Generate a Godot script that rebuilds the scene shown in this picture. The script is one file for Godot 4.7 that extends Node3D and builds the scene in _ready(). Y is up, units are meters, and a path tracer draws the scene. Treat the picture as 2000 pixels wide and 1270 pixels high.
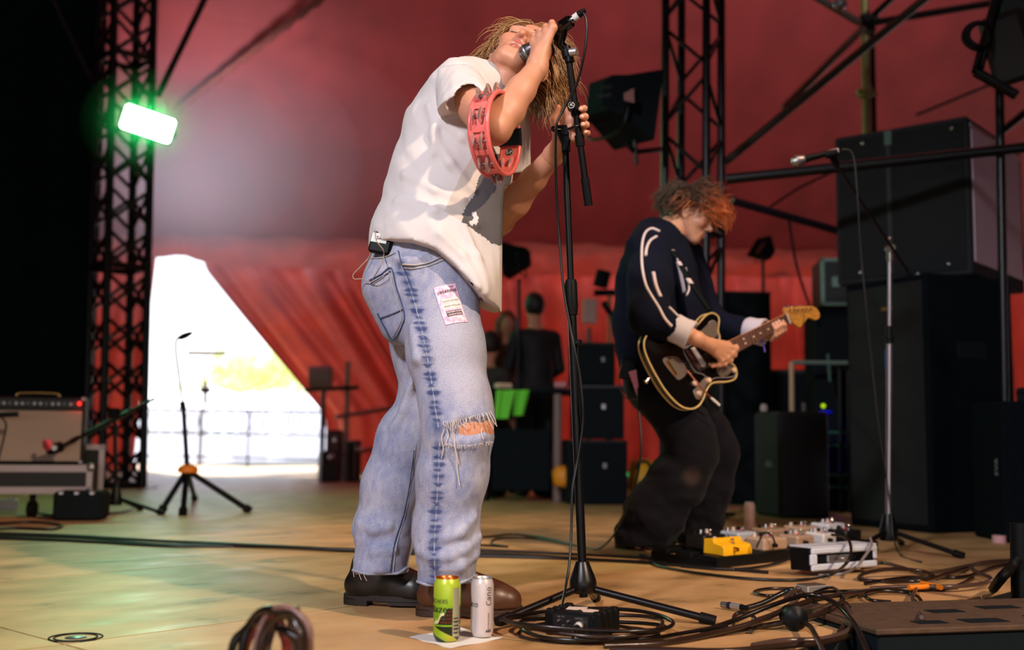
extends Node3D
# A band on a festival tent stage, seen from the stage's front edge.

const FPX := 2200.0            # focal length in pixels of the 2000 x 1270 frame
const E1 := Vector3(0.669, 0, -0.743)    # along the front edge of the stage
const N1 := Vector3(0.743, 0, 0.669)     # towards the audience

var cx: Transform3D
var used := {}
var rng := RandomNumberGenerator.new()
var M := {}

func _ready() -> void:
	rng.seed = 11
	# --- camera
	var cam := Camera3D.new()
	cam.name = "camera"
	cam.position = Vector3(0, 0.49, 0)
	cam.basis = Basis(Vector3.RIGHT, deg_to_rad(5.84)) * Basis(Vector3.BACK, deg_to_rad(0.6))
	cam.near = 0.05
	cam.far = 400.0
	var lens := CameraAttributesPhysical.new()
	lens.frustum_focal_length = 41.575
	lens.frustum_focus_distance = 3.2
	lens.frustum_near = 0.05
	lens.frustum_far = 400.0
	lens.exposure_aperture = 2.0
	cam.attributes = lens
	add_child(cam)
	cx = cam.transform
	# --- sky and exposure
	var env := Environment.new()
	env.background_mode = Environment.BG_SKY
	var sky := ProceduralSkyMaterial.new()
	sky.sky_top_color = Color(0.80, 0.86, 0.95)
	sky.sky_horizon_color = Color(0.97, 0.97, 0.96)
	sky.ground_horizon_color = Color(0.6, 0.6, 0.58)
	sky.ground_bottom_color = Color(0.35, 0.34, 0.3)
	sky.sun_angle_max = 1.0
	env.sky = Sky.new()
	env.sky.sky_material = sky
	env.background_energy_multiplier = 3.4
	env.tonemap_mode = Environment.TONE_MAPPER_LINEAR
	env.tonemap_exposure = 1.0
	env.sdfgi_enabled = true
	env.ssao_enabled = true
	env.ssil_enabled = true
	env.volumetric_fog_enabled = true
	env.volumetric_fog_density = 0.0
	var world := WorldEnvironment.new()
	world.name = "world"
	world.environment = env
	add_child(world)
	# --- stage lamps that stand outside the frame
	spot("front_of_house_lamp", Vector3(6.0, 6.3, 3.0), Vector3(-0.15, 0.3, -3.0), Color(1.0, 0.87, 0.74), 100.0, 15.0, 0.15)
	spot("front_truss_lamp", Vector3(-2.6, 4.2, 2.2), Vector3(-0.2, 1.0, -3.4), Color(0.98, 0.96, 1.0), 42.0, 22.0, 0.3)
	spot("stage_wash_lamp", Vector3(3.6, 8.0, 0.0), Vector3(0.75, 1.2, -4.95), Color(1.0, 0.84, 0.70), 44.0, 9.0, 0.25)
	spot("house_uplight", Vector3(3.0, 6.0, 5.0), Vector3(2.6, 9.6, -11.0), Color(1.0, 0.97, 0.97), 430.0, 24.0, 0.3).spot_angle_attenuation = 1.0
	# --- the sun outside, behind the tent
	var sun := DirectionalLight3D.new()
	sun.name = "sun"
	sun.light_color = Color(1.0, 0.96, 0.9)
	sun.light_energy = 3.0
	sun.light_angular_distance = 0.53
	sun.shadow_enabled = true
	add_child(sun)
	sun.look_at_from_position(Vector3(-5, 13, -10), Vector3.ZERO, Vector3.UP)
	materials()
	setting()
	outside()
	rigging()
	backline()
	floor_gear()
	singer()
	guitarist()

func spot(called: String, from: Vector3, to: Vector3, color: Color, energy: float, angle: float, size: float) -> SpotLight3D:
	var l := SpotLight3D.new()
	l.name = called
	l.light_color = color
	l.light_energy = energy
	l.spot_angle = angle
	l.spot_angle_attenuation = 0.6
	l.spot_range = 60.0
	l.spot_attenuation = 2.0
	l.light_size = size
	l.shadow_enabled = true
	add_child(l)
	l.look_at_from_position(from, to, Vector3.UP)
	return l

func omni(called: String, p: Vector3, color: Color, energy: float, size := 0.05) -> OmniLight3D:
	var l := OmniLight3D.new()
	l.name = called
	l.position = p
	l.light_color = color
	l.light_energy = energy
	l.light_size = size
	l.omni_range = 60.0
	l.omni_attenuation = 2.0
	l.shadow_enabled = true
	add_child(l)
	return l

func materials() -> void:
	M.black_paint = mat(Color(0.05, 0.06, 0.068), 0.42)
	M.black_metal = mat(Color(0.07, 0.07, 0.075), 0.35, 0.6)
	M.black_gloss = mat(Color(0.03, 0.03, 0.033), 0.18)
	M.black_matte = mat(Color(0.055, 0.085, 0.098), 0.85)
	M.rubber = mat(Color(0.05, 0.048, 0.046), 0.55)
	M.cable = mat(Color(0.035, 0.035, 0.037), 0.42)
	M.chrome = mat(Color(0.75, 0.75, 0.76), 0.16, 1.0)
	M.steel = mat(Color(0.62, 0.62, 0.62), 0.38, 0.9)
	M.alu = mat(Color(0.72, 0.71, 0.70), 0.42, 0.75)
	M.white = mat(Color(0.86, 0.85, 0.84), 0.5)
	M.paper = mat(Color(0.88, 0.86, 0.82), 0.8)
	M.truss = mat(Color(0.06, 0.07, 0.075), 0.36, 0.35)
	M.gold = mat(Color(0.80, 0.62, 0.32), 0.3, 0.9)
	M.brass = mat(Color(0.78, 0.62, 0.36), 0.25, 1.0)
	M.orange = mat(Color(0.90, 0.50, 0.08), 0.5)
	M.yellow = mat(Color(0.92, 0.70, 0.08), 0.45)
	M.ink = mat(Color(0.08, 0.07, 0.08), 0.6)
	M.red_led = glow(Color(1.0, 0.08, 0.05), 2.0)
	M.blue_led = glow(Color(0.06, 0.1, 1.0), 6.0)
	M.green_led = glow(Color(0.1, 0.9, 0.4), 3.0)
	M.grain = ntex(3, 0.02, [Color(0.72, 0.72, 0.72), Color(1, 1, 1)], 512)
	M.fine = ntex(5, 0.09, [Color(0.2, 0.2, 0.2), Color(1, 1, 1)], 512)
	for m: StandardMaterial3D in [M.black_matte, M.rubber, M.black_paint]: m.metallic_specular = 0.25
	M.tolex = tri_tex(mat(Color(0.055, 0.057, 0.062), 0.62), M.grain, 3.0, M.fine, 0.12)
	M.carpet = tri_tex(mat(Color(0.06, 0.085, 0.10), 0.95), M.grain, 3.0, M.fine, 0.2)
	M.carpet.metallic_specular = 0.15

# ---------------------------------------------------------------- tent, deck, ground
func setting() -> void:
	# deck: a dark frame under plywood panels laid with open joints
	var base := MB.new()
	var poly := [fl(-700, 1240), fl(-700, 1240), Vector3.ZERO]
	var s_edge := -1.36
	var corners := []
	for q in [[s_edge, -9.0], [s_edge, 16.0], [-20.0, 16.0], [-20.0, -9.0]]:
		corners.append(N1 * q[0] + E1 * q[1])
	base.face([corners[0], corners[1], corners[2], corners[3]].map(func(p): return p + Vector3.DOWN * 0.012), Vector3.UP)
	base.face([corners[0], corners[1], corners[2], corners[3]].map(func(p): return p + Vector3.DOWN * 0.1), Vector3.DOWN)
	for i in 4:
		var a: Vector3 = corners[i]
		var b: Vector3 = corners[(i + 1) % 4]
		base.face([a + Vector3.DOWN * 0.012, b + Vector3.DOWN * 0.012, b + Vector3.DOWN * 0.1, a + Vector3.DOWN * 0.1], (a + b) / 2 - (corners[0] + corners[2]) / 2)
	var floor_node := struct("floor", base, mat(Color(0.035, 0.028, 0.02), 0.9), "worn plywood stage deck of large panels")
	var wood := ntex(21, 0.006, [Color(0.72, 0.57, 0.40), Color(0.79, 0.64, 0.46), Color(0.83, 0.68, 0.50), Color(0.87, 0.73, 0.55)], 1024)
	var wear := ntex(22, 0.008, [Color(0.55, 0.55, 0.50), Color(0.88, 0.88, 0.84), Color(0.96, 0.96, 0.95), Color(1, 1, 1), Color(1, 1, 1)], 1024)
	var relief := ntex(23, 0.06, [], 512)
	var kinds := []
	for i in 4:
		var m := mat([Color(1, 0.97, 0.92), Color(0.92, 0.94, 0.86), Color(0.97, 0.92, 0.86), Color(0.88, 0.86, 0.80)][i], 0.42)
		m.albedo_texture = wood
		m.uv1_triplanar = true
		m.uv1_scale = Vector3(0.55, 0.5, 0.3)
		m.uv1_offset = Vector3(0.31 * i, 0, 0.17 * i)
		m.detail_enabled = true
		m.detail_albedo = wear
		m.detail_blend_mode = BaseMaterial3D.BLEND_MODE_MUL
		m.uv2_triplanar = true
		m.uv2_scale = Vector3(0.4, 0.4, 0.3)
		m.detail_uv_layer = BaseMaterial3D.DETAIL_UV_2
		m.heightmap_enabled = true
		m.heightmap_texture = relief
		m.heightmap_scale = 0.04
		m.roughness_texture = wear
		m.roughness_texture_channel = BaseMaterial3D.TEXTURE_CHANNEL_RED
		m.roughness = 0.5
		kinds.append(m)
	var pm := MB.new()
	pm.box(Vector3(0, -0.009, 0), Vector3(1.232, 0.018, 2.492))
	var panel := pm.mesh()
	for i in 14:                 # rows away from the audience
		for k in 9:
			var s := s_edge - 0.62 - 1.24 * i
			var r := 1.32 - 1.25 + 2.5 * (k - 2)
			var p := N1 * s + E1 * r
			var d := -p.z
			if d < 0.6 or d > 20.5 or absf(p.x) > 0.46 * d + 2.4: continue
			var o := shape("deck_panel", panel, kinds[(i * 3 + k * 2 + (i * k) % 3) % 4], floor_node)
			o.transform = Transform3D(Basis(N1, Vector3.UP, -E1), p)
	# a recessed ring fitting where the panels meet
	var ring := MB.new()
	var hub := fl(148, 1246)
	for r in [0.062, 0.05]:
		var circle := PackedVector3Array()
		for i in 25: circle.append(hub + Vector3(cos(TAU * i / 24), 0, sin(TAU * i / 24)) * r + Vector3.UP * 0.0008)
		ring.tube(circle, 0.0022, 6)
	part("fixing_ring", ring, mat(Color(0.1, 0.08, 0.06), 0.6, 0.5), floor_node)
	var boss := MB.new()
	boss.lathe([Vector2(0.026, 0.0), Vector2(0.024, 0.002), Vector2(0.0, 0.0025)], 20, Transform3D(Basis.IDENTITY, hub))
	part("fixing_boss", boss, M.steel, floor_node)
	# the lower ledge in front of the deck's edge
	var ledge := MB.new()
	ledge.xf = Transform3D(Basis(N1, Vector3.UP, -E1), N1 * (s_edge + 2.02) + E1 * 3.5 + Vector3.DOWN * 0.16)
	ledge.box(Vector3.ZERO, Vector3(4.0, 0.12, 25.0), 0.004)
	struct("trim_1", ledge, tri_tex(mat(Color(0.30, 0.21, 0.14), 0.7), M.grain, 1.3), "dark boards below the front edge of the stage")

	# tent cloth
	var weave := ntex(31, 0.01, [Color(0.80, 0.80, 0.80), Color(1, 1, 1)], 512)
	M.canvas = tri_tex(mat(Color(0.72, 0.33, 0.28), 0.62), weave, 0.35)
	M.canvas.backlight_enabled = true
	M.canvas.backlight = Color(0.52, 0.30, 0.25)
	M.canopy = tri_tex(mat(Color(0.61, 0.215, 0.22), 0.7), weave, 0.25)
	M.canopy.backlight_enabled = true      # daylight soaks through the cloth
	M.canopy.backlight = Color(0.55, 0.19, 0.19)
	M.drape = tri_tex(mat(Color(0.085, 0.135, 0.15), 0.95), weave, 0.5)
	M.drape.metallic_specular = 0.15

	var top := []
	for i in 9:      # canopy: from the eaves up towards the audience
		var row := []
		var k := i / 8.0
		for j in 25:
			var x := lerpf(-13.0, 13.0, j / 24.0)
			var eave := 3.42 - 0.012 * (x + 4.0)
			var d := lerpf(16.76, 3.0, k)
			row.append(Vector3(x, eave + 0.03 + (16.76 - d) * 0.82 - sin(k * PI) * 0.35 + 0.05 * sin(x * 0.9) * sin(k * PI), -d))
		top.append(row)
	for q in [[2.0, 15.5], [-6.0, 15.8], [-14.0, 12.0], [-20.0, 8.5]]:
		var row := []
		for j in 25: row.append(Vector3(lerpf(-13.0, 13.0, j / 24.0), q[1], -q[0]))
		top.append(row)
	var roof := MB.new()
	roof.sheet(top, 0.03, Vector3.DOWN)
	struct("ceiling", roof, M.canopy, "dark red canopy of the big tent")
	for s in [-1, 1]:
		var side := MB.new()
		side.xf = Transform3D(Basis.IDENTITY, Vector3(13.0 * s, 6.8, 1.2))
		side.box(Vector3.ZERO, Vector3(0.05, 16.4, 37.6))
		struct("wall_left" if s < 0 else "wall_right", side, M.canopy, "red side wall of the big tent")

	var front := MB.new()
	front.xf = Transform3D(Basis.IDENTITY, Vector3(0, 6.4, 20.0))
	front.box(Vector3.ZERO, Vector3(26.0, 6.8, 0.05))
	struct("wall_front", front, M.canopy, "red cloth above the open front of the tent")
	# back wall: curtains; the right hand one is drawn aside from the way out
	var d0 := 17.0
	var rows := []
	for i in 37:
		var y := lerpf(3.22, -0.02, i / 36.0)
		var py := 850.0 - (y - 0.49) / d0 * 2200.0
		var ex := 0.0
		for q in [[380.0, 360.0, 515.0, 390.0], [515.0, 390.0, 740.0, 575.0], [740.0, 575.0, 806.0, 628.0], [806.0, 628.0, 960.0, 655.0]]:
			if py >= q[0]: ex = lerpf(q[1], q[3], (py - q[0]) / (q[2] - q[0]))
		var x0 := (ex - 1000.0) / 2200.0 * d0
		var row := []
		for j in 241:
			var u := j / 240.0
			var xt := lerpf(-4.95, 9.5, pow(u, 1.25))        # where this fold hangs from the eaves
			var s := (xt + 4.95) / 3.4
			var x := xt + (x0 + 4.95) * exp(-s * s * 0.9)      # the folds nearest the way out are pulled aside
			var w := 0.17 * sin(xt * 9.0 + 1.5 * sin(xt * 2.3)) + 0.14 * sin(xt * 4.1 + 2.0) + 0.035 * sin(xt * 21.0 + y * 0.8)
			row.append(Vector3(x + 0.05 * sin(xt * 6.0 + y), y, -d0 - w - 0.12))
		rows.append(row)
	var cur := MB.new()
	cur.sheet(rows, 0.0, Vector3.BACK)
	struct("wall_back", cur, M.canvas, "red curtain wall behind the stage, drawn aside")
	rows = []
	for i in 25:
		var y := lerpf(3.6, -0.02, i / 24.0)
		var row := []
		for j in 49:
			var u := j / 48.0
			var x := lerpf(-9.5, lerpf(-5.38, -5.62, i / 24.0), u)
			row.append(Vector3(x, y, -d0 - 0.08 * sin(u * 62.0) - 0.04 * sin(u * 23.0)))
		rows.append(row)
	cur = MB.new()
	cur.sheet(rows, 0.0, Vector3.BACK)
	struct("wall_back_left", cur, M.canvas, "red curtain beside the way out")
	# valance: a smooth band along the eaves with a wavy lower edge
	rows = []
	for i in 11:
		var row := []
		for j in 121:
			var u := j / 120.0
			var x := lerpf(-9.5, 9.5, u)
			var px := x / 16.7 * 2200.0 + 1000.0
			var low := 0.0
			for q in [[-600.0, 500.0, 300.0, 500.0], [300.0, 500.0, 345.0, 492.0], [345.0, 492.0, 385.0, 508.0], [385.0, 508.0, 560.0, 520.0], [560.0, 520.0, 760.0, 531.0], [760.0, 531.0, 3000.0, 548.0]]:
				if px >= q[0]: low = lerpf(q[1], q[3], clampf((px - q[0]) / (q[2] - q[0]), 0, 1))
			var yl := 0.49 + (851.0 + (px - 350.0) * 0.0105 - low) / 2200.0 * 16.7
			var yt := 3.50 - 0.012 * (x + 4.0)
			var k := i / 10.0
			row.append(Vector3(x, lerpf(yt, yl, k), -16.72 + 0.05 * sin(x * 2.3 + k * 2.0) * k + 0.03 * sin(x * 7.0 + k * 3.0) + 0.06 * sin(k * PI)))
		rows.append(row)
	var val := MB.new()
	val.sheet(rows, 0.0, Vector3.BACK)
	struct("trim_2", val, M.canvas, "red valance along the eaves of the tent")

	# black drape that masks the left wing
	rows = []
	for i in 13:
		var row := []
		for j in 61:
			var u := j / 60.0
			row.append(Vector3(lerpf(-12.0, -4.5 + 0.3 * i / 12.0 * 0.4, u), lerpf(9.0, -0.01, i / 12.0), -11.9 + 0.07 * sin(u * 70.0) + 0.03 * sin(u * 31.0 + 1.0)))
		rows.append(row)
	var dr := MB.new()
	dr.sheet(rows, 0.02, Vector3.BACK)
	struct("wall_wing", dr, M.drape, "black drape masking the wing of the stage")


func outside() -> void:
	var g := MB.new()
	g.xf = Transform3D(Basis.IDENTITY, Vector3(0, -1.4, -70))
	g.box(Vector3.ZERO, Vector3(300, 0.1, 200))
	struct("ground", g, tri_tex(mat(Color(0.93, 0.93, 0.90), 0.9), M.grain, 0.2), "pale trodden ground outside the tent")
	# guard rail at the back of the deck
	var D := 18.9
	var rail := thing("guard_rail", "metal guard rail with posts across the bright way out behind the stage", "railing", Vector3(-4.2, 0, -D))
	var railm := mat(Color(0.30, 0.28, 0.32), 0.5, 0.4)
	for py in [801.0, 848.0, 893.0]:
		var b := MB.new()
		b.rod(at(268, py - 3, D), at(660, py + 4, D), 0.022)
		part("rail", b, railm, rail)
	for px in [285.0, 392.0, 487.0, 640.0]:
		var b := MB.new()
		var p := at(px, 800, D)
		b.rod(Vector3(p.x, -0.08, p.z), p, 0.02)
		part("post", b, railm, rail)
	for i in 14:
		var b := MB.new()
		var c := PackedVector3Array()
		var m := at(300.0 + 25.0 * i, 824, D)
		for k in 17: c.append(m + Vector3(cos(TAU * k / 16) * 0.1, sin(TAU * k / 16) * 0.17, 0))
		b.tube(c, 0.01, 5)
		part("ring", b, railm, rail)
	# a stand with a cross bar
	var ts := thing("lighting_stand", "thin stand with a flat crossbar on top, outside in the glare", "stand", Vector3(at(405, 690, 20).x, -1.35, -20.0))
	var b1 := MB.new()
	b1.xf = Transform3D(Basis.IDENTITY, at(404, 690, 20))
	b1.box(Vector3.ZERO, Vector3(0.69, 0.075, 0.12), 0.01)
	part("crossbar", b1, mat(Color(0.36, 0.30, 0.12), 0.6), ts)
	b1 = MB.new()
	var q := at(401, 700, 20)
	b1.rod(Vector3(q.x, -1.35, q.z), q, 0.016)
	b1.rod(at(401, 790, 20), at(401, 745, 20), 0.045)
	part("pole", b1, mat(Color(0.42, 0.40, 0.36), 0.5), ts)
	b1 = MB.new()
	b1.xf = Transform3D(Basis.IDENTITY, at(401, 762, 20))
	b1.box(Vector3.ZERO, Vector3(0.2, 0.1, 0.1), 0.02)
	part("clamp", b1, M.black_metal, ts)
	# marquees and trees
	var white := mat(Color(0.96, 0.96, 0.97), 0.7)
	for k in 3:
		var px: float = [330.0, 440.0, 560.0][k]
		var D2: float = [34.0, 38.0, 42.0][k]
		var w: float = [3.2, 3.6, 4.4][k]
		var p := at(px, 800, D2)
		var mq := thing("marquee", ["white marquee left of the crossbar stand outside", "white marquee just right of the crossbar stand outside", "white marquee nearest the curtain outside"][k], "marquee", Vector3(p.x, -1.35, p.z), "white marquees outside")
		var r := MB.new()
		var peak := Vector3(p.x - 0.4, p.y + 0.75, p.z)
		var ring := []
		for s in [[-1, 1], [1, 1], [1, -1], [-1, -1]]: ring.append(Vector3(p.x + w / 2 * s[0], p.y, p.z + w / 2 * s[1]))
		for i in 4: r.face([ring[i], ring[(i + 1) % 4], peak], (ring[i] + ring[(i + 1) % 4]) / 2 - Vector3(p.x, p.y - 1, p.z))
		part("roof", r, white, mq)
		for i in 4:
			var wl := MB.new()
			var a: Vector3 = ring[i]
			var c: Vector3 = ring[(i + 1) % 4]
			wl.sheet([[a, c], [Vector3(a.x, -1.35, a.z), Vector3(c.x, -1.35, c.z)]], 0.02, (a + c) / 2 - Vector3(p.x, a.y, p.z))
			part("side_wall", wl, mat(Color(0.95, 0.95, 0.97), 0.7), mq)
	for k in 5:
		var px: float = [455.0, 520.0, 585.0, 640.0, 330.0][k]
		var D2: float = [70.0, 62.0, 66.0, 60.0, 90.0][k]
		var p := at(px, [735.0, 745.0, 700.0, 720.0, 790.0][k], D2)
		var tr := thing("tree", ["pale sunlit tree behind the crossbar stand", "low bright green tree between marquee and curtain edge", "taller washed-out tree touching the curtain edge", "green tree mostly hidden by the drawn curtain", "distant low tree left of the crossbar stand"][k], "tree", Vector3(p.x, -1.35, p.z), "trees outside the tent")
		var leaf := MB.new()
		var rr := RandomNumberGenerator.new()
		rr.seed = 40 + k
		for i in 420:
			var o := Vector3(rr.randfn(), rr.randfn() * 0.8, rr.randfn()) * 0.9
			var c := p + o
			var u := Vector3(rr.randfn(), rr.randfn(), rr.randfn()).normalized()
			var w2 := u.cross(Vector3(rr.randfn(), 1, rr.randfn())).normalized()
			leaf.face([c, c + u * 0.3 + w2 * 0.16, c + u * 0.62, c + u * 0.3 - w2 * 0.16], u.cross(w2))
		var lm := mat(Color(0.80, 0.84, 0.60), 0.7)
		lm.backlight_enabled = true
		lm.backlight = Color(0.8, 0.85, 0.5)
		part("foliage", leaf, lm, tr).set_meta("kind", "stuff")
		var tk := MB.new()
		tk.rod(Vector3(p.x, -1.35, p.z), p, 0.16, 8, 0.08)
		part("trunk", tk, mat(Color(0.3, 0.24, 0.18), 0.9), tr)

# ---------------------------------------------------------------- trusses, poles, lamps
func tower(called: String, label: String, foot: Vector3, head: Vector3, side: float, turn: float, bay: float, r: float, cross: bool) -> Node3D:
	var t := thing(called, label, "truss", foot)
	var up := (head - foot).normalized()
	var length := (head - foot).length()
	var b := Basis(up, turn) * aim(foot, head).basis
	var c := []
	for q in [[-1, -1], [1, -1], [1, 1], [-1, 1]]: c.append(b.x * (side / 2 * q[0]) + b.z * (side / 2 * q[1]))
	for o: Vector3 in c:
		var m := MB.new()
		m.rod(foot + o, head + o, r, 12)
		part("chord", m, M.truss, t)
	var bm := CylinderMesh.new()
	bm.top_radius = r * 0.5
	bm.bottom_radius = r * 0.5
	bm.height = 1.0
	bm.radial_segments = 7
	bm.rings = 1
	var rungs := int(length / bay)
	for i in rungs:
		for k in 4:
			var o: Vector3 = c[k]
			var o2: Vector3 = c[(k + 1) % 4]
			var y0 := up * (bay * i + 0.04)
			var y1 := up * (bay * (i + 1) - 0.04)
			var pairs := [[o + y0, o2 + y1]] if (i + k) % 2 == 0 else [[o2 + y0, o + y1]]
			if cross: pairs = [[o + y0, o2 + y1], [o2 + y0, o + y1]]
			for q in pairs:
				var br := shape("brace", bm, M.truss, t)
				var x := aim(q[0], q[1])
				br.transform = Transform3D(Basis(x.basis.x, x.basis.y * (q[1] - q[0]).length(), x.basis.z), (q[0] + q[1]) / 2)
			if i % 5 == 0:
				var br := shape("brace", bm, M.truss, t)
				var x := aim(o + y0, o2 + y0)
				br.transform = Transform3D(Basis(x.basis.x * 1.6, x.basis.y * (o2 - o).length(), x.basis.z * 1.6), (o + o2) / 2 + y0)
	var pl := MB.new()
	pl.xf = Transform3D(b, foot)
	pl.box(Vector3(0, 0.01, 0), Vector3(side * 1.5, 0.02, side * 1.5), 0.004)
	part("base_plate", pl, M.truss, t)
	return t

func pole(called: String, label: String, a: Vector3, b: Vector3, r: float, m: Material, group := "") -> MeshInstance3D:
	var mb := MB.new()
	mb.rod(a, b, r, 14)
	return one(called, label, "pole", mb, m, group)

func lamp_head(called: String, label: String, c: Vector3, towards: Vector3, w: float, up := Vector3.UP) -> Node3D:   # flared hood lamp
	var t := thing(called, label, "stage lamp", c + Vector3.DOWN * w * 0.6)
	var f := facing(c, towards, up)
	var mb := MB.new()
	mb.xf = f
	var rings := [[-0.42, 0.22, 0.2], [-0.36, 0.34, 0.3], [-0.12, 0.42, 0.36], [0.5, 0.56, 0.62]]
	for i in rings.size() - 1:
		var a: Array = rings[i]
		var b: Array = rings[i + 1]
		for s in 4:
			var q0: Array = [[-1, -1], [1, -1], [1, 1], [-1, 1]][s]
			var q1: Array = [[1, -1], [1, 1], [-1, 1], [-1, -1]][s]
			mb.face([Vector3(q0[0] * a[1], q0[1] * a[2], a[0]) * w, Vector3(q1[0] * a[1], q1[1] * a[2], a[0]) * w, Vector3(q1[0] * b[1], q1[1] * b[2], b[0]) * w, Vector3(q0[0] * b[1], q0[1] * b[2], b[0]) * w], Vector3(q0[0] + q1[0], q0[1] + q1[1], 0))
	var k: Array = rings[0]
	mb.face([Vector3(-k[1], -k[2], k[0]) * w, Vector3(k[1], -k[2], k[0]) * w, Vector3(k[1], k[2], k[0]) * w, Vector3(-k[1], k[2], k[0]) * w], Vector3(0, 0, -1))
	part("hood", mb, M.black_matte, t)
	mb = MB.new()
	mb.xf = f
	mb.box(Vector3(0, 0, 0.3) * w, Vector3(0.9, 0.82, 0.03) * w)
	part("lens", mb, mat(Color(0.08, 0.09, 0.10), 0.2), t)
	mb = MB.new()
	mb.xf = f
	mb.tube(spline([Vector3(-0.52, 0.05, -0.1) * w, Vector3(-0.56, -0.3, -0.12) * w, Vector3(-0.4, -0.62, -0.12) * w, Vector3(0.4, -0.62, -0.12) * w, Vector3(0.56, -0.3, -0.12) * w, Vector3(0.52, 0.05, -0.1) * w], 4), 0.03 * w, 6)
	part("yoke", mb, M.black_metal, t)
	for s in [-1, 1]:
		mb = MB.new()
		mb.xf = f
		mb.rod(Vector3(0.44 * s, 0.05, -0.1) * w, Vector3(0.6 * s, 0.05, -0.1) * w, 0.06 * w, 10)
		part("knob", mb, M.black_metal, t)
	return t

func rigging() -> void:
	var lt := tower("truss_tower", "black lattice truss tower carrying the glowing floodlight", at(222, 956, 10.9), at(248, -60, 10.9), 0.40, deg_to_rad(42), 0.42, 0.040, true)
	var rt := tower("truss_tower", "slim black truss tower behind the guitarist", at(1352, 1008, 7.3), at(1355, -60, 7.3), 0.285, deg_to_rad(60), 0.36, 0.027, false)

	# floodlight: a panel that glows, with a lamp in front of it
	var c := at(289, 242, 10.45)
	var nrm := Vector3(0.30, -0.16, 0.94).normalized()
	var f := facing(c, nrm, Vector3(0.27, 1, 0))
	var fl_ := thing("floodlight", "glowing rectangular floodlight clamped to the lattice tower", "floodlight", c - Vector3.UP * 0.2)
	var mb := MB.new()
	mb.xf = f
	mb.box(Vector3(0, 0, -0.05), Vector3(0.50, 0.265, 0.08), 0.02)
	part("body", mb, M.black_metal, fl_)
	mb = MB.new()
	mb.xf = f
	var rr := PackedVector2Array()
	for q in [[1, 1], [-1, 1], [-1, -1], [1, -1]]:
		for k in 4:
			var a := PI / 2 * ([[1, 1], [-1, 1], [-1, -1], [1, -1]].find(q)) + PI / 6 * k
			rr.append(Vector2(q[0] * (0.236 - 0.03), q[1] * (0.118 - 0.03)) + Vector2(cos(a), sin(a)) * 0.03)
	mb.prism(rr, 0.012, 0.0)
	part("led_panel", mb, glow(Color(0.93, 1.0, 0.97), 7.0), fl_)
	mb = MB.new()
	mb.xf = f
	mb.tube(PackedVector3Array([Vector3(-0.26, 0, -0.04), Vector3(-0.27, -0.02, -0.2), Vector3(0.27, -0.02, -0.2), Vector3(0.26, 0, -0.04)]), 0.014, 6)
	mb.rod(Vector3(-0.1, 0, -0.2), Vector3(-0.2, 0, -0.42), 0.03)
	part("bracket", mb, M.black_metal, fl_)
	var al := AreaLight3D.new()
	al.name = "floodlight_beam"
	al.area_size = Vector2(0.46, 0.23)
	al.light_color = Color(0.58, 1.0, 0.74)
	al.light_energy = 8.0
	al.area_range = 60.0
	al.shadow_enabled = true
	add_child(al)
	al.global_transform = Transform3D(f.basis * Basis(Vector3.UP, PI), c + nrm * 0.03)
	# smoke drifting round the floodlight and under the canopy behind it
	for k in 4: fog("smoke", at(282, 242, 10.35), Vector3(1.2, 1.05, 1.0) * [1.0, 0.74, 0.54, 0.38][k], 0.012 + 0.014 * k, Color(0.35, 1.0, 0.66))
	spot("haze_lamp", at(300, 330, 12.4), at(440, 300, 14.6), Color(1.0, 0.97, 1.0), 13.0, 70.0, 0.2).spot_angle_attenuation = 1.0
	for k in 3: fog("smoke", at(390, 320, 14.6), Vector3(6.0, 4.6, 2.6) * [1.0, 0.72, 0.48][k], 0.10, Color(0.95, 0.95, 1.0))

	pole("tent_pole", "dark diagonal pole rising from the lattice tower beside the floodlight", at(308, 188, 10.9), at(418, -40, 10.5), 0.032, M.truss)
	pole("tent_pole", "dark diagonal pole in front of the black drape", at(186, 175, 11.2), at(75, -60, 10.6), 0.02, mat(Color(0.05, 0.09, 0.085), 0.6))
	# twisted guy rope under the canopy
	mb = MB.new()
	for s in [0.0, PI]:
		var p := PackedVector3Array()
		for i in 61:
			var k := i / 60.0
			var m := at(345, 215, 14.6).lerp(at(640, -12, 12.6), k)
			p.append(m + Vector3(0.5, 0.8, 0) * (0.045 * sin(k * 34.0 + s)) + Vector3(0, 0, 0.045 * cos(k * 34.0 + s)))
		mb.tube(p, 0.032, 7)
	one("guy_rope", "twisted guy rope slanting under the hazy canopy", "rope", mb, mat(Color(0.42, 0.20, 0.17), 0.8))

	# scaffold behind the side fill speakers
	var sc = M.truss
	var yel := mat(Color(0.60, 0.56, 0.36), 0.45, 0.5)
	pole("scaffold_pole", "upright galvanised scaffold pole above the speaker stack", at(1690, 300, 8.6) * Vector3(1, 0, 1), at(1688, -40, 8.6), 0.033, yel, "")
	pole("scaffold_pole", "dark upright pole close behind the galvanised one", at(1706, 300, 8.8) * Vector3(1, 0, 1), at(1703, 40, 8.8), 0.02, M.black_matte)
	pole("scaffold_pole", "long scaffold brace rising from truss tower to top edge", at(1415, 318, 8.2), at(1830, -22, 7.7), 0.030, mat(Color(0.20, 0.18, 0.13), 0.4, 0.5))
	pole("scaffold_pole", "shorter scaffold brace ending at the upper pole joint", at(1530, 212, 8.4), at(1692, 48, 8.5), 0.030, mat(Color(0.42, 0.33, 0.27), 0.4, 0.5))
	pole("scaffold_pole", "dark tube running level from the truss across the speaker stack", at(1418, 350, 6.3), at(2080, 280, 6.0), 0.030, sc)
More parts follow.
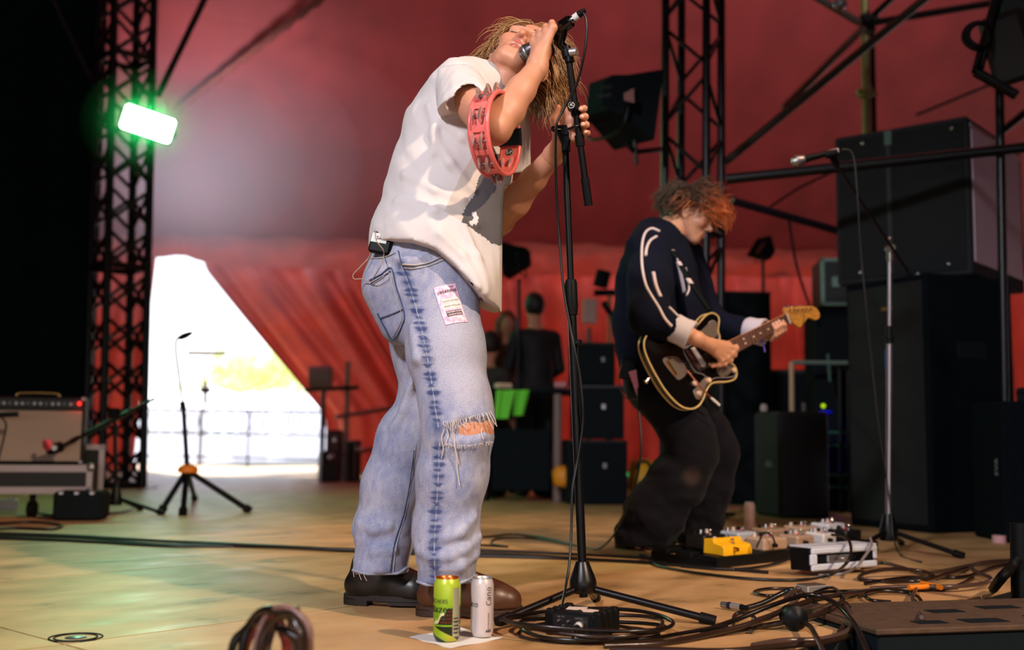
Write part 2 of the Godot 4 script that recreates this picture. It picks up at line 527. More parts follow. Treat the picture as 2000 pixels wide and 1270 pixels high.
	pole("scaffold_pole", "dark tube sloping down behind the guitarist's hair towards the speakers", at(1430, 392, 7.6), at(1640, 452, 7.9), 0.028, mat(Color(0.16, 0.15, 0.18), 0.35, 0.5))
	pole("scaffold_pole", "dark tube from the upper pole joint to the top right corner", at(1695, 46, 8.5), at(1985, -2, 8.0), 0.028, sc)
	pole("scaffold_pole", "short dark tube rising right from the upper pole joint", at(1700, 36, 8.5), at(1765, -25, 8.3), 0.026, sc)
	pole("scaffold_pole", "upright dark tube right of the speaker stack", at(1946, 440, 6.1) * Vector3(1, 0, 1), at(1950, 60, 6.1), 0.024, sc)
	pole("scaffold_pole", "dark diagonal tube at the right edge below the hanging lamp", at(1950, 262, 7.2), at(2040, 190, 7.2), 0.026, sc)
	pole("scaffold_pole", "thin red-lit tube slanting behind the speaker stack", at(1790, 225, 9.2), at(2020, 130, 9.2), 0.014, mat(Color(0.22, 0.06, 0.06), 0.6))
	for k in 3:
		var p := [at(1691, 38, 8.5), at(1690, 182, 8.55), at(1694, 52, 8.52)][k] as Vector3
		mb = MB.new()
		mb.xf = Transform3D(Basis(Vector3.UP, 0.5 * k), p)
		mb.box(Vector3.ZERO, Vector3(0.10, 0.07, 0.11), 0.015)
		mb.rod(Vector3(-0.09, 0, 0), Vector3(0.09, 0, 0.03), 0.016, 8)
		mb.rod(Vector3(0, -0.05, 0.05), Vector3(0, 0.05, 0.05), 0.014, 8)
		one("scaffold_clamp", ["dark clamp that joins the tubes near the top", "pale clamp halfway up the galvanised pole", "lower of the two clamps at the tube joint"][k], "clamp", mb, M.black_metal if k != 1 else yel)
	# a thin stay wires
	for k in 2:
		mb = MB.new()
		mb.tube(spline([[at(1496, 410, 7.69), at(1560, 368, 7.9), at(1632, 333, 8.0)], [at(1540, 424, 7.76), at(1556, 520, 7.8), at(1582, 600, 7.9)]][k], 5), 0.009, 6)
		one("stay_wire", ["thin dark stay slanting up to the level tube", "thin dark cord hanging from the sloping tube"][k], "wire", mb, M.black_matte)
	# bright ballast lamp seen at the top
	mb = MB.new()
	mb.rod(at(1590, -8, 8.3), at(1678, 44, 8.4), 0.03, 10)
	var bar := one("crossbar_tube", "short pale tube slanting into the upper pole joint", "pole", mb, mat(Color(0.45, 0.42, 0.40), 0.4, 0.6))
	mb = MB.new()
	mb.ball(at(1640, 8, 8.2), Vector3(0.055, 0.05, 0.055))
	one("lamp_bulb", "round glass lamp beside the slanting pale tube", "lamp", mb, mat(Color(0.55, 0.55, 0.6), 0.12, 0.7))

	# hooded lamps
	var big := lamp_head("hooded_lamp", "large hooded stage lamp hanging beside the slim truss tower", at(1202, 200, 6.9), Vector3(0.80, -0.12, -0.5), 0.37, Vector3(0.1, 1, 0))
	var wd := MB.new()
	wd.text(words("STAGE", 0.024), facing(at(1184, 170, 6.63), Vector3(-0.45, -0.1, 0.9)))
	wd.text(words("STUDIO", 0.028), facing(at(1180, 187, 6.63), Vector3(-0.45, -0.1, 0.9)))
	part("lettering", wd, mat(Color(0.22, 0.17, 0.17), 0.6), big)
	var em := MB.new()
	em.xf = facing(at(1228, 188, 6.63), Vector3(-0.45, -0.1, 0.9))
	em.prism(PackedVector2Array([Vector2(-0.03, -0.022), Vector2(0.035, -0.045), Vector2(0.035, 0.045), Vector2(-0.03, 0.022)]), 0.004)
	part("emblem", em, mat(Color(0.50, 0.34, 0.32), 0.6), big)
	mb = MB.new()
	mb.tube(PackedVector3Array([at(1222, 280, 6.9), at(1240, 297, 6.9), at(1290, 292, 7.15)]), 0.018, 7)
	mb.rod(at(1240, 275, 6.9), at(1243, 322, 6.9), 0.014, 6)
	part("hook_clamp", mb, M.black_metal, big)
	lamp_head("hooded_lamp", "black hooded lamp on a stand against the red curtain, beside the singer's hem", at(1012, 505, 9.8), Vector3(-0.85, -0.1, -0.2), 0.25)
	lamp_head("hooded_lamp", "small black hooded lamp against the red curtain, right of the guitarist", at(1493, 492, 10.0), Vector3(-0.6, 0.5, 0.3), 0.17)
	for k in 2:
		var st := thing("lamp_stand", ["tall thin stand under the hooded lamp beside the singer", "thin stand under the small hooded lamp"][k], "stand", Vector3([at(1013, 600, 9.8), at(1493, 600, 10.0)][k].x, 0, [-9.8, -10.0][k]))
		mb = MB.new()
		var p := [at(1014, 545, 9.8), at(1490, 505, 10.0)][k] as Vector3
		mb.rod(Vector3(p.x, 0.5, p.z), p, 0.016, 8)
		part("pole", mb, M.black_metal, st)
		for i in 3:
			mb = MB.new()
			mb.rod(Vector3(p.x, 0.55, p.z), Vector3(p.x + cos(i * TAU / 3) * 0.4, 0.01, p.z + sin(i * TAU / 3) * 0.4), 0.012, 7)
			part("leg", mb, M.black_metal, st)

	# the dark cluster at the top right corner
	var cl := thing("moving_light", "dark moving light hanging in the top right corner", "stage lamp", at(1960, 180, 5.6))
	mb = MB.new()
	mb.xf = facing(at(1975, 92, 5.6), Vector3(-0.5, -0.35, 0.8), Vector3(-0.2, 1, 0))
	mb.box(Vector3.ZERO, Vector3(0.22, 0.36, 0.25), 0.03)
	part("head", mb, mat(Color(0.05, 0.055, 0.045), 0.6), cl)
	mb = MB.new()
	mb.xf = facing(at(1982, 5, 5.6), Vector3(-0.3, -0.2, 0.9), Vector3(-0.2, 1, 0))
	mb.box(Vector3.ZERO, Vector3(0.18, 0.16, 0.22), 0.02)
	part("base", mb, mat(Color(0.045, 0.05, 0.045), 0.6), cl)
	mb = MB.new()
	mb.rod(at(1908, 142, 5.5), at(1955, -30, 5.5), 0.028, 10)
	mb.rod(at(1905, 140, 5.5), at(1985, 186, 5.5), 0.026, 10)
	part("yoke", mb, M.black_metal, cl)
	for k in 2:
		mb = MB.new()
		var pts := []
		var m := at(1910, 72, 5.45)
		for i in 13: pts.append(m + Vector3(cos(TAU * i / 12 + 0.4) * (0.068 - 0.014 * k), sin(TAU * i / 12 + 0.4) * (0.07 - 0.01 * k), 0.02 * k + 0.012 * sin(i)))
		pts.append(at(1905 + 14 * k, 130, 5.45))
		mb.tube(spline(pts, 4), 0.012, 7)
		one("coiled_cable", ["outer loop of black cable coiled beside the hanging light", "inner loop of black cable coiled beside the hanging light"][k], "cable", mb, M.rubber)

func fog(called: String, c: Vector3, size: Vector3, density: float, color: Color) -> void:
	var v := FogVolume.new()
	v.name = numbered(called)
	v.shape = RenderingServer.FOG_VOLUME_SHAPE_ELLIPSOID
	v.size = size
	var m := FogMaterial.new()
	m.density = density
	m.albedo = color
	m.edge_fade = 0.6
	v.material = m
	add_child(v)
	v.position = c
	v.set_meta("kind", "stuff")

# ---------------------------------------------------------------- amplifiers, speakers, stands and crew behind the band
func yaw_box(near: Vector3, to_left: Vector3, to_right: Vector3, y0: float, y1: float) -> Array:    # [transform at the box's middle, size] from its nearest upright edge
	var l := Vector3(to_left.x - near.x, 0, to_left.z - near.z)
	var x := -l.normalized()
	var z := Vector3.UP.cross(x) * -1.0
	var r := Vector3(to_right.x - near.x, 0, to_right.z - near.z)
	var dep := absf(r.dot(z))
	z = z * signf(r.dot(z))
	var c := Vector3(near.x, (y0 + y1) / 2, near.z) + l / 2 + z * dep / 2
	return [Transform3D(Basis(x, Vector3.UP, x.cross(Vector3.UP)), c), Vector3(l.length(), y1 - y0, dep)]

func cabinet(called: String, label: String, cat: String, b: Array, m: Material, bevel := 0.012, group := "") -> Node3D:
	var x: Transform3D = b[0]
	var s: Vector3 = b[1]
	var t := thing(called, label, cat, x.origin - Vector3.UP * s.y / 2, group)
	var mb := MB.new()
	mb.xf = x
	mb.box(Vector3.ZERO, s, bevel)
	part("body", mb, m, t)
	return t

func inset(called: String, t: Node3D, x: Transform3D, c: Vector3, s: Vector3, m: Material, bevel := 0.002) -> MeshInstance3D:
	var mb := MB.new()
	mb.xf = x
	mb.box(c, s, bevel)
	return part(called, mb, m, t)

func tripod_legs(t: Node3D, hub: Vector3, feet: Array, r: float, m: Material) -> void:
	for q: Vector3 in feet:
		var mb := MB.new()
		mb.rod(hub, q, r, 9)
		var lg := part("leg", mb, m, t)
		mb = MB.new()
		var d := (q - hub).normalized()
		mb.rod(q - d * 0.04, q + d * 0.005, r * 1.5, 9)
		part("rubber_foot", mb, M.rubber, lg)

func backline() -> void:
	var mb: MB
	# --- combo amplifier on a flight case
	var A0 := at(-32, 772, 6.75)
	var A1 := at(167, 776, 6.9)
	var y0 := at(100, 907, 6.85).y
	var y1 := at(167, 776, 6.9).y
	var ax := Vector3(A1.x - A0.x, 0, A1.z - A0.z)
	var w := ax.length()
	var X := ax.normalized()
	var Zf := X.cross(Vector3.UP)
	var tf := Transform3D(Basis(X, Vector3.UP, Zf), Vector3(A0.x, 0, A0.z) + ax / 2 + Vector3.UP * (y0 + y1) / 2 - Zf * 0.12)
	var h := y1 - y0
	var amp := cabinet("guitar_amplifier", "guitar combo amplifier with silver grille cloth and red pilot lamp on a flight case", "amplifier", [tf, Vector3(w, h, 0.24)], M.tolex, 0.012)
	var cloth := mat(Color(0.60, 0.52, 0.47), 0.8)
	inset("grille_cloth", amp, tf, Vector3(0, -0.035, 0.12), Vector3(w - 0.03, h - 0.105, 0.010), cloth, 0.003)
	for i in 60:
		mb = MB.new()
		mb.xf = tf
		mb.box(Vector3(0, -0.035 + (h - 0.115) * (i / 59.0 - 0.5), 0.1255), Vector3(w - 0.036, 0.0022, 0.002))
		part("grille_rib", mb, mat(Color(0.70, 0.63, 0.58), 0.7) if i == 0 else (amp.get_node("grille_rib") as MeshInstance3D).material_override, amp)
	inset("control_panel", amp, tf, Vector3(0, h / 2 - 0.042, 0.122), Vector3(w - 0.03, 0.052, 0.010), mat(Color(0.10, 0.07, 0.06), 0.35, 0.4), 0.003)
	for i in 14:
		mb = MB.new()
		mb.xf = tf * Transform3D(Basis(Vector3.RIGHT, PI / 2), Vector3(-w / 2 + 0.05 + 0.034 * i, h / 2 - 0.045, 0.126))
		mb.lathe([Vector2(0.011, 0), Vector2(0.010, 0.014), Vector2(0.0075, 0.018), Vector2(0, 0.018)], 12)
		part("knob", mb, M.steel if i % 3 else M.black_gloss, amp)
	mb = MB.new()
	mb.ball(tf * Vector3(w / 2 - 0.032, h / 2 - 0.040, 0.13), Vector3(0.0115, 0.0115, 0.008))
	part("pilot_lamp", mb, glow(Color(1.0, 0.16, 0.12), 2.6), amp)
	omni("pilot_glow", tf * Vector3(w / 2 - 0.032, h / 2 - 0.040, 0.15), Color(1.0, 0.2, 0.15), 0.006, 0.01)
	mb = MB.new()
	mb.xf = tf
	mb.tube(spline([Vector3(-0.12, h / 2, 0), Vector3(-0.10, h / 2 + 0.022, 0), Vector3(0.10, h / 2 + 0.022, 0), Vector3(0.12, h / 2, 0)], 4), 0.008, 6)
	part("carry_handle", mb, M.brass, amp)
	for q in [[-1, 1], [1, 1], [1, -1], [-1, -1]]:
		mb = MB.new()
		mb.xf = tf
		mb.box(Vector3((w / 2 - 0.012) * q[0], (h / 2 - 0.012) * q[1], 0.108), Vector3(0.03, 0.03, 0.03), 0.008)
		part("corner_cap", mb, M.steel, amp)
	var cy0 := at(100, 966, 6.8).y
	var cf := Transform3D(tf.basis, Vector3(tf.origin.x + 0.04, (cy0 + y0) / 2, tf.origin.z))
	var ch := y0 - cy0 - 0.004
	var fc := cabinet("flight_case", "black flight case with bare aluminium edges under the amplifier", "case", [cf, Vector3(w + 0.06, ch, 0.36)], mat(Color(0.035, 0.045, 0.05), 0.6), 0.004)
	var edge := mat(Color(0.62, 0.56, 0.55), 0.4, 0.55)
	for s in [-1, 1]: inset("edge_profile", fc, cf, Vector3(0, s * (ch / 2 - 0.022), 0.181), Vector3(w + 0.062, 0.044, 0.006), edge)
	inset("edge_profile", fc, cf, Vector3((w + 0.06) / 2 - 0.018, 0, 0.183), Vector3(0.036, ch, 0.006), edge)
	for s in [-1, 1]:
		mb = MB.new()
		mb.ball(cf * Vector3((w + 0.06) / 2 - 0.015, s * (ch / 2 - 0.015), 0.18), Vector3(0.028, 0.028, 0.018), 12, 8)
		part("ball_corner", mb, M.steel, fc)
	for q in [[-0.28, 0.12], [-0.02, 0.12], [-0.28, -0.13], [0.28, -0.13]]:
		mb = MB.new()
		var c := cf * Vector3(q[0], 0, q[1])
		mb.rod(Vector3(c.x, cy0, c.z), Vector3(c.x, 0.10, c.z), 0.02, 8)
		mb.xf = Transform3D(Basis.IDENTITY, Vector3(c.x, 0.05, c.z))
		mb.rod(Vector3(-0.018, 0, 0), Vector3(0.018, 0, 0), 0.05, 16)
		part("caster", mb, M.rubber, fc)
	# tall lid standing behind
	var lf := Transform3D(tf.basis, at(186, 915, 7.15))
	lf.origin.y = at(186, 915, 7.15).y
	var lid := thing("case_lid", "aluminium-edged case lid standing upright behind the amplifier", "case", Vector3(lf.origin.x, 0, lf.origin.z))
	var lh := at(186, 868, 7.15).y
	lf.origin.y = lh / 2
	inset("panel", lid, lf, Vector3(-0.05, 0, 0), Vector3(0.15, lh - 0.02, 0.10), mat(Color(0.03, 0.035, 0.04), 0.7))
	inset("edge_profile", lid, lf, Vector3(0.038, 0, 0.04), Vector3(0.032, lh, 0.04), edge)
	inset("edge_profile", lid, lf, Vector3(-0.04, lh / 2 - 0.018, 0.045), Vector3(0.19, 0.034, 0.03), edge)
	# stage box in front of the case
	var bx := Transform3D(Basis(Vector3.UP, 0.15), fl(138, 1019) + Vector3(0, 0.085, -0.16))
	var sb := cabinet("stage_box", "black stage box with bright latches on the deck below the flight case", "box", [bx, Vector3(0.27, 0.165, 0.26)], M.black_matte, 0.015)
	for i in 3: inset("latch", sb, bx, Vector3(-0.09 + 0.085 * i, 0.075, 0.12), Vector3(0.03, 0.022, 0.04), M.chrome, 0.005)
	var pb := Transform3D(Basis(Vector3.UP, 0.3), fl(12, 1002) + Vector3(0, 0.05, 0))
	var sp := cabinet("effects_pedal", "small white effects pedal on the deck at the left edge", "pedal", [pb, Vector3(0.13, 0.07, 0.10)], M.white, 0.01)
	mb = MB.new()
	mb.rod(pb * Vector3(0.03, 0.035, 0.02), pb * Vector3(0.03, 0.055, 0.02), 0.012, 10)
	part("footswitch", mb, M.chrome, sp)

	# --- boom stand in front of the amplifier
	var bs := thing("boom_stand", "black boom stand whose arm dips down in front of the amplifier", "microphone stand", fl(222, 998))
	var hub := at(221, 972, 7.15)
	hub = Vector3(hub.x, hub.y, -7.2)
	tripod_legs(bs, hub, [fl(318, 1003, 0.012), fl(186, 1004, 0.012), Vector3(hub.x + 0.05, 0.012, hub.z - 0.34)], 0.012, M.black_metal)
	var top := at(224, 808, 7.2)
	mb = MB.new()
	mb.rod(hub, top, 0.013, 12)
	part("pole", mb, M.black_metal, bs)
	mb = MB.new()
	mb.xf = aim(hub + Vector3.DOWN * 0.03, hub + Vector3.UP)
	mb.lathe([Vector2(0.0, -0.02), Vector2(0.04, -0.02), Vector2(0.042, 0.01), Vector2(0.02, 0.09), Vector2(0, 0.09)], 18)
	part("hub", mb, M.black_metal, bs)
	mb = MB.new()
	mb.xf = Transform3D(Basis.IDENTITY, top)
	mb.box(Vector3.ZERO, Vector3(0.07, 0.07, 0.06), 0.012)
	part("boom_joint", mb, M.black_paint, bs)
	mb = MB.new()
	mb.rod(at(302, 779, 7.4), at(112, 876, 6.75), 0.011, 10)
	mb.rod(at(250, 805, 7.28), at(140, 862, 6.85), 0.017, 10)
	part("boom_tube", mb, M.black_metal, bs)
	var im := thing("instrument_microphone", "black instrument microphone with pink tape on the boom in front of the grille cloth", "microphone", at(104, 878, 6.72))
	mb = MB.new()
	mb.rod(at(118, 873, 6.75), at(96, 878, 6.68), 0.032, 16)
	part("capsule_body", mb, M.black_paint, im)
	mb = MB.new()
	mb.rod(at(97, 868, 6.69), at(89, 871, 6.67), 0.034, 16)
	part("tape", mb, mat(Color(0.92, 0.34, 0.40), 0.6), im)
	mb = MB.new()
	mb.xf = facing(at(107, 875, 6.66), Vector3(0.1, 0, 1))
	mb.rod(Vector3.ZERO, Vector3(0, 0, 0.012), 0.016, 14)
	part("ring", mb, M.alu, im)
	var im2 := thing("instrument_microphone", "dark microphone poking in from the left edge before the amplifier", "microphone", at(0, 810, 6.6))
	mb = MB.new()
	mb.rod(at(-40, 812, 6.5), at(36, 809, 6.6), 0.016, 12)
	part("capsule_body", mb, M.black_paint, im2)
	mb = MB.new()
	mb.tube(spline([at(2, 815, 6.55), at(12, 830, 6.55), at(4, 870, 6.55), at(-12, 930, 6.5)], 5), 0.006, 6)
	part("cable", mb, M.cable, im2)

	# --- gooseneck stand with orange collar
	var hs := thing("gooseneck_stand", "slim black gooseneck stand with orange leg collar and empty clip", "microphone stand", fl(366, 985))
	var hb := at(367, 915, 7.35)
	tripod_legs(hs, hb + Vector3(0, -0.01, 0.02), [fl(314, 1000, 0.012), fl(357, 1004, 0.012), fl(488, 998, 0.012), fl(380, 973, 0.012)], 0.019, M.black_paint)
	mb = MB.new()
	mb.rod(hb + Vector3(0, -0.045, 0), at(358, 792, 7.35), 0.017, 12, 0.015)
	mb.rod(at(358, 800, 7.35), at(356, 785, 7.35), 0.021, 12)
	part("lower_tube", mb, M.black_metal, hs)
	mb = MB.new()
	mb.tube(spline([at(357, 790, 7.35), at(351, 745, 7.35), at(345, 700, 7.35), at(343, 675, 7.35), at(346, 662, 7.35), at(356, 654, 7.35)], 7), 0.0085, 9)
	part("gooseneck", mb, M.black_metal, hs)
	mb = MB.new()
	mb.xf = aim(at(352, 660, 7.35), at(384, 646, 7.35))
	mb.lathe([Vector2(0.0, -0.01), Vector2(0.022, -0.008), Vector2(0.030, 0.03), Vector2(0.022, 0.07), Vector2(0.010, 0.085), Vector2(0.008, 0.125), Vector2(0, 0.125)], 14, Transform3D.IDENTITY, 0.7)
	part("clip", mb, M.black_paint, hs)
	mb = MB.new()
	mb.xf = Transform3D(Basis.IDENTITY, hb)
	mb.lathe([Vector2(0.0, -0.028), Vector2(0.060, -0.028), Vector2(0.066, -0.01), Vector2(0.055, 0.012), Vector2(0.022, 0.026), Vector2(0, 0.026)], 18)
	part("collar", mb, M.orange, hs)

	# --- things by the curtain at the way out
	var wl := thing("work_lamp", "grey drum-shaped work lamp on a pale stand by the gathered curtain", "lamp", Vector3(at(628, 800, 13).x, 0, -13))
	mb = MB.new()
	mb.rod(at(606, 737, 13), at(648, 737, 13), 0.13, 20)
	part("drum", mb, mat(Color(0.60, 0.55, 0.53), 0.6), wl)
	mb = MB.new()
	mb.rod(Vector3(at(632, 760, 13).x, 0, -13), at(632, 760, 13), 0.03, 9)
	part("pole", mb, mat(Color(0.42, 0.34, 0.31), 0.5), wl)
	mb = MB.new()
	mb.rod(at(595, 762, 13), at(700, 757, 13), 0.028, 9)
	part("cross_tube", mb, M.truss, wl)
	var ps := thing("stage_post", "pale upright post standing before the red curtain", "post", Vector3(at(679, 800, 13.2).x, 0, -13.2))
	mb = MB.new()
	mb.rod(Vector3(at(677, 800, 13.2).x, 0, -13.2), at(680, 706, 13.2), 0.032, 10)
	part("pole", mb, mat(Color(0.66, 0.55, 0.46), 0.6), ps)
	mb = MB.new()
	mb.rod(at(650, 892, 13.1), at(780, 868, 13.4), 0.026, 9)
	mb.rod(at(655, 815, 13.1), at(775, 796, 13.4), 0.026, 9)
	part("rail", mb, mat(Color(0.52, 0.42, 0.40), 0.5, 0.4), ps)
	for k in 3:
		var c := [at(655, 840, 12.9), at(642, 880, 12.8), at(690, 860, 13.0)][k] as Vector3
		var xf := Transform3D(Basis(Vector3.UP, 0.4 * k), Vector3(c.x, c.y / 2, c.z))
		var bb := cabinet("floor_lamp_unit", ["tall dark red-lit lamp unit under the grey work lamp", "short lamp unit with bright lens beside the bright way out", "narrow dark lamp unit beside the pale post"][k], "stage lamp", [xf, Vector3([0.16, 0.2, 0.12][k], c.y, 0.2)], mat([Color(0.30, 0.12, 0.12), Color(0.16, 0.13, 0.14), Color(0.22, 0.08, 0.08)][k], 0.5), 0.02)
		mb = MB.new()
		mb.xf = xf
		mb.ball(Vector3(0, c.y * 0.3, 0.1), Vector3(0.045, 0.045, 0.02), 12, 7)
		part("lens", mb, M.chrome, bb)

	crew()
	speakers()

func figure(called: String, label: String, foot: Vector3, height: float, turn: float, shirt: Color, hair: Color, sit := 0.0, long_hair := false) -> void:
	var k := height / 1.78
	var mb := MB.new()
	mb.colored = true
	var f := Field.new(Vector3(-0.42, -0.02, -0.36) * k, Vector3(0.42, 1.82, 0.42) * k, 0.024 * k)
	var hip := Vector3(0, 0.93 - sit * 0.4, 0)
	var chest := hip + Vector3(0, 0.42, 0.06)
	var neck := hip + Vector3(0, 0.58, 0.06)
	var P := func(p: Vector3) -> Vector3: return p * k
	f.chain([P.call(hip), P.call(hip + Vector3(0, 0.2, 0.01)), P.call(chest)], [0.15 * k, 0.14 * k, 0.155 * k], 0.06, false, Vector3.BACK, 1.3)
	f.cap(P.call(chest + Vector3(-0.16, 0.07, 0)), P.call(chest + Vector3(0.16, 0.07, 0)), 0.075 * k, 0.075 * k, 0.06)
	f.chain([P.call(neck), P.call(neck + Vector3(0, 0.1, 0.03))], [0.06 * k, 0.055 * k], 0.03)
	f.ell(P.call(neck + Vector3(0, 0.19, 0.05)), Vector3(0.078, 0.118, 0.098) * k, Basis.IDENTITY, 0.03)
	f.ell(P.call(neck + Vector3(0, 0.165, 0.145)), Vector3(0.014, 0.02, 0.022) * k, Basis.IDENTITY, 0.02)
	for s in [-1.0, 1.0]:
		f.chain([P.call(chest + Vector3(0.18 * s, 0.07, 0)), P.call(chest + Vector3(0.24 * s, -0.2, 0.02)), P.call(chest + Vector3(0.17 * s, -0.30, 0.24)), P.call(chest + Vector3(0.13 * s, -0.30, 0.33))], [0.062 * k, 0.05 * k, 0.036 * k, 0.028 * k], 0.02)
		for i in 4: f.cap(P.call(chest + Vector3(0.11 * s + 0.018 * i * s, -0.31, 0.33)), P.call(chest + Vector3(0.10 * s + 0.018 * i * s, -0.345, 0.385)), 0.012 * k, 0.011 * k, 0.008)
		if sit > 0.0:
			f.chain([P.call(hip + Vector3(0.09 * s, 0, 0)), P.call(hip + Vector3(0.11 * s, 0.02, 0.38)), P.call(Vector3(0.11 * s, 0.07, 0.34))], [0.10 * k, 0.08 * k, 0.055 * k], 0.03)
		else:
			f.chain([P.call(hip + Vector3(0.08 * s, 0, 0)), P.call(Vector3(0.10 * s, 0.5, 0.02)), P.call(Vector3(0.11 * s, 0.08, 0))], [0.115 * k, 0.085 * k, 0.06 * k], 0.03)
		f.cap(P.call(Vector3(0.11 * s, 0.045, -0.03)), P.call(Vector3(0.12 * s, 0.04, 0.15)), 0.045 * k, 0.04 * k, 0.02)
	var skin := lin(0.74, 0.50, 0.40)
	mb.xf = Transform3D(Basis(Vector3.UP, turn), Vector3.ZERO)
	f.mesh_into(mb, func(p: Vector3, _n: Vector3) -> Color:
		var q := p / k
		if q.y > neck.y - 0.01: return skin
		if q.z > 0.2 and q.y > hip.y and absf(q.x) < 0.3: return skin
		if q.y < 0.09: return lin(0.08, 0.07, 0.07)
		return lin(0.06, 0.06, 0.08) if q.y < hip.y else Color(shirt.r, shirt.g, shirt.b))
	var person := shape(numbered("person"), mb.mesh(), vmat(0.75), self)
	person.position = foot
	tag(person, label, "person", "")
	var hm := MB.new()
	hm.xf = Transform3D(Basis(Vector3.UP, turn), foot)
	var g := Field.new(P.call(neck + Vector3(-0.16, -0.25, -0.12)), P.call(neck + Vector3(0.16, 0.36, 0.2)), 0.016 * k)
	g.ell(P.call(neck + Vector3(0, 0.215, 0.03)), Vector3(0.094, 0.118, 0.108) * k, Basis.IDENTITY, 0.02)
	if long_hair:
		for s in [-1.0, 1.0]: g.chain([P.call(neck + Vector3(0.07 * s, 0.2, 0.02)), P.call(neck + Vector3(0.095 * s, 0.02, 0.04)), P.call(neck + Vector3(0.10 * s, -0.14, 0.07))], [0.05 * k, 0.042 * k, 0.025 * k], 0.03)
		g.cap(P.call(neck + Vector3(0, 0.15, -0.04)), P.call(neck + Vector3(0, -0.12, -0.05)), 0.07 * k, 0.06 * k, 0.03)
	g.cap(P.call(neck + Vector3(0, 0.12, 0.15)), P.call(neck + Vector3(0, 0.18, 0.17)), 0.068 * k, 0.066 * k, 0.01, true)
	g.mesh_into(hm)
	part("hair", hm, mat(hair, 0.6), person)

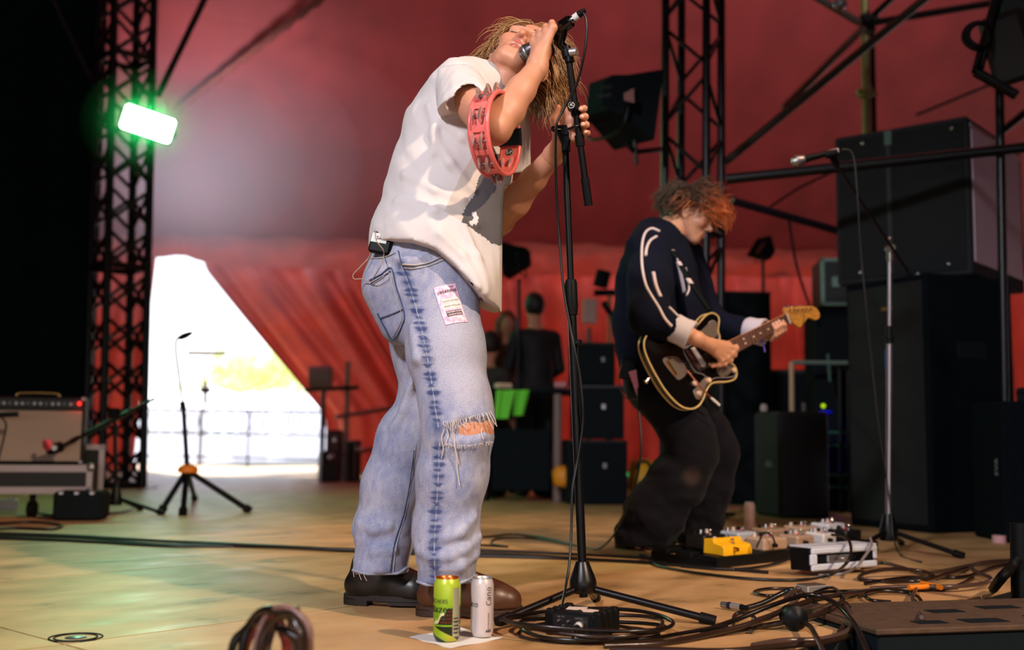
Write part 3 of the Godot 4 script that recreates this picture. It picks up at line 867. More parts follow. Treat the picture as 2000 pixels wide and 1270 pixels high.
func crew() -> void:
	var p := at(1048, 760, 9.9)
	figure("person", "crew member in black t-shirt with dark hair standing behind the desk", Vector3(p.x, 0.0, p.z), 1.75, deg_to_rad(-165), lin(0.03, 0.035, 0.045), Color(0.05, 0.045, 0.045))
	p = at(986, 760, 10.5)
	figure("person", "crew member with long reddish hair facing the stage, beside the dark-haired one", Vector3(p.x, 0.0, p.z), 1.64, deg_to_rad(8), lin(0.30, 0.13, 0.10), Color(0.42, 0.19, 0.10), 0.0, true)
	p = at(946, 760, 9.8)
	figure("person", "seated crew member in a brown hooded top, hunched behind the singer's jeans", Vector3(p.x, 0.0, p.z), 1.72, deg_to_rad(150), lin(0.14, 0.09, 0.075), Color(0.13, 0.09, 0.08), 0.85)
	p = at(948, 700, 12.2)
	figure("person", "crew member in an orange vest, furthest back beside the singer's hip", Vector3(p.x, 0.0, p.z), 1.58, deg_to_rad(60), lin(0.75, 0.30, 0.07), Color(0.12, 0.10, 0.10))
	var mb: MB
	# desk
	var dk := thing("equipment_desk", "black equipment desk with a pale leg at the back of the stage", "desk", Vector3(at(1040, 800, 9.4).x, 0, -9.4))
	var a := at(938, 768, 9.4)
	var b := at(1128, 764, 9.4)
	mb = MB.new()
	mb.xf = Transform3D(Basis.IDENTITY, (a + b) / 2)
	mb.box(Vector3.ZERO, Vector3(b.x - a.x, 0.04, 0.5), 0.006)
	part("top", mb, M.black_matte, dk)
	for q in [[0, 0], [0, 1], [1, 0], [1, 1]]:
		mb = MB.new()
		var x := lerpf(a.x + 0.06, at(1087, 800, 9.4).x, q[0])
		var z: float = -9.4 + (0.2 if q[1] else -0.2)
		mb.rod(Vector3(x, 0, z), Vector3(x, a.y, z), 0.035, 8)
		part("leg", mb, mat(Color(0.50, 0.43, 0.40), 0.6) if q[0] == 1 and q[1] == 1 else M.black_metal, dk)
	mb = MB.new()
	mb.xf = Transform3D(Basis.IDENTITY, Vector3((a.x + b.x) / 2 - 0.1, 0.33, -9.45))
	mb.box(Vector3.ZERO, Vector3(0.55, 0.5, 0.4), 0.01)
	part("under_shelf", mb, M.black_matte, dk)
	for k in 2:
		var rows := []
		for i in 7:
			var row := []
			for j in 7:
				var u := j / 6.0
				var px := lerpf([966, 1004][k], [1003, 1032][k] as float - i * 1.4, u)
				row.append(at(px + (4.0 - i) * 0.8, lerpf(762, [818, 812][k], i / 6.0), 9.12) + Vector3(0, 0, 0.02 * sin(u * 9.0 + k)))
			rows.append(row)
		mb = MB.new()
		mb.sheet(rows, 0.008, Vector3.BACK)
		one("safety_vest", ["bright green safety vest hanging from the desk, the wider one", "bright green safety vest hanging from the desk, the narrower one"][k], "vest", mb, mat(Color(0.42, 0.85, 0.22), 0.7), "")
	for k in 2:
		mb = MB.new()
		var c := [at(983, 757, 9.3), at(1096, 755, 9.3)][k] as Vector3
		mb.xf = Transform3D(Basis(Vector3.UP, 0.4 + k), c + Vector3.UP * 0.01)
		mb.box(Vector3.ZERO, Vector3(0.13, 0.05, 0.10), 0.01)
		one("desk_box", ["cream box lying on the desk above the green vest", "pink and white box lying on the right of the desk"][k], "box", mb, mat([Color(0.85, 0.74, 0.60), Color(0.78, 0.50, 0.50)][k], 0.7))
	# stacked cases at the right of the desk
	for k in 3:
		var c0 := [at(1160, 900, 9.0), at(1165, 780, 9.0), at(1155, 690, 9.1)][k] as Vector3
		var hs: float = [0.50, 0.42, 0.34][k]
		var ys: float = [0.0, 0.505, 0.93][k]
		var x := Transform3D(Basis(Vector3.UP, [0.1, -0.05, 0.15][k]), Vector3(c0.x, ys + hs / 2, c0.z))
		var cs := cabinet("equipment_case", ["lowest black case of the stack behind the microphone stand", "middle black case of the stack behind the microphone stand", "topmost black case of the stack, just below the pale lamp panel"][k], "case", [x, Vector3([0.46, 0.42, 0.30][k], hs, 0.4)], M.black_matte, 0.01)
		inset("catch", cs, x, Vector3(0.05, hs * 0.1, 0.2), Vector3(0.03, 0.04, 0.012), M.steel)
		inset("edge_profile", cs, x, Vector3(0, hs / 2 - 0.012, 0.2), Vector3([0.46, 0.42, 0.30][k], 0.02, 0.006), mat(Color(0.10, 0.10, 0.105), 0.5, 0.3))
	# pale lamp panel and small lights on a post by the curtain
	var lp := thing("panel_lamp", "pale upright lamp panel on a stand between stand pole and guitarist", "stage lamp", Vector3(at(1152, 600, 10.4).x, 0, -10.4))
	mb = MB.new()
	mb.xf = Transform3D(Basis(Vector3.BACK, -0.02), at(1152, 608, 10.4))
	mb.box(Vector3.ZERO, Vector3(0.135, 0.23, 0.06), 0.012)
	part("panel", mb, mat(Color(0.74, 0.60, 0.55), 0.6), lp)
	mb = MB.new()
	mb.rod(Vector3(at(1152, 600, 10.4).x, 0, -10.45), at(1150, 640, 10.45), 0.02, 8)
	part("pole", mb, mat(Color(0.35, 0.25, 0.22), 0.5), lp)
	var dl := thing("spot_lamp", "dark clustered spot lamp beside the pale lamp panel", "stage lamp", Vector3(at(1180, 600, 10.2).x, 0, -10.2))
	mb = MB.new()
	mb.rod(at(1172, 560, 10.2), at(1180, 530, 10.2), 0.07, 14)
	mb.rod(at(1160, 572, 10.2), at(1210, 572, 10.2), 0.03, 8)
	mb.rod(at(1178, 590, 10.2), at(1200, 625, 10.2), 0.03, 8)
	part("head", mb, M.black_matte, dl)
	mb = MB.new()
	mb.rod(Vector3(at(1190, 700, 10.2).x, 0, -10.2), at(1190, 690, 10.2), 0.035, 9)
	mb.rod(at(1190, 690, 10.2), at(1190, 570, 10.2), 0.02, 9)
	part("pole", mb, mat(Color(0.62, 0.38, 0.24), 0.6), dl)
	# bags and clutter on the deck
	var lump := func(called: String, label: String, cat: String, c: Vector3, r: Vector3, m: Material, sd: int) -> MeshInstance3D:
		var q := MB.new()
		q.ball(Vector3.ZERO, Vector3.ONE, 22, 14)
		var nn := FastNoiseLite.new()
		nn.seed = sd
		nn.frequency = 0.7
		for i in q.v.size():
			var o := q.v[i]
			var e := o.sign() * Vector3(pow(absf(o.x), 0.7), pow(absf(o.y), 0.7), pow(absf(o.z), 0.7))
			q.v[i] = c + Vector3.UP * r.y + e * r * (1.0 + 0.22 * nn.get_noise_3dv(o * 2.0))
			if q.v[i].y < 0.002: q.v[i].y = 0.002
		return one(called, label, cat, q, m)
	var yb := lump.call("duffel_bag", "yellow duffel bag slumped behind the guitarist's shin", "bag", fl(1256, 980), Vector3(0.13, 0.17, 0.10), mat(Color(0.80, 0.60, 0.05), 0.6), 4) as MeshInstance3D
	mb = MB.new()
	mb.tube(spline([at(1242, 918, 8.2), at(1250, 903, 8.2), at(1266, 905, 8.2), at(1272, 925, 8.2)], 5), 0.012, 6)
	part("bag_handle", mb, M.black_matte, yb)
	lump.call("duffel_bag", "small yellow pouch left of the yellow duffel bag", "bag", fl(1212, 944), Vector3(0.10, 0.03, 0.06), mat(Color(0.72, 0.58, 0.06), 0.6), 8)
	mb = MB.new()
	mb.ball(at(1225, 928, 9.6), Vector3.ONE * 0.02, 10, 7)
	one("status_light", "round green status light beside the yellow bag", "light", mb, M.green_led)
	lump.call("backpack", "black backpack on the deck left of the stand, behind the desk leg", "bag", fl(1075, 972), Vector3(0.16, 0.10, 0.12), M.black_matte, 12)
	lump.call("backpack", "dark rucksack beside the singer's trouser leg at the back", "bag", fl(985, 958), Vector3(0.22, 0.11, 0.14), mat(Color(0.03, 0.04, 0.055), 0.8), 15)
	lump.call("backpack", "wide black bag behind the microphone stand's pole", "bag", fl(1165, 965), Vector3(0.20, 0.10, 0.14), M.black_matte, 19)
	lump.call("carrier_bag", "orange and yellow carrier bag on top of the clutter by the stand", "bag", at(1100, 940, 9.0) * Vector3(1, 0, 1) + Vector3(0, 0.12, 0.0), Vector3(0.085, 0.085, 0.07), mat(Color(0.90, 0.58, 0.10), 0.55), 23)
	lump.call("carrier_bag", "pale crumpled plastic bag beside the orange one", "bag", fl(1102, 958), Vector3(0.06, 0.09, 0.05), mat(Color(0.66, 0.70, 0.60), 0.4), 27)
	mb = MB.new()
	mb.xf = Transform3D(Basis.IDENTITY, Vector3(at(1174, 955, 8.9).x, 0.205, -8.9))
	mb.lathe([Vector2(0.0, 0.0), Vector2(0.034, 0.0), Vector2(0.043, 0.085), Vector2(0.045, 0.09), Vector2(0.0, 0.088)], 20)
	one("paper_cup", "paper cup standing on the wide black bag", "cup", mb, mat(Color(0.80, 0.64, 0.48), 0.7))

func speakers() -> void:
	var mb: MB
	var b := yaw_box(at(1815, 800, 6.3), at(1655, 800, 6.9), at(1980, 800, 6.6), 0.0, 1.46)
	var sub := cabinet("subwoofer", "tall black subwoofer cabinet at the bottom of the side fill stack", "speaker", b, M.carpet, 0.014)
	var x: Transform3D = b[0]
	var s: Vector3 = b[1]
	inset("grille", sub, x, Vector3(0, 0, s.z / 2 * signf((x.affine_inverse() * cx.origin).z)), Vector3(s.x - 0.06, s.y - 0.08, 0.02), tri_tex(mat(Color(0.05, 0.07, 0.08), 0.9), M.fine, 8.0), 0.004)
	inset("side_handle", sub, x, Vector3(s.x / 2, 0.3, 0), Vector3(0.012, 0.10, 0.22), M.black_matte, 0.004)
	inset("blue_label", sub, x, Vector3(s.x * 0.05, 0.25, s.z / 2 * signf((x.affine_inverse() * cx.origin).z) + 0.004), Vector3(0.05, 0.12, 0.02), mat(Color(0.04, 0.16, 0.42), 0.5), 0.002)
	inset("label_strip", sub, x, Vector3(s.x * 0.05, 0.55, s.z / 2 * signf((x.affine_inverse() * cx.origin).z) + 0.004), Vector3(0.09, 0.02, 0.02), mat(Color(0.40, 0.27, 0.10), 0.5), 0.002)
	b = yaw_box(at(1895, 400, 6.4), at(1632, 400, 6.92), at(1950, 400, 7.3), 1.465, 2.40)
	x = b[0]
	s = b[1]
	var sp := cabinet("side_fill_speaker", "big black side fill speaker on top of the stack, pale flank to the right", "speaker", b, mat(Color(0.05, 0.075, 0.085), 0.8), 0.012)
	var zf := signf((x.affine_inverse() * cx.origin).z)
	inset("grille", sp, x, Vector3(0, 0, s.z / 2 * zf), Vector3(s.x - 0.05, s.y - 0.06, 0.02), mat(Color(0.035, 0.055, 0.065), 0.95), 0.004)
	inset("centre_bar", sp, x, Vector3(-0.06, 0, (s.z / 2 + 0.008) * zf), Vector3(0.03, s.y - 0.08, 0.016), mat(Color(0.05, 0.06, 0.06), 0.5), 0.004)
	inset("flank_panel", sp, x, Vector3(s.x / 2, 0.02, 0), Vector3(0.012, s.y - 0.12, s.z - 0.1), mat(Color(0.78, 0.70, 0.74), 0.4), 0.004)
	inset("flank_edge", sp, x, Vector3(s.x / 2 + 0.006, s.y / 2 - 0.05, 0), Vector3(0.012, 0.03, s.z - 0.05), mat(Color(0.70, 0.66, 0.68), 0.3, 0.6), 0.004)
	for q in [[0.32, 0.40], [-0.22, 0.40], [-0.25, -0.40], [0.28, -0.40], [0.1, -0.44]]:
		mb = MB.new()
		mb.ball(x * Vector3(q[0], q[1], (s.z / 2 + 0.012) * zf), Vector3.ONE * 0.014, 10, 7)
		part("rivet", mb, M.chrome, sp)
	inset("latch", sp, x, Vector3(-0.06, s.y / 2 - 0.06, (s.z / 2 + 0.014) * zf), Vector3(0.045, 0.09, 0.012), mat(Color(0.35, 0.45, 0.40), 0.4, 0.5), 0.004)

	b = yaw_box(at(1960, 900, 5.75), at(1898, 900, 6.15), at(2120, 900, 6.0), 0.0, 0.715)
	x = b[0]
	s = b[1]
	var mon := cabinet("monitor_speaker", "low black speaker at the right edge with a grey lid box on it", "speaker", b, M.carpet, 0.012)
	var bad := MB.new()
	bad.text(words("EVA", 0.05, "Droid Sans", 700), x * Transform3D(Basis(Vector3.UP, PI if zf < 0 else 0.0) * Basis(Vector3.BACK, PI / 2), Vector3(0.12, 0.02, (s.z / 2 + 0.004) * zf)))
	part("lettering", bad, mat(Color(0.45, 0.45, 0.47), 0.5), mon)
	var gx := Transform3D(x.basis, x.origin + Vector3(0.12, s.y / 2 + 0.045, 0))
	var gl := cabinet("lid_box", "grey flat box lying on the low speaker at the right edge", "box", [gx, Vector3(0.36, 0.085, 0.3)], mat(Color(0.16, 0.17, 0.19), 0.4), 0.01)
	inset("lid_seam", gl, gx, Vector3(0, 0.01, 0), Vector3(0.364, 0.006, 0.304), M.black_matte, 0.001)

	b = yaw_box(at(1523, 900, 7.45), at(1474, 900, 7.85), at(1606, 900, 7.62), 0.0, 0.70)
	x = b[0]
	s = b[1]
	var dm := cabinet("drum_fill_speaker", "small dark grey speaker cabinet behind the lone can, left of the rack", "speaker", b, mat(Color(0.060, 0.066, 0.074), 0.7), 0.014)
	zf = signf((x.affine_inverse() * cx.origin).z)
	inset("grille", dm, x, Vector3(0, 0, s.z / 2 * zf), Vector3(s.x - 0.03, s.y - 0.04, 0.016), mat(Color(0.02, 0.026, 0.03), 0.7), 0.004)
	bad = MB.new()
	bad.text(words("d&b", 0.06, "Droid Sans", 700), x * Transform3D(Basis(Vector3.UP, PI if zf < 0 else 0.0), Vector3(0.05, -0.0, (s.z / 2 + 0.010) * zf)))
	part("lettering", bad, mat(Color(0.42, 0.46, 0.48), 0.5), dm)
	for k in 2:
		mb = MB.new()
		mb.xf = Transform3D(Basis.IDENTITY, Vector3(at([1492, 1570][k], 800, 7.65).x, 0.702, -7.65))
		mb.lathe([Vector2(0, 0), Vector2(0.024, 0), Vector2(0.026, 0.03), Vector2(0.014, 0.05), Vector2(0, 0.05)] if k == 0 else [Vector2(0, 0), Vector2(0.014, 0), Vector2(0.014, 0.06), Vector2(0, 0.062)], 16)
		one("bottle_cap" if k == 0 else "small_bottle", ["pale round pot on the small dark speaker cabinet", "slim grey bottle on the small dark speaker cabinet"][k], "container", mb, mat([Color(0.62, 0.55, 0.52), Color(0.35, 0.30, 0.28)][k], 0.5))

	# rack tower with blue lights, a case on it
	var rx := Transform3D(Basis(Vector3.UP, -0.1), Vector3(at(1632, 900, 8.5).x, 0.74, -8.5))
	var rk := cabinet("amplifier_rack", "black amplifier rack with a column of blue lights behind the small speaker", "rack", [rx, Vector3(0.36, 1.48, 0.5)], M.black_matte, 0.01)
	for py in [830, 857, 886, 915]:
		mb = MB.new()
		mb.ball(at(1612, py, 8.24), Vector3(0.014, 0.02, 0.008), 10, 7)
		part("blue_light", mb, M.blue_led, rk)
	for py in [845, 871, 928, 952]:
		mb = MB.new()
		mb.xf = Transform3D(rx.basis, at(1634, py, 8.24))
		mb.box(Vector3.ZERO, Vector3(0.19, 0.022, 0.012), 0.003)
		part("rack_panel", mb, mat(Color(0.16, 0.42, 0.32), 0.35, 0.4), rk)
	var gx2 := Transform3D(rx.basis, Vector3(at(1632, 560, 8.4).x, 1.49 + 0.19, -8.45))
	var gc := cabinet("flight_case", "green-lit flight case with metal edges on top of the amplifier rack", "case", [gx2, Vector3(0.26, 0.36, 0.4)], mat(Color(0.06, 0.10, 0.09), 0.5), 0.008)
	var ge := mat(Color(0.50, 0.62, 0.56), 0.4, 0.5)
	for q in [[0.0, 0.165, 0.26, 0.03], [0.0, -0.165, 0.26, 0.03], [-0.115, 0.0, 0.03, 0.36], [0.115, 0, 0.03, 0.36]]:
		inset("edge_profile", gc, gx2, Vector3(q[0], q[1], 0.2), Vector3(q[2], q[3], 0.012), ge, 0.004)
	inset("catch", gc, gx2, Vector3(-0.02, 0.0, 0.202), Vector3(0.06, 0.08, 0.012), ge, 0.006)
	# frame table
	var tb := thing("frame_table", "metal frame table with one pale post behind the small speaker", "table", Vector3(at(1600, 800, 8.0).x, 0, -8.0))
	mb = MB.new()
	mb.rod(Vector3(at(1545, 800, 8.0).x, 0, -8.0), at(1546, 708, 8.0), 0.018, 10)
	part("post", mb, mat(Color(0.72, 0.60, 0.46), 0.5), tb)
	mb = MB.new()
	mb.rod(at(1546, 708, 8.0), at(1656, 709, 8.0), 0.016, 10)
	part("rail", mb, ge, tb)
	mb = MB.new()
	mb.rod(at(1617, 692, 8.0), at(1621, 745, 8.0), 0.01, 8)
	part("peg", mb, mat(Color(0.22, 0.36, 0.30), 0.5), tb)
	for px in [1640, 1655]:
		mb = MB.new()
		mb.rod(Vector3(at(px, 800, 8.1).x, 0, -8.1), at(px, 709, 8.1), 0.016, 8)
		part("post", mb, M.black_metal, tb)
	mb = MB.new()
	mb.xf = Transform3D(Basis.IDENTITY, at(1467, 744, 9.33))
	mb.box(Vector3.ZERO, Vector3(0.12, 0.04, 0.04), 0.008)
	one("exit_strip_light", "small green strip light in the dark behind the guitar", "light", mb, glow(Color(0.02, 0.55, 0.28), 0.9))
	for k in 2:
		mb = MB.new()
		mb.ball(at([1608, 1612][k], [793, 805][k], 8.24), [Vector3.ONE * 0.016, Vector3(0.05, 0.012, 0.02)][k], 10, 7)
		one("status_light", ["yellow-green status light above the small dark speaker", "blue status light just below the yellow-green one"][k], "light", mb, [glow(Color(0.6, 0.75, 0.02), 1.6), glow(Color(0.03, 0.03, 0.6), 1.0)][k])
	# dark cases left of it, half lost in the shade
	var cxs := Transform3D(Basis(Vector3.UP, 0.1), Vector3(at(1440, 600, 9.2).x, 0.85, -9.2))
	var dc := cabinet("equipment_case", "tall black case in the shade between truss tower and curtain", "case", [cxs, Vector3(0.42, 1.70, 0.45)], M.black_matte, 0.012)
	inset("edge_profile", dc, cxs, Vector3(0, 0.52, 0.226), Vector3(0.42, 0.03, 0.012), mat(Color(0.20, 0.06, 0.055), 0.5), 0.003)
	inset("edge_profile", dc, cxs, Vector3(0, 0.84, 0.226), Vector3(0.42, 0.02, 0.012), mat(Color(0.12, 0.10, 0.10), 0.5), 0.003)
	var dx := Transform3D(Basis(Vector3.UP, -0.1), Vector3(at(1530, 760, 9.6).x, 0.55, -9.6))
	var dd := cabinet("equipment_case", "broad black case behind the guitar's headstock", "case", [dx, Vector3(0.95, 1.10, 0.5)], M.black_matte, 0.012)
	inset("edge_profile", dd, dx, Vector3(0, 0.53, 0.25), Vector3(0.95, 0.025, 0.012), mat(Color(0.10, 0.10, 0.10), 0.5), 0.003)

	# --- right hand microphone stand
	var D := 5.1
	var base := fl(1736, 1080)
	var st := thing("microphone_stand", "silver-poled boom microphone stand before the speaker stack", "microphone stand", base)
	var hub := Vector3(base.x, 0.10, base.z)
	tripod_legs(st, hub, [fl(1640, 1090, 0.012), fl(1880, 1086, 0.012), fl(1760, 1060, 0.012)], 0.011, M.black_metal)
	mb = MB.new()
	mb.xf = Transform3D(Basis.IDENTITY, hub)
	mb.lathe([Vector2(0, -0.05), Vector2(0.038, -0.045), Vector2(0.042, 0.0), Vector2(0.022, 0.075), Vector2(0.0, 0.075)], 18)
	part("hub", mb, M.black_metal, st)
	var silver := mat(Color(0.62, 0.58, 0.60), 0.28, 0.9)
	var mid := at(1737, 660, -base.z)
	var top := at(1738, 486, -base.z)
	mb = MB.new()
	mb.rod(hub, mid, 0.0135, 14)
	part("lower_tube", mb, silver, st)
	mb = MB.new()
	mb.rod(mid, top, 0.0098, 14)
	part("upper_tube", mb, silver, st)
	mb = MB.new()
	mb.xf = aim(mid, mid + Vector3.UP)
	mb.lathe([Vector2(0.01, -0.03), Vector2(0.018, -0.028), Vector2(0.018, -0.004), Vector2(0.027, -0.003), Vector2(0.027, 0.003), Vector2(0.018, 0.004), Vector2(0.017, 0.05), Vector2(0.01, 0.055)], 18)
	part("height_clutch", mb, M.black_paint, st)
	mb = MB.new()
	mb.xf = Transform3D(Basis.IDENTITY, top)
	mb.rod(Vector3(0, -0.06, 0), Vector3(0, 0.0, 0), 0.017, 14)
	mb.rod(Vector3(0, 0.0, -0.02), Vector3(0, 0, 0.024), 0.02, 16)
	mb.ball(Vector3(0, 0.046, 0.0), Vector3.ONE * 0.013, 12, 8)
	mb.rod(Vector3(0, 0.0, 0.0), Vector3(0, 0.046, 0), 0.006, 8)
	part("boom_joint", mb, mat(Color(0.45, 0.42, 0.40), 0.3, 0.8), st)
	mb = MB.new()
	mb.rod(at(1778, 538, 5.15), at(1634, 322, 4.9), 0.0068, 10)
	part("boom_tube", mb, M.black_metal, st)
	var m2 := thing("microphone", "silver-headed microphone on the boom before the speaker stack", "microphone", at(1556, 315, 4.85))
	var ball := at(1556, 315, 4.85)
	var tail := at(1642, 293, 4.83)
	mb = MB.new()
	mb.xf = aim(ball, tail)
	mb.lathe([Vector2(0.0, -0.0255), Vector2(0.0185, -0.018), Vector2(0.0255, 0.0), Vector2(0.0245, 0.012), Vector2(0.0205, 0.026)], 22)
	part("grille", mb, mat(Color(0.60, 0.57, 0.57), 0.4, 0.9), m2)
	mb = MB.new()
	mb.xf = aim(ball, tail)
	mb.lathe([Vector2(0.0255, -0.004), Vector2(0.0275, -0.002), Vector2(0.0275, 0.003), Vector2(0.0255, 0.005)], 22)
	mb.lathe([Vector2(0.0205, 0.026), Vector2(0.019, 0.034), Vector2(0.0175, 0.036)], 22)
	part("collar", mb, M.steel, m2)
	mb = MB.new()
	mb.xf = aim(ball, tail)
	mb.lathe([Vector2(0.0175, 0.036), Vector2(0.0165, 0.05), Vector2(0.0125, 0.135), Vector2(0.0, 0.135)], 20)
	part("handle", mb, M.black_metal, m2)
	mb = MB.new()
	mb.xf = aim(ball, tail)
	mb.lathe([Vector2(0.0, 0.1352), Vector2(0.0115, 0.1352), Vector2(0.0115, 0.185), Vector2(0.0, 0.185)], 18)
	part("plug", mb, mat(Color(0.80, 0.70, 0.66), 0.4), m2)
	mb = MB.new()
	mb.rod(at(1626, 306, 4.86), at(1633, 322, 4.9), 0.016, 12)
	mb.rod(at(1612, 303, 4.84), at(1636, 298, 4.83), 0.0175, 14)
	part("microphone_clip", mb, M.black_paint, st)
	mb = MB.new()
	mb.tube(spline([at(1645, 292, 4.83), at(1660, 294, 4.83), at(1668, 310, 4.83), at(1672, 345, 4.83), at(1676, 400, 4.84), at(1682, 500, 4.88), at(1692, 600, 4.9), at(1702, 700, 4.95), at(1715, 820, 4.97), at(1731, 930, 5.0), at(1741, 1010, 5.0), at(1745, 1050, 4.98), fl(1760, 1085, 0.006), fl(1800, 1098, 0.006)], 7), 0.0037, 7)
	one("microphone_cable", "thin cable falling from the microphone beside the silver-poled stand", "cable", mb, mat(Color(0.10, 0.085, 0.085), 0.5))

# ---------------------------------------------------------------- cans, pedals, cables, boxes on the deck
func can(called: String, label: String, c: Vector3, r: float, h: float, m: Material, lid: Material) -> Node3D:
	var t := thing(called, label, "can", c)
	var mb := MB.new()
	mb.xf = Transform3D(Basis.IDENTITY, c)
	mb.lathe([Vector2(0.0, 0.006), Vector2(r * 0.70, 0.004), Vector2(r * 0.78, 0.0), Vector2(r * 0.83, 0.001), Vector2(r, 0.014), Vector2(r, h - 0.020), Vector2(r * 0.97, h - 0.014), Vector2(r * 0.845, h - 0.004)], 40)
	part("body", mb, m, t)
	mb = MB.new()
	mb.xf = Transform3D(Basis.IDENTITY, c)
	mb.lathe([Vector2(r * 0.845, h - 0.004), Vector2(r * 0.86, h - 0.001), Vector2(r * 0.84, h), Vector2(r * 0.80, h - 0.001), Vector2(r * 0.78, h - 0.006), Vector2(0.0, h - 0.005)], 40)
	var l := part("lid", mb, lid, t)
	mb = MB.new()
	mb.xf = Transform3D(Basis.IDENTITY, c + Vector3(0.002, h - 0.0035, 0))
	mb.box(Vector3.ZERO, Vector3(0.022, 0.001, 0.014), 0.0004)
	part("ring_pull", mb, M.steel, l)
	return t

func round_text(t: Node3D, s: String, size: float, c: Vector3, r: float, deg: float, y: float, m: Material, upright := false, font := "Droid Sans", bold := 400) -> void:    # lettering bent round a can; deg 0 faces the camera, + to the right
	var mb := MB.new()
	mb.arrays(words(s, size, font, bold, 0.0003), func(q: Vector3) -> Array:
		var u := -q.y if upright else q.x
		var v := q.x if upright else q.y
		var a := deg_to_rad(deg) + u / r
		var o := Vector3(sin(a), 0, cos(a))
		return [c + o * (r + 0.0004 + q.z) + Vector3.UP * (y + v), o])
	part("lettering", mb, m, t)

func cable(label: String, pts: Array, r: float, m: Material, steps := 7, group := "") -> MeshInstance3D:
	var mb := MB.new()
	mb.tube(spline(pts, steps), r, 9)
	return one("cable", label, "cable", mb, m, group)

func run(a: Array) -> Array:     # [px, py, height] points on the deck
	return a.map(func(q): return fl(q[0], q[1], q[2] if q.size() > 2 else 0.007))

func xlr(label: String, a: Vector3, b: Vector3, band: Color) -> void:
	var t := thing("cable_connector", label, "connector", a.lerp(b, 0.5))
	var l := (b - a).length()
	var mb := MB.new()
	mb.xf = aim(a, b)
	mb.lathe([Vector2(0.007, 0.004), Vector2(0.0075, 0.0), Vector2(0.0092, 0.0), Vector2(0.0092, l * 0.25), Vector2(0.0, l * 0.25)], 18)
	part("barrel", mb, M.steel, t)
	mb = MB.new()
	mb.xf = aim(a, b)
	mb.lathe([Vector2(0.0, l * 0.25), Vector2(0.0102, l * 0.25), Vector2(0.0102, l * 0.38), Vector2(0.0, l * 0.38)], 18)
	part("band", mb, mat(band, 0.5), t)
	mb = MB.new()
	mb.xf = aim(a, b)
	mb.lathe([Vector2(0.0, l * 0.38), Vector2(0.0095, l * 0.38), Vector2(0.0095, l * 0.75), Vector2(0.0, l * 0.75)], 18)
	part("shell", mb, M.alu, t)
	mb = MB.new()
	mb.xf = aim(a, b)
	mb.lathe([Vector2(0.0, l * 0.75), Vector2(0.009, l * 0.75), Vector2(0.006, l), Vector2(0.0, l)], 16)
	part("boot", mb, M.rubber, t)

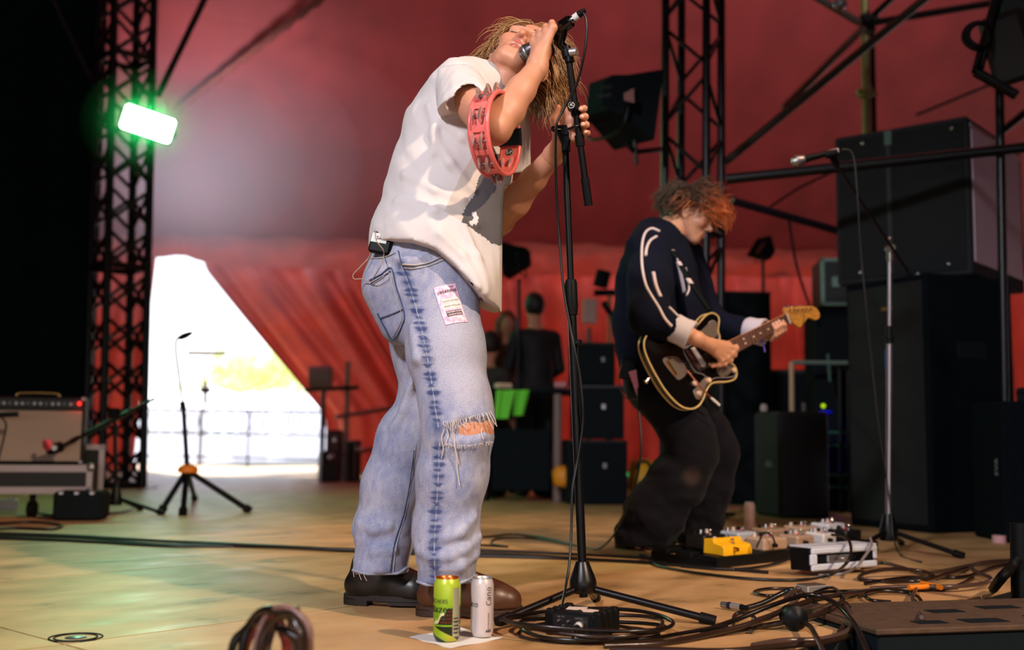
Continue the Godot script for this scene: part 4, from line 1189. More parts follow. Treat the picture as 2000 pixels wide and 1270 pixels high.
func floor_gear() -> void:
	var mb: MB
	# --- napkin and the two cans on it
	var nap := MB.new()
	var rows := []
	var cn := [fl(800, 1246), fl(900, 1228), fl(982, 1248), fl(880, 1268)]
	for i in 7:
		var row := []
		for j in 7:
			var p: Vector3 = (cn[0] as Vector3).lerp(cn[1], j / 6.0).lerp((cn[3] as Vector3).lerp(cn[2], j / 6.0), i / 6.0)
			row.append(p + Vector3.UP * (0.0022 + 0.0012 * sin(i * 2.1 + j * 1.3)))
		rows.append(row)
	nap.sheet(rows, 0.0012, Vector3.UP)
	one("paper_napkin", "crumpled paper napkin under the two cans", "napkin", nap, M.paper)
	var gp := fl(872, 1254) * Vector3(1, 0, 1)
	var gy := 0.0042
	gp.y = gy
	var gr := 0.033
	var green := mat(Color.WHITE, 0.28, 0.15)
	var im := Image.create(512, 512, false, Image.FORMAT_RGB8)
	# the printed sleeve: lime fade above, dark orchard below, silver barcode panel
	for y in 512:
		for x in 512:
			var s := (0.25 - x / 512.0) * 4.0        # -1 at the left rim as it stands, 1 at the right
			var v := 1.0 - y / 512.0
			var c := Color(0.42, 0.62, 0.10).lerp(Color(0.68, 0.78, 0.22), smooth01(0.3, 0.95, v))
			var hill := lerpf(0.24, 0.56, smooth01(-0.75, 0.35, s)) + 0.02 * sin(s * 19.0)
			if v < hill + 0.10 and s < -0.1: c = c.lerp(Color(0.85, 0.86, 0.70), smooth01(hill + 0.10, hill + 0.02, v))
			if v < hill: c = Color(0.05, 0.13, 0.07)
			if v < hill - 0.02 and v > 0.26 and fmod(absf(s) * 9.0 + floor(v * 17.0) * 0.37, 1.0) < 0.3 and fmod(v * 17.0, 1.0) < 0.5: c = Color(0.60, 0.12, 0.12)
			if v < 0.27 and v > 0.245: c = Color(0.50, 0.70, 0.14)
			if v < 0.235 - 0.16 * (s + 0.6) and v > 0.10 - 0.16 * (s + 0.6): c = Color(0.55, 0.72, 0.14).lerp(Color(0.72, 0.70, 0.18), smooth01(-0.5, 0.4, s))
			im.set_pixel(x, 511 - y, c)
	green.albedo_texture = ImageTexture.create_from_image(im)
	green.uv1_scale = Vector3(1, 1.0 / 0.15, 1)
	var gc := can("drink_can", "tall lime green drink can with orange rim standing on the napkin", gp, gr, 0.152, green, mat(Color(0.85, 0.42, 0.16), 0.3, 0.8))
	# pale cloud, barcode panel
	mb = MB.new()
	var cell := func(m_: MB, d0: float, d1: float, y0: float, y1: float, r: float) -> void:
		var n := 8
		for i in n:
			var a := deg_to_rad(lerpf(d0, d1, float(i) / n))
			var b := deg_to_rad(lerpf(d0, d1, float(i + 1) / n))
			var oa := Vector3(sin(a), 0, cos(a))
			var ob := Vector3(sin(b), 0, cos(b))
			var f := m_.v.size()
			m_.vert(gp + oa * r + Vector3.UP * y0, oa)
			m_.vert(gp + ob * r + Vector3.UP * y0, ob)
			m_.vert(gp + ob * r + Vector3.UP * y1, ob)
			m_.vert(gp + oa * r + Vector3.UP * y1, oa)
			m_.quad(f, f + 1, f + 2, f + 3)
	cell.call(mb, 28.0, 66.0, 0.012, 0.128, gr + 0.0002)
	part("side_panel", mb, mat(Color(0.72, 0.74, 0.62), 0.25, 0.5), gc)
	for i in 5:
		mb = MB.new()
		cell.call(mb, 32.0, 60.0, 0.020 + i * 0.0085, 0.0235 + i * 0.0085 + 0.001 * (i % 2), gr + 0.0005)
		part("barcode_bar", mb, mat(Color(0.22, 0.17, 0.20), 0.5), gc)
	round_text(gc, "THATCHERS", 0.0135, gp, gr + 0.0003, -54.0, 0.096, M.ink, false, "Droid Sans", 400)
	round_text(gc, "Haze", 0.021, gp, gr + 0.0003, -40.0, 0.077, mat(Color(0.10, 0.13, 0.08), 0.5), false, "Droid Serif", 700)
	var wp := fl(941, 1246)
	wp.y = gy
	var wm := mat(Color(0.80, 0.76, 0.76), 0.3, 0.25)
	var wc := can("drink_can", "slim white drink can beside the green one, short dark word up its side", wp, 0.0285, 0.145, wm, M.alu)
	round_text(wc, "Cano", 0.020, wp, 0.0288, 35.0, 0.100, M.ink, true)
	round_text(wc, "Cano", 0.019, wp, 0.0288, -62.0, 0.080, M.ink)
	mb = MB.new()
	round_text(wc, "alc. 4% vol 250ml", 0.005, wp, 0.0288, 34.0, 0.040, mat(Color(0.40, 0.30, 0.32), 0.5), true)
	round_text(wc, "ABV", 0.009, wp, 0.0288, 36.0, 0.016, M.ink, false, "Droid Sans", 700)
	can("drink_can", "lone white drink can standing by the small dark speaker", fl(1464, 1037), 0.0285, 0.158, mat(Color(0.80, 0.68, 0.66), 0.4), M.alu)
	mb = MB.new()
	mb.xf = Transform3D(Basis.IDENTITY, fl(1381, 1037))
	mb.ball(Vector3(0, 0.012, 0), Vector3(0.022, 0.012, 0.016), 14, 9)
	one("crumpled_wrapper", "small shiny crumpled wrapper on the deck behind the pedals", "wrapper", mb, mat(Color(0.75, 0.58, 0.52), 0.3, 0.6))

	# --- pedalboard
	var o := fl(1402, 1112)
	var e := fl(1716, 1076)
	var x := Vector3(e.x - o.x, 0, e.z - o.z)
	var L := x.length()
	x = x.normalized()
	var back := Vector3.UP.cross(x)
	if back.z > 0: back = -back
	var tilt := 0.05
	var up := (Vector3.UP * cos(tilt) - back * sin(tilt)).normalized()
	var bk := (back * cos(tilt) + Vector3.UP * sin(tilt)).normalized()
	var B := Transform3D(Basis(x, up, -bk), Vector3(o.x, 0.045, o.z))
	var pbd := thing("pedalboard", "black angled pedalboard on the deck right of the guitarist's shoes", "pedalboard", Vector3(o.x, 0, o.z) + x * L / 2)
	mb = MB.new()
	mb.xf = B
	mb.box(Vector3(L / 2, -0.022, -0.006), Vector3(L, 0.042, 0.012), 0.003)
	part("front_panel", mb, M.black_paint, pbd)
	for k in 3:
		mb = MB.new()
		mb.xf = B
		mb.box(Vector3(L / 2, -0.010, -0.05 - 0.12 * k), Vector3(L, 0.020, 0.085), 0.004)
		part("rail", mb, M.black_paint, pbd)
	for k in 2:
		mb = MB.new()
		mb.prism(PackedVector2Array([Vector2(0, 0), Vector2(0.34, 0), Vector2(0.34, 0.040), Vector2(0, 0.030)]), 0.014, 0.002, Transform3D(Basis(back, Vector3.UP, back.cross(Vector3.UP)), Vector3(o.x, 0.001, o.z) + x * (0.01 if k == 0 else L - 0.01)))
		part("side_frame", mb, M.black_paint, pbd)
	# pedals: position along, back, width, depth, height, colour, what
	var tan_ := Color(0.66, 0.55, 0.46)
	for q in [
		[0.085, 0.055, 0.150, 0.10, 0.050, Color(0.88, 0.66, 0.08), "yellow effects pedal at the near left end of the pedalboard"],
		[0.245, 0.055, 0.135, 0.10, 0.052, tan_, "tan effects pedal next to the yellow one"],
		[0.385, 0.060, 0.105, 0.10, 0.050, Color(0.62, 0.52, 0.44), "tan effects pedal in the middle of the pedalboard's front row"],
		[0.500, 0.060, 0.085, 0.10, 0.050, Color(0.80, 0.79, 0.78), "white effects pedal in the pedalboard's front row"],
		[0.10, 0.185, 0.12, 0.10, 0.060, Color(0.05, 0.05, 0.055), "black effects pedal behind the yellow one"],
		[0.24, 0.190, 0.11, 0.10, 0.060, Color(0.62, 0.66, 0.72), "blue-grey effects pedal in the back row"],
		[0.385, 0.190, 0.13, 0.10, 0.062, Color(0.58, 0.48, 0.40), "tan effects pedal in the back row"],
		[0.53, 0.190, 0.12, 0.10, 0.062, Color(0.66, 0.56, 0.48), "pale tan effects pedal in the back row"],
		[0.665, 0.190, 0.12, 0.10, 0.066, Color(0.82, 0.82, 0.84), "white effects pedal at the far right of the back row"],
		[0.62, 0.060, 0.11, 0.10, 0.055, Color(0.06, 0.06, 0.06), "black gloss effects pedal at the right of the front row"]]:
		q[0] *= L / 0.74
		q[2] *= 1.25
		var pt := thing("effects_pedal", q[6], "pedal", B * Vector3(q[0], 0, -q[1]))
		mb = MB.new()
		mb.xf = B
		if q[6].begins_with("yellow"):
			mb.prism(PackedVector2Array([Vector2(-0.05, 0.0), Vector2(0.05, 0.0), Vector2(0.05, 0.056), Vector2(0.006, 0.062), Vector2(0.0, 0.046), Vector2(-0.04, 0.038), Vector2(-0.05, 0.028)]), q[2], 0.003, Transform3D(Basis(Vector3(0, 0, 1), Vector3.UP, Vector3(-1, 0, 0)) * Basis(Vector3.UP, PI), Vector3(q[0], 0.001, -q[1])))
		else:
			mb.box(Vector3(q[0], 0.001 + q[4] / 2, -q[1]), Vector3(q[2], q[4], q[3]), 0.008)
		part("housing", mb, mat(q[5], 0.4), pt)
		for i in 3:
			mb = MB.new()
			mb.xf = B * Transform3D(Basis.IDENTITY, Vector3(q[0] + (i - 1) * q[2] * 0.28, q[4] + 0.001, -q[1] - 0.028))
			mb.lathe([Vector2(0.0085, 0), Vector2(0.0075, 0.014), Vector2(0, 0.015)], 12)
			part("knob", mb, [M.black_paint, M.chrome, mat(Color(0.75, 0.70, 0.66), 0.4)][(i + int(q[0] * 20)) % 3], pt)
		mb = MB.new()
		mb.xf = B * Transform3D(Basis.IDENTITY, Vector3(q[0], q[4] * (0.75 if q[6].begins_with("yellow") else 1.0) + 0.001, -q[1] + 0.02))
		mb.lathe([Vector2(0.011, 0), Vector2(0.011, 0.004), Vector2(0.005, 0.006), Vector2(0.005, 0.012), Vector2(0.009, 0.018), Vector2(0.006, 0.023), Vector2(0, 0.023)], 14)
		part("footswitch", mb, M.chrome, pt)
		mb = MB.new()
		mb.ball(B * Vector3(q[0] + 0.02, q[4] + 0.003, -q[1] - 0.005), Vector3.ONE * 0.0026, 8, 6)
		part("status_light", mb, M.red_led, pt)
		mb = MB.new()
		mb.rod(B * Vector3(q[0] - q[2] * 0.15, q[4] * 0.5, -q[1] + q[3] / 2 - 0.004), B * Vector3(q[0] - q[2] * 0.15, q[4] * 0.5, -q[1] + q[3] / 2 + 0.02), 0.008, 12)
		part("jack_plug", mb, [M.black_paint, M.brass][int(q[0] * 10) % 2], pt)
	# white box that stands before its right half
	var pl := [at(1586, 1117, 4.20), at(1713, 1094, 4.40), at(1708, 1051, 4.40), at(1583, 1071, 4.20)]
	var wx := ((pl[1] - pl[0]) as Vector3) * Vector3(1, 0, 1)
	var WL := wx.length()
	wx = wx.normalized()
	var wy := Vector3.UP * cos(0.12) + Vector3.UP.cross(wx) * -0.12
	var Wt := Transform3D(Basis(wx, Vector3.UP, wx.cross(Vector3.UP)), (pl[0] as Vector3) + wx * WL / 2)
	var wh: float = (pl[3] - pl[0]).length() * 0.97
	var wb := thing("power_unit", "white metal power unit with open slots at the near end of the pedalboard", "power supply", Wt.origin)
	mb = MB.new()
	mb.xf = Wt * Transform3D(Basis(Vector3.RIGHT, -0.05), Vector3.ZERO)
	mb.box(Vector3(0, wh * 0.5, -0.06), Vector3(WL * 0.98, wh * 0.96, 0.10), 0.004)
	part("core", mb, M.black_paint, wb)
	var wmat := mat(Color(0.74, 0.76, 0.80), 0.45)
	for q in [[0, 0.87, 1.0, 0.26], [0, 0.15, 1.0, 0.30], [-0.47, 0.5, 0.10, 0.5], [0.475, 0.62, 0.05, 0.5]]:
		mb = MB.new()
		mb.xf = Wt
		mb.box(Vector3(q[0] * WL, q[1] * wh, -0.003), Vector3(q[2] * WL, q[3] * wh, 0.014), 0.005)
		part("frame_bar", mb, wmat, wb)
	mb = MB.new()
	mb.xf = Wt
	mb.box(Vector3(-0.10 * WL, 0.5 * wh, -0.004), Vector3(0.34 * WL, 0.32 * wh, 0.016), 0.004)
	mb.ball(Vector3(-0.04 * WL, 0.5 * wh, 0.008), Vector3(0.02, 0.008, 0.008), 10, 7)
	part("socket_plate", mb, M.steel, wb)
	mb = MB.new()
	mb.xf = Wt
	mb.box(Vector3(0.0, wh + 0.003, -0.055), Vector3(WL, 0.006, 0.11), 0.002)
	part("top_plate", mb, wmat, wb)

	# --- cables across the deck
	var C = M.cable
	cable("upper of the black cables running from the left edge across the deck", run([[-60, 1040], [120, 1046], [300, 1056], [440, 1062], [600, 1070], [720, 1074], [900, 1074], [1060, 1080], [1220, 1088], [1330, 1096], [1420, 1106]]), 0.0065, C)
	cable("lower of the black cables running from the left edge across the deck", run([[-60, 1050], [130, 1056], [310, 1066], [400, 1067], [500, 1068], [640, 1074], [760, 1080], [930, 1086], [1080, 1090], [1240, 1098], [1400, 1110], [1500, 1118]]), 0.0065, C)
	cable("middle black cable joining the pair from the left edge", run([[-60, 1046], [140, 1050], [290, 1062], [380, 1064], [450, 1064, 0.014], [620, 1072, 0.014], [800, 1078], [960, 1082], [1150, 1092], [1300, 1100]]), 0.006, C)
	cable("thin dark cable behind the singer's boots, looping back on the deck", run([[820, 1050], [900, 1052], [960, 1048], [1000, 1044], [1060, 1050], [1110, 1062]]), 0.005, C)
	cable("dark green cable curling from the long run towards the pedalboard", run([[1250, 1084], [1273, 1090], [1276, 1100], [1300, 1109], [1380, 1122], [1470, 1131], [1560, 1133], [1620, 1124]]) + [at(1655, 1098, 4.05), at(1662, 1070, 4.2), at(1652, 1050, 4.35), at(1625, 1045, 4.5)], 0.0055, mat(Color(0.03, 0.055, 0.05), 0.4))
	cable("grey cable falling over the white power unit's right end", [at(1700, 1052, 4.4), at(1702, 1066, 4.32), at(1688, 1088, 4.22), at(1672, 1108, 4.12), fl(1645, 1121, 0.008), fl(1600, 1124, 0.007)], 0.0052, mat(Color(0.50, 0.47, 0.47), 0.4))
	cable("patch lead arching over the tan pedals", [B * Vector3(0.22, 0.03, 0.025), B * Vector3(0.20, 0.055, 0.05), B * Vector3(0.26, 0.085, 0.03), B * Vector3(0.33, 0.07, 0.02), B * Vector3(0.36, 0.03, 0.02)], 0.004, C)
	cable("thick lead sagging along the front of the pedalboard", [B * Vector3(0.58, 0.03, 0.02), B * Vector3(0.5, 0.0, 0.05), B * Vector3(0.36, -0.03, 0.06), fl(1480, 1108, 0.01), fl(1420, 1112, 0.008), fl(1330, 1106, 0.007)], 0.006, C)
	cable("loop of black cable lying under the amplifier at the left edge", run([[-20, 1024], [60, 1020], [118, 1026], [100, 1034], [30, 1032], [-30, 1036]]), 0.008, C)
	cable("black cable on the deck between boom stand and stage box", run([[60, 1000], [120, 1008], [200, 1004], [250, 998], [262, 988], [240, 978]]), 0.006, C)

	# --- the heap at the front edge
	var br := mat(Color(0.15, 0.10, 0.07), 0.26)
	var bl := mat(Color(0.05, 0.042, 0.038), 0.26)
	var gy2 := mat(Color(0.28, 0.215, 0.185), 0.26)
	var heap := "cables heaped at the front edge of the stage"
	cable("thick brown cable sweeping from the DI box up through the heap", run([[1180, 1262], [1300, 1256], [1400, 1236, 0.012], [1480, 1214, 0.03], [1540, 1188, 0.05], [1600, 1170, 0.055], [1660, 1160, 0.02], [1740, 1152], [1850, 1150], [1900, 1130]]), 0.0075, br, 8, heap)
	cable("black cable crossing over the whole heap and off the deck at the bottom", [fl(1370, 1234, 0.012), fl(1440, 1210, 0.03), fl(1510, 1182, 0.06), fl(1580, 1162, 0.075), fl(1630, 1178, 0.06), fl(1668, 1218, 0.03), at(1692, 1268, 2.62), at(1706, 1310, 2.5)], 0.0065, bl, 8, heap)
	cable("pale brown cable looping low round the front of the heap", run([[1470, 1262], [1530, 1252], [1600, 1250], [1650, 1236, 0.015], [1668, 1214, 0.02], [1655, 1190, 0.03], [1645, 1170, 0.02], [1680, 1156], [1760, 1150], [1870, 1148]]), 0.0075, gy2, 8, heap)
	cable("brown cable doubling back beside the pale one at the stage edge", run([[1640, 1236, 0.012], [1660, 1200, 0.022], [1648, 1178, 0.035], [1620, 1190, 0.04], [1585, 1205, 0.03], [1530, 1216, 0.02], [1470, 1226], [1380, 1240], [1320, 1252]]), 0.0075, br, 8, heap)
	cable("black teal-sheened cable from the blue-banded plug arching to the right", [fl(1458, 1188, 0.012), fl(1490, 1178, 0.024), fl(1530, 1158, 0.05), fl(1552, 1152, 0.06), fl(1575, 1166, 0.035), fl(1600, 1186, 0.012)], 0.008, mat(Color(0.03, 0.05, 0.052), 0.3), 8, heap)
	cable("small black ring of cable in the middle of the heap", run([[1590, 1158, 0.02], [1625, 1148, 0.03], [1646, 1168, 0.03], [1640, 1194, 0.02], [1600, 1200, 0.02], [1588, 1180, 0.02], [1598, 1160, 0.03], [1640, 1156, 0.02], [1690, 1160]]), 0.005, bl, 8, heap)
	cable("thin black cable lying flat left of the heap's middle", run([[1560, 1150], [1500, 1150], [1473, 1157], [1500, 1164], [1545, 1160], [1610, 1156], [1700, 1154], [1780, 1158]]), 0.005, bl, 8, heap)
	cable("grey bent loop standing up above the metal box", run([[1530, 1176, 0.03], [1546, 1158, 0.06], [1558, 1150, 0.075], [1564, 1160, 0.06], [1548, 1178, 0.04], [1520, 1196, 0.02], [1470, 1214]]), 0.0065, gy2, 8, heap)
	cable("short curled cable end left of the heap", run([[1432, 1218], [1436, 1202, 0.02], [1455, 1196, 0.03], [1472, 1206, 0.02], [1476, 1222], [1466, 1234]]), 0.006, br, 8, heap)
	cable("long cable lying along the front from coil to stage edge", run([[1190, 1268], [1300, 1270], [1420, 1272], [1530, 1262], [1600, 1256], [1660, 1244]]), 0.0075, br, 8, heap)
	cable("cable dropping over the stage edge with an orange tape wrap", [fl(1560, 1216, 0.02), fl(1580, 1222, 0.03), at(1592, 1240, 2.72), at(1604, 1264, 2.62), at(1612, 1290, 2.55)], 0.0065, br, 8, heap)
	cable("cable running right from the heap behind the ledge, upper strand", run([[1684, 1110], [1720, 1100, 0.02], [1760, 1108, 0.02], [1800, 1120], [1840, 1116], [1900, 1104], [1960, 1096], [2040, 1086]]), 0.0075, gy2, 8, heap)
	cable("coiled loop of cable beside the right microphone stand", run([[1830, 1130], [1800, 1116, 0.02], [1740, 1112, 0.03], [1690, 1120, 0.02], [1680, 1132], [1730, 1136], [1800, 1134, 0.02], [1850, 1122, 0.02], [1890, 1110]]), 0.0075, br, 8, heap)
	cable("pale strand twisting away to the right edge", run([[1700, 1150], [1780, 1146, 0.015], [1860, 1146, 0.02], [1920, 1140, 0.02], [1935, 1130, 0.02], [1908, 1118, 0.02], [1898, 1106, 0.025], [1930, 1098, 0.02], [1990, 1094]]), 0.0075, gy2, 8, heap)
	cable("dark strand under the pale one towards the right edge", run([[1690, 1140], [1760, 1130], [1830, 1128], [1890, 1126], [1960, 1104], [2040, 1100]]), 0.007, bl, 8, heap)
	cable("small black oval of cable right of the heap", run([[1740, 1176], [1700, 1172, 0.01], [1690, 1160, 0.015], [1720, 1154, 0.015], [1780, 1160, 0.01], [1800, 1176, 0.012], [1800, 1200]]), 0.0055, bl, 8, heap)
	cable("thin cable hooking over the ledge beside the small oval", [fl(1790, 1150, 0.015), fl(1782, 1170, 0.02), fl(1792, 1190, 0.015), at(1800, 1206, 3.0)], 0.006, gy2, 8, heap)
	for q in [[1775, 1148, 1812, 1146], [1800, 1140, 1838, 1148]]:
		mb = MB.new()
		mb.rod(fl(q[0], q[1], 0.018), fl(q[2], q[3], 0.018), 0.0088, 12)
		one("tape_wrap", ["orange tape round a cable left of the other wrap" if q[0] < 1790 else "orange tape round a cable right of the other wrap"][0], "tape", mb, M.orange)
	xlr("silver cable plug with a dark blue band at the left of the heap", fl(1410, 1181, 0.013), fl(1460, 1188, 0.014), Color(0.04, 0.05, 0.16))
	xlr("silver cable plug lying in the middle of the heap", fl(1630, 1182, 0.02), fl(1592, 1190, 0.014), Color(0.10, 0.08, 0.07))
	var mbx := Transform3D(Basis(Vector3.UP, 0.5), fl(1585, 1165) + Vector3.UP * 0.02)
	var dev := cabinet("metal_box", "small ribbed metal box half buried in the cable heap", "box", [mbx, Vector3(0.085, 0.034, 0.06)], M.alu, 0.004)
	for i in 5: inset("rib", dev, mbx, Vector3(0, 0.018, -0.022 + 0.011 * i), Vector3(0.08, 0.004, 0.005), mat(Color(0.35, 0.28, 0.24), 0.5, 0.5), 0.001)
	var rl := thing("power_plug", "large black round power plug in the cable heap", "plug", fl(1560, 1222))
	mb = MB.new()
	mb.xf = aim(fl(1538, 1200, 0.035), fl(1572, 1216, 0.035))
	mb.lathe([Vector2(0.0, 0.0), Vector2(0.022, 0.0), Vector2(0.026, 0.01), Vector2(0.026, 0.045), Vector2(0.032, 0.046), Vector2(0.032, 0.07), Vector2(0.026, 0.072), Vector2(0.012, 0.085), Vector2(0.0, 0.085)], 22)
	part("body", mb, M.black_paint, rl)
	for i in 6:
		mb = MB.new()
		mb.xf = aim(fl(1538, 1200, 0.035), fl(1572, 1216, 0.035))
		mb.lathe([Vector2(0.0265, 0.010 + i * 0.006), Vector2(0.0278, 0.012 + i * 0.006), Vector2(0.0265, 0.014 + i * 0.006)], 22)
		part("grip_ring", mb, M.rubber, rl)

	# --- DI box with its coil of cable
	var dc := fl(1140, 1246)
	var dx := Transform3D(Basis(Vector3.UP, deg_to_rad(-28)), dc + Vector3(0, 0.033, -0.06))
	var di := cabinet("di_box", "rugged black ribbed box with torn white tape at the foot of the microphone stand", "box", [dx, Vector3(0.13, 0.052, 0.14)], M.black_paint, 0.005)
	for s in [-1, 1]:
		for i in 4:
			inset("rubber_rib", di, dx, Vector3(s * 0.064, 0.0, -0.055 + 0.036 * i), Vector3(0.026, 0.066, 0.026), M.rubber, 0.006)
	inset("front_plate", di, dx, Vector3(0, 0, 0.071), Vector3(0.098, 0.044, 0.004), mat(Color(0.06, 0.06, 0.065), 0.4), 0.001)
	mb = MB.new()
	mb.ball(dx * Vector3(-0.036, -0.010, 0.074), Vector3.ONE * 0.003, 8, 6)
	part("power_light", mb, M.red_led, di)
	for i in 3:
		mb = MB.new()
		mb.rod(dx * Vector3(-0.030 + 0.013 * i, 0.008 - 0.012 * (i % 2), 0.072), dx * Vector3(-0.030 + 0.013 * i, 0.008 - 0.012 * (i % 2), 0.080), 0.003, 8)
		part("switch", mb, M.steel, di)
	mb = MB.new()
	mb.text(words("OUTPUT", 0.006), dx * Transform3D(Basis.IDENTITY, Vector3(0.024, 0.016, 0.0738)))
	mb.text(words("PAD  LIFT", 0.005), dx * Transform3D(Basis.IDENTITY, Vector3(-0.026, 0.017, 0.0738)))
	part("lettering", mb, mat(Color(0.45, 0.42, 0.42), 0.6), di)
	for k in 2:
		mb = MB.new()
		mb.xf = dx
		mb.prism([PackedVector2Array([Vector2(-0.052, -0.03), Vector2(-0.005, -0.045), Vector2(0.004, -0.02), Vector2(-0.012, 0.01), Vector2(-0.04, 0.012)]), PackedVector2Array([Vector2(-0.004, 0.0), Vector2(0.014, -0.018), Vector2(0.052, -0.012), Vector2(0.05, 0.022), Vector2(0.016, 0.030)])][k], 0.001, 0.0, Transform3D(Basis(Vector3.RIGHT, PI / 2), Vector3(0, 0.027, 0)))
		part("torn_tape", mb, mat(Color(0.82, 0.72, 0.66), 0.7), di)
	var a := dx * Vector3(0.026, 0.0, 0.074)
	var bdir := dx.basis * Vector3(0.25, -0.05, 1.0).normalized()
	var dp := thing("cable_connector", "silver and white plug in the front of the ribbed black box", "connector", a)
	mb = MB.new()
	mb.rod(a, a + bdir * 0.012, 0.0115, 16)
	part("socket", mb, M.steel, dp)
	mb = MB.new()
	mb.rod(a + bdir * 0.012, a + bdir * 0.036, 0.0098, 16)
	part("tape", mb, M.white, dp)
	mb = MB.new()
	mb.rod(a + bdir * 0.036, a + bdir * 0.07, 0.0098, 14, 0.006)
	part("boot", mb, M.rubber, dp)
	cable("cable from the ribbed black box's plug out to the right", [a + bdir * 0.068, a + bdir * 0.10 + Vector3(0.02, -0.012, 0), fl(1260, 1248, 0.012), fl(1330, 1238, 0.012), fl(1420, 1222, 0.02)], 0.0055, bl)
	for k in 4:
		var pts := []
		var cc := fl(1150, 1243)
		for i in 17:
			var t := TAU * i / 16.0 + k
			var rr := 0.165 + 0.012 * k + 0.012 * sin(3.0 * t + k * 2.0)
			pts.append(cc + Vector3(cos(t) * rr * 1.05, 0.006 + 0.011 * k + 0.004 * sin(t * 2.0 + k), sin(t) * rr * 0.85 - 0.02))
		cable(["lowest turn of the cable coiled round the ribbed black box", "second turn of the cable coiled round the ribbed black box", "third turn of the cable coiled round the ribbed black box", "topmost turn of the cable coiled round the ribbed black box"][k], pts, 0.0052, [br, bl, br, bl][k], 5, "coil round the ribbed black box")

	# --- monitor wedge below the front edge, and a post
	var near := at(1712, 1230, 2.86)
	var w1 := E1
	var wedge := thing("monitor_wedge", "dark stage monitor wedge with lit top and recessed slots in the bottom right corner", "speaker", Vector3(near.x + 0.5, -0.10, near.z))
	var yT := near.y
	var W := Transform3D(Basis(E1, Vector3.UP, -N1) * Basis(Vector3.RIGHT, 0.06), Vector3(near.x, yT, near.z))
	W = Transform3D(Basis(Vector3(0.97, 0, -0.24).normalized(), Vector3.UP, Vector3(0.24, 0, 0.97).normalized()), Vector3(near.x, yT, near.z))
	var wd := tri_tex(mat(Color(0.34, 0.24, 0.16), 0.75), M.grain, 2.0)
	mb = MB.new()
	mb.xf = W
	mb.box(Vector3(0.45, -0.008, -0.22), Vector3(0.9, 0.016, 0.44), 0.004)
	var lidp := part("top_panel", mb, wd, wedge)
	mb = MB.new()
	mb.xf = W
	mb.box(Vector3(0.45, -0.06, -0.22), Vector3(0.88, 0.088, 0.42), 0.004)
	part("cabinet", mb, M.black_matte, wedge)
	for q in [[0.20, -0.075, 0.085, 0.045], [0.36, -0.075, 0.12, 0.06], [0.36, -0.24, 0.10, 0.05], [0.58, -0.10, 0.12, 0.06], [0.56, -0.28, 0.12, 0.05]]:
		mb = MB.new()
		mb.xf = W
		mb.box(Vector3(q[0], 0.0006, q[1]), Vector3(q[2], 0.0022, q[3]), 0.0006)
		part("slot", mb, M.black_matte, lidp)
	mb = MB.new()
	mb.rod(Vector3(at(1992, 1150, 3.55).x, -0.10, -3.55), at(1990, 1022, 3.55), 0.028, 14)
	one("black_post", "thick black post at the right edge behind the monitor wedge", "post", mb, M.black_paint)
	mb = MB.new()
	mb.tube(spline([at(1990, 1090, 3.5), at(1975, 1108, 3.5), at(1955, 1130, 3.45), fl(1940, 1150, 0.012)], 6), 0.016, 9)
	one("hose", "thick black hose leaving the black post at the right edge", "cable", mb, M.rubber)
	mb = MB.new()
	mb.xf = Transform3D(Basis.IDENTITY, fl(1952, 1060))
	mb.lathe([Vector2(0.018, 0), Vector2(0.034, 0), Vector2(0.034, 0.036), Vector2(0.018, 0.036)], 22)
	one("tape_roll", "pale pink roll of tape on the deck near the right edge", "tape roll", mb, mat(Color(0.80, 0.60, 0.60), 0.6))

	# --- blurred loops of cable rearing up before the camera
	var nearg := "loops of multicore rearing up at the near edge"
	for k in 6:
		var bx: float = [475, 495, 520, 545, 500, 530][k]
		var d: float = [2.02, 2.0, 1.98, 2.04, 2.08, 1.96][k]
		var tp: float = [1215, 1192, 1186, 1190, 1205, 1200][k]
		var ex: float = [585, 600, 606, 575, 560, 590][k]
		cable(["outermost left loop of the blurred cables rearing up near the camera", "tallest loop of the blurred cables rearing up near the camera", "rightmost loop of the blurred cables rearing up near the camera", "narrow inner loop of the blurred cables near the camera", "low left loop of the blurred cables, with red tinge", "low right loop of the blurred cables near the camera"][k],
			[at(bx - 30, 1330, d) * Vector3(1, 0, 1) + Vector3.UP * 0.008, at(bx - 22, 1270, d), at(bx, tp + 20, d), at(bx + 35, tp, d - 0.03), at(ex - 8, tp + 30, d - 0.05), at(ex, 1270, d - 0.05), at(ex + 2, 1330, d - 0.04) * Vector3(1, 0, 1) + Vector3.UP * 0.008], [0.0075, 0.0085, 0.006, 0.006, 0.009, 0.0075][k], [bl, bl, mat(Color(0.45, 0.33, 0.30), 0.4), gy2, mat(Color(0.42, 0.12, 0.12), 0.4), br][k], 6, nearg)

# ---------------------------------------------------------------- figures: heads, hands, hair, boots
func skin_mat() -> StandardMaterial3D:
	var m := vmat(0.5)
	m.subsurf_scatter_enabled = true
	m.subsurf_scatter_strength = 0.08
	return m

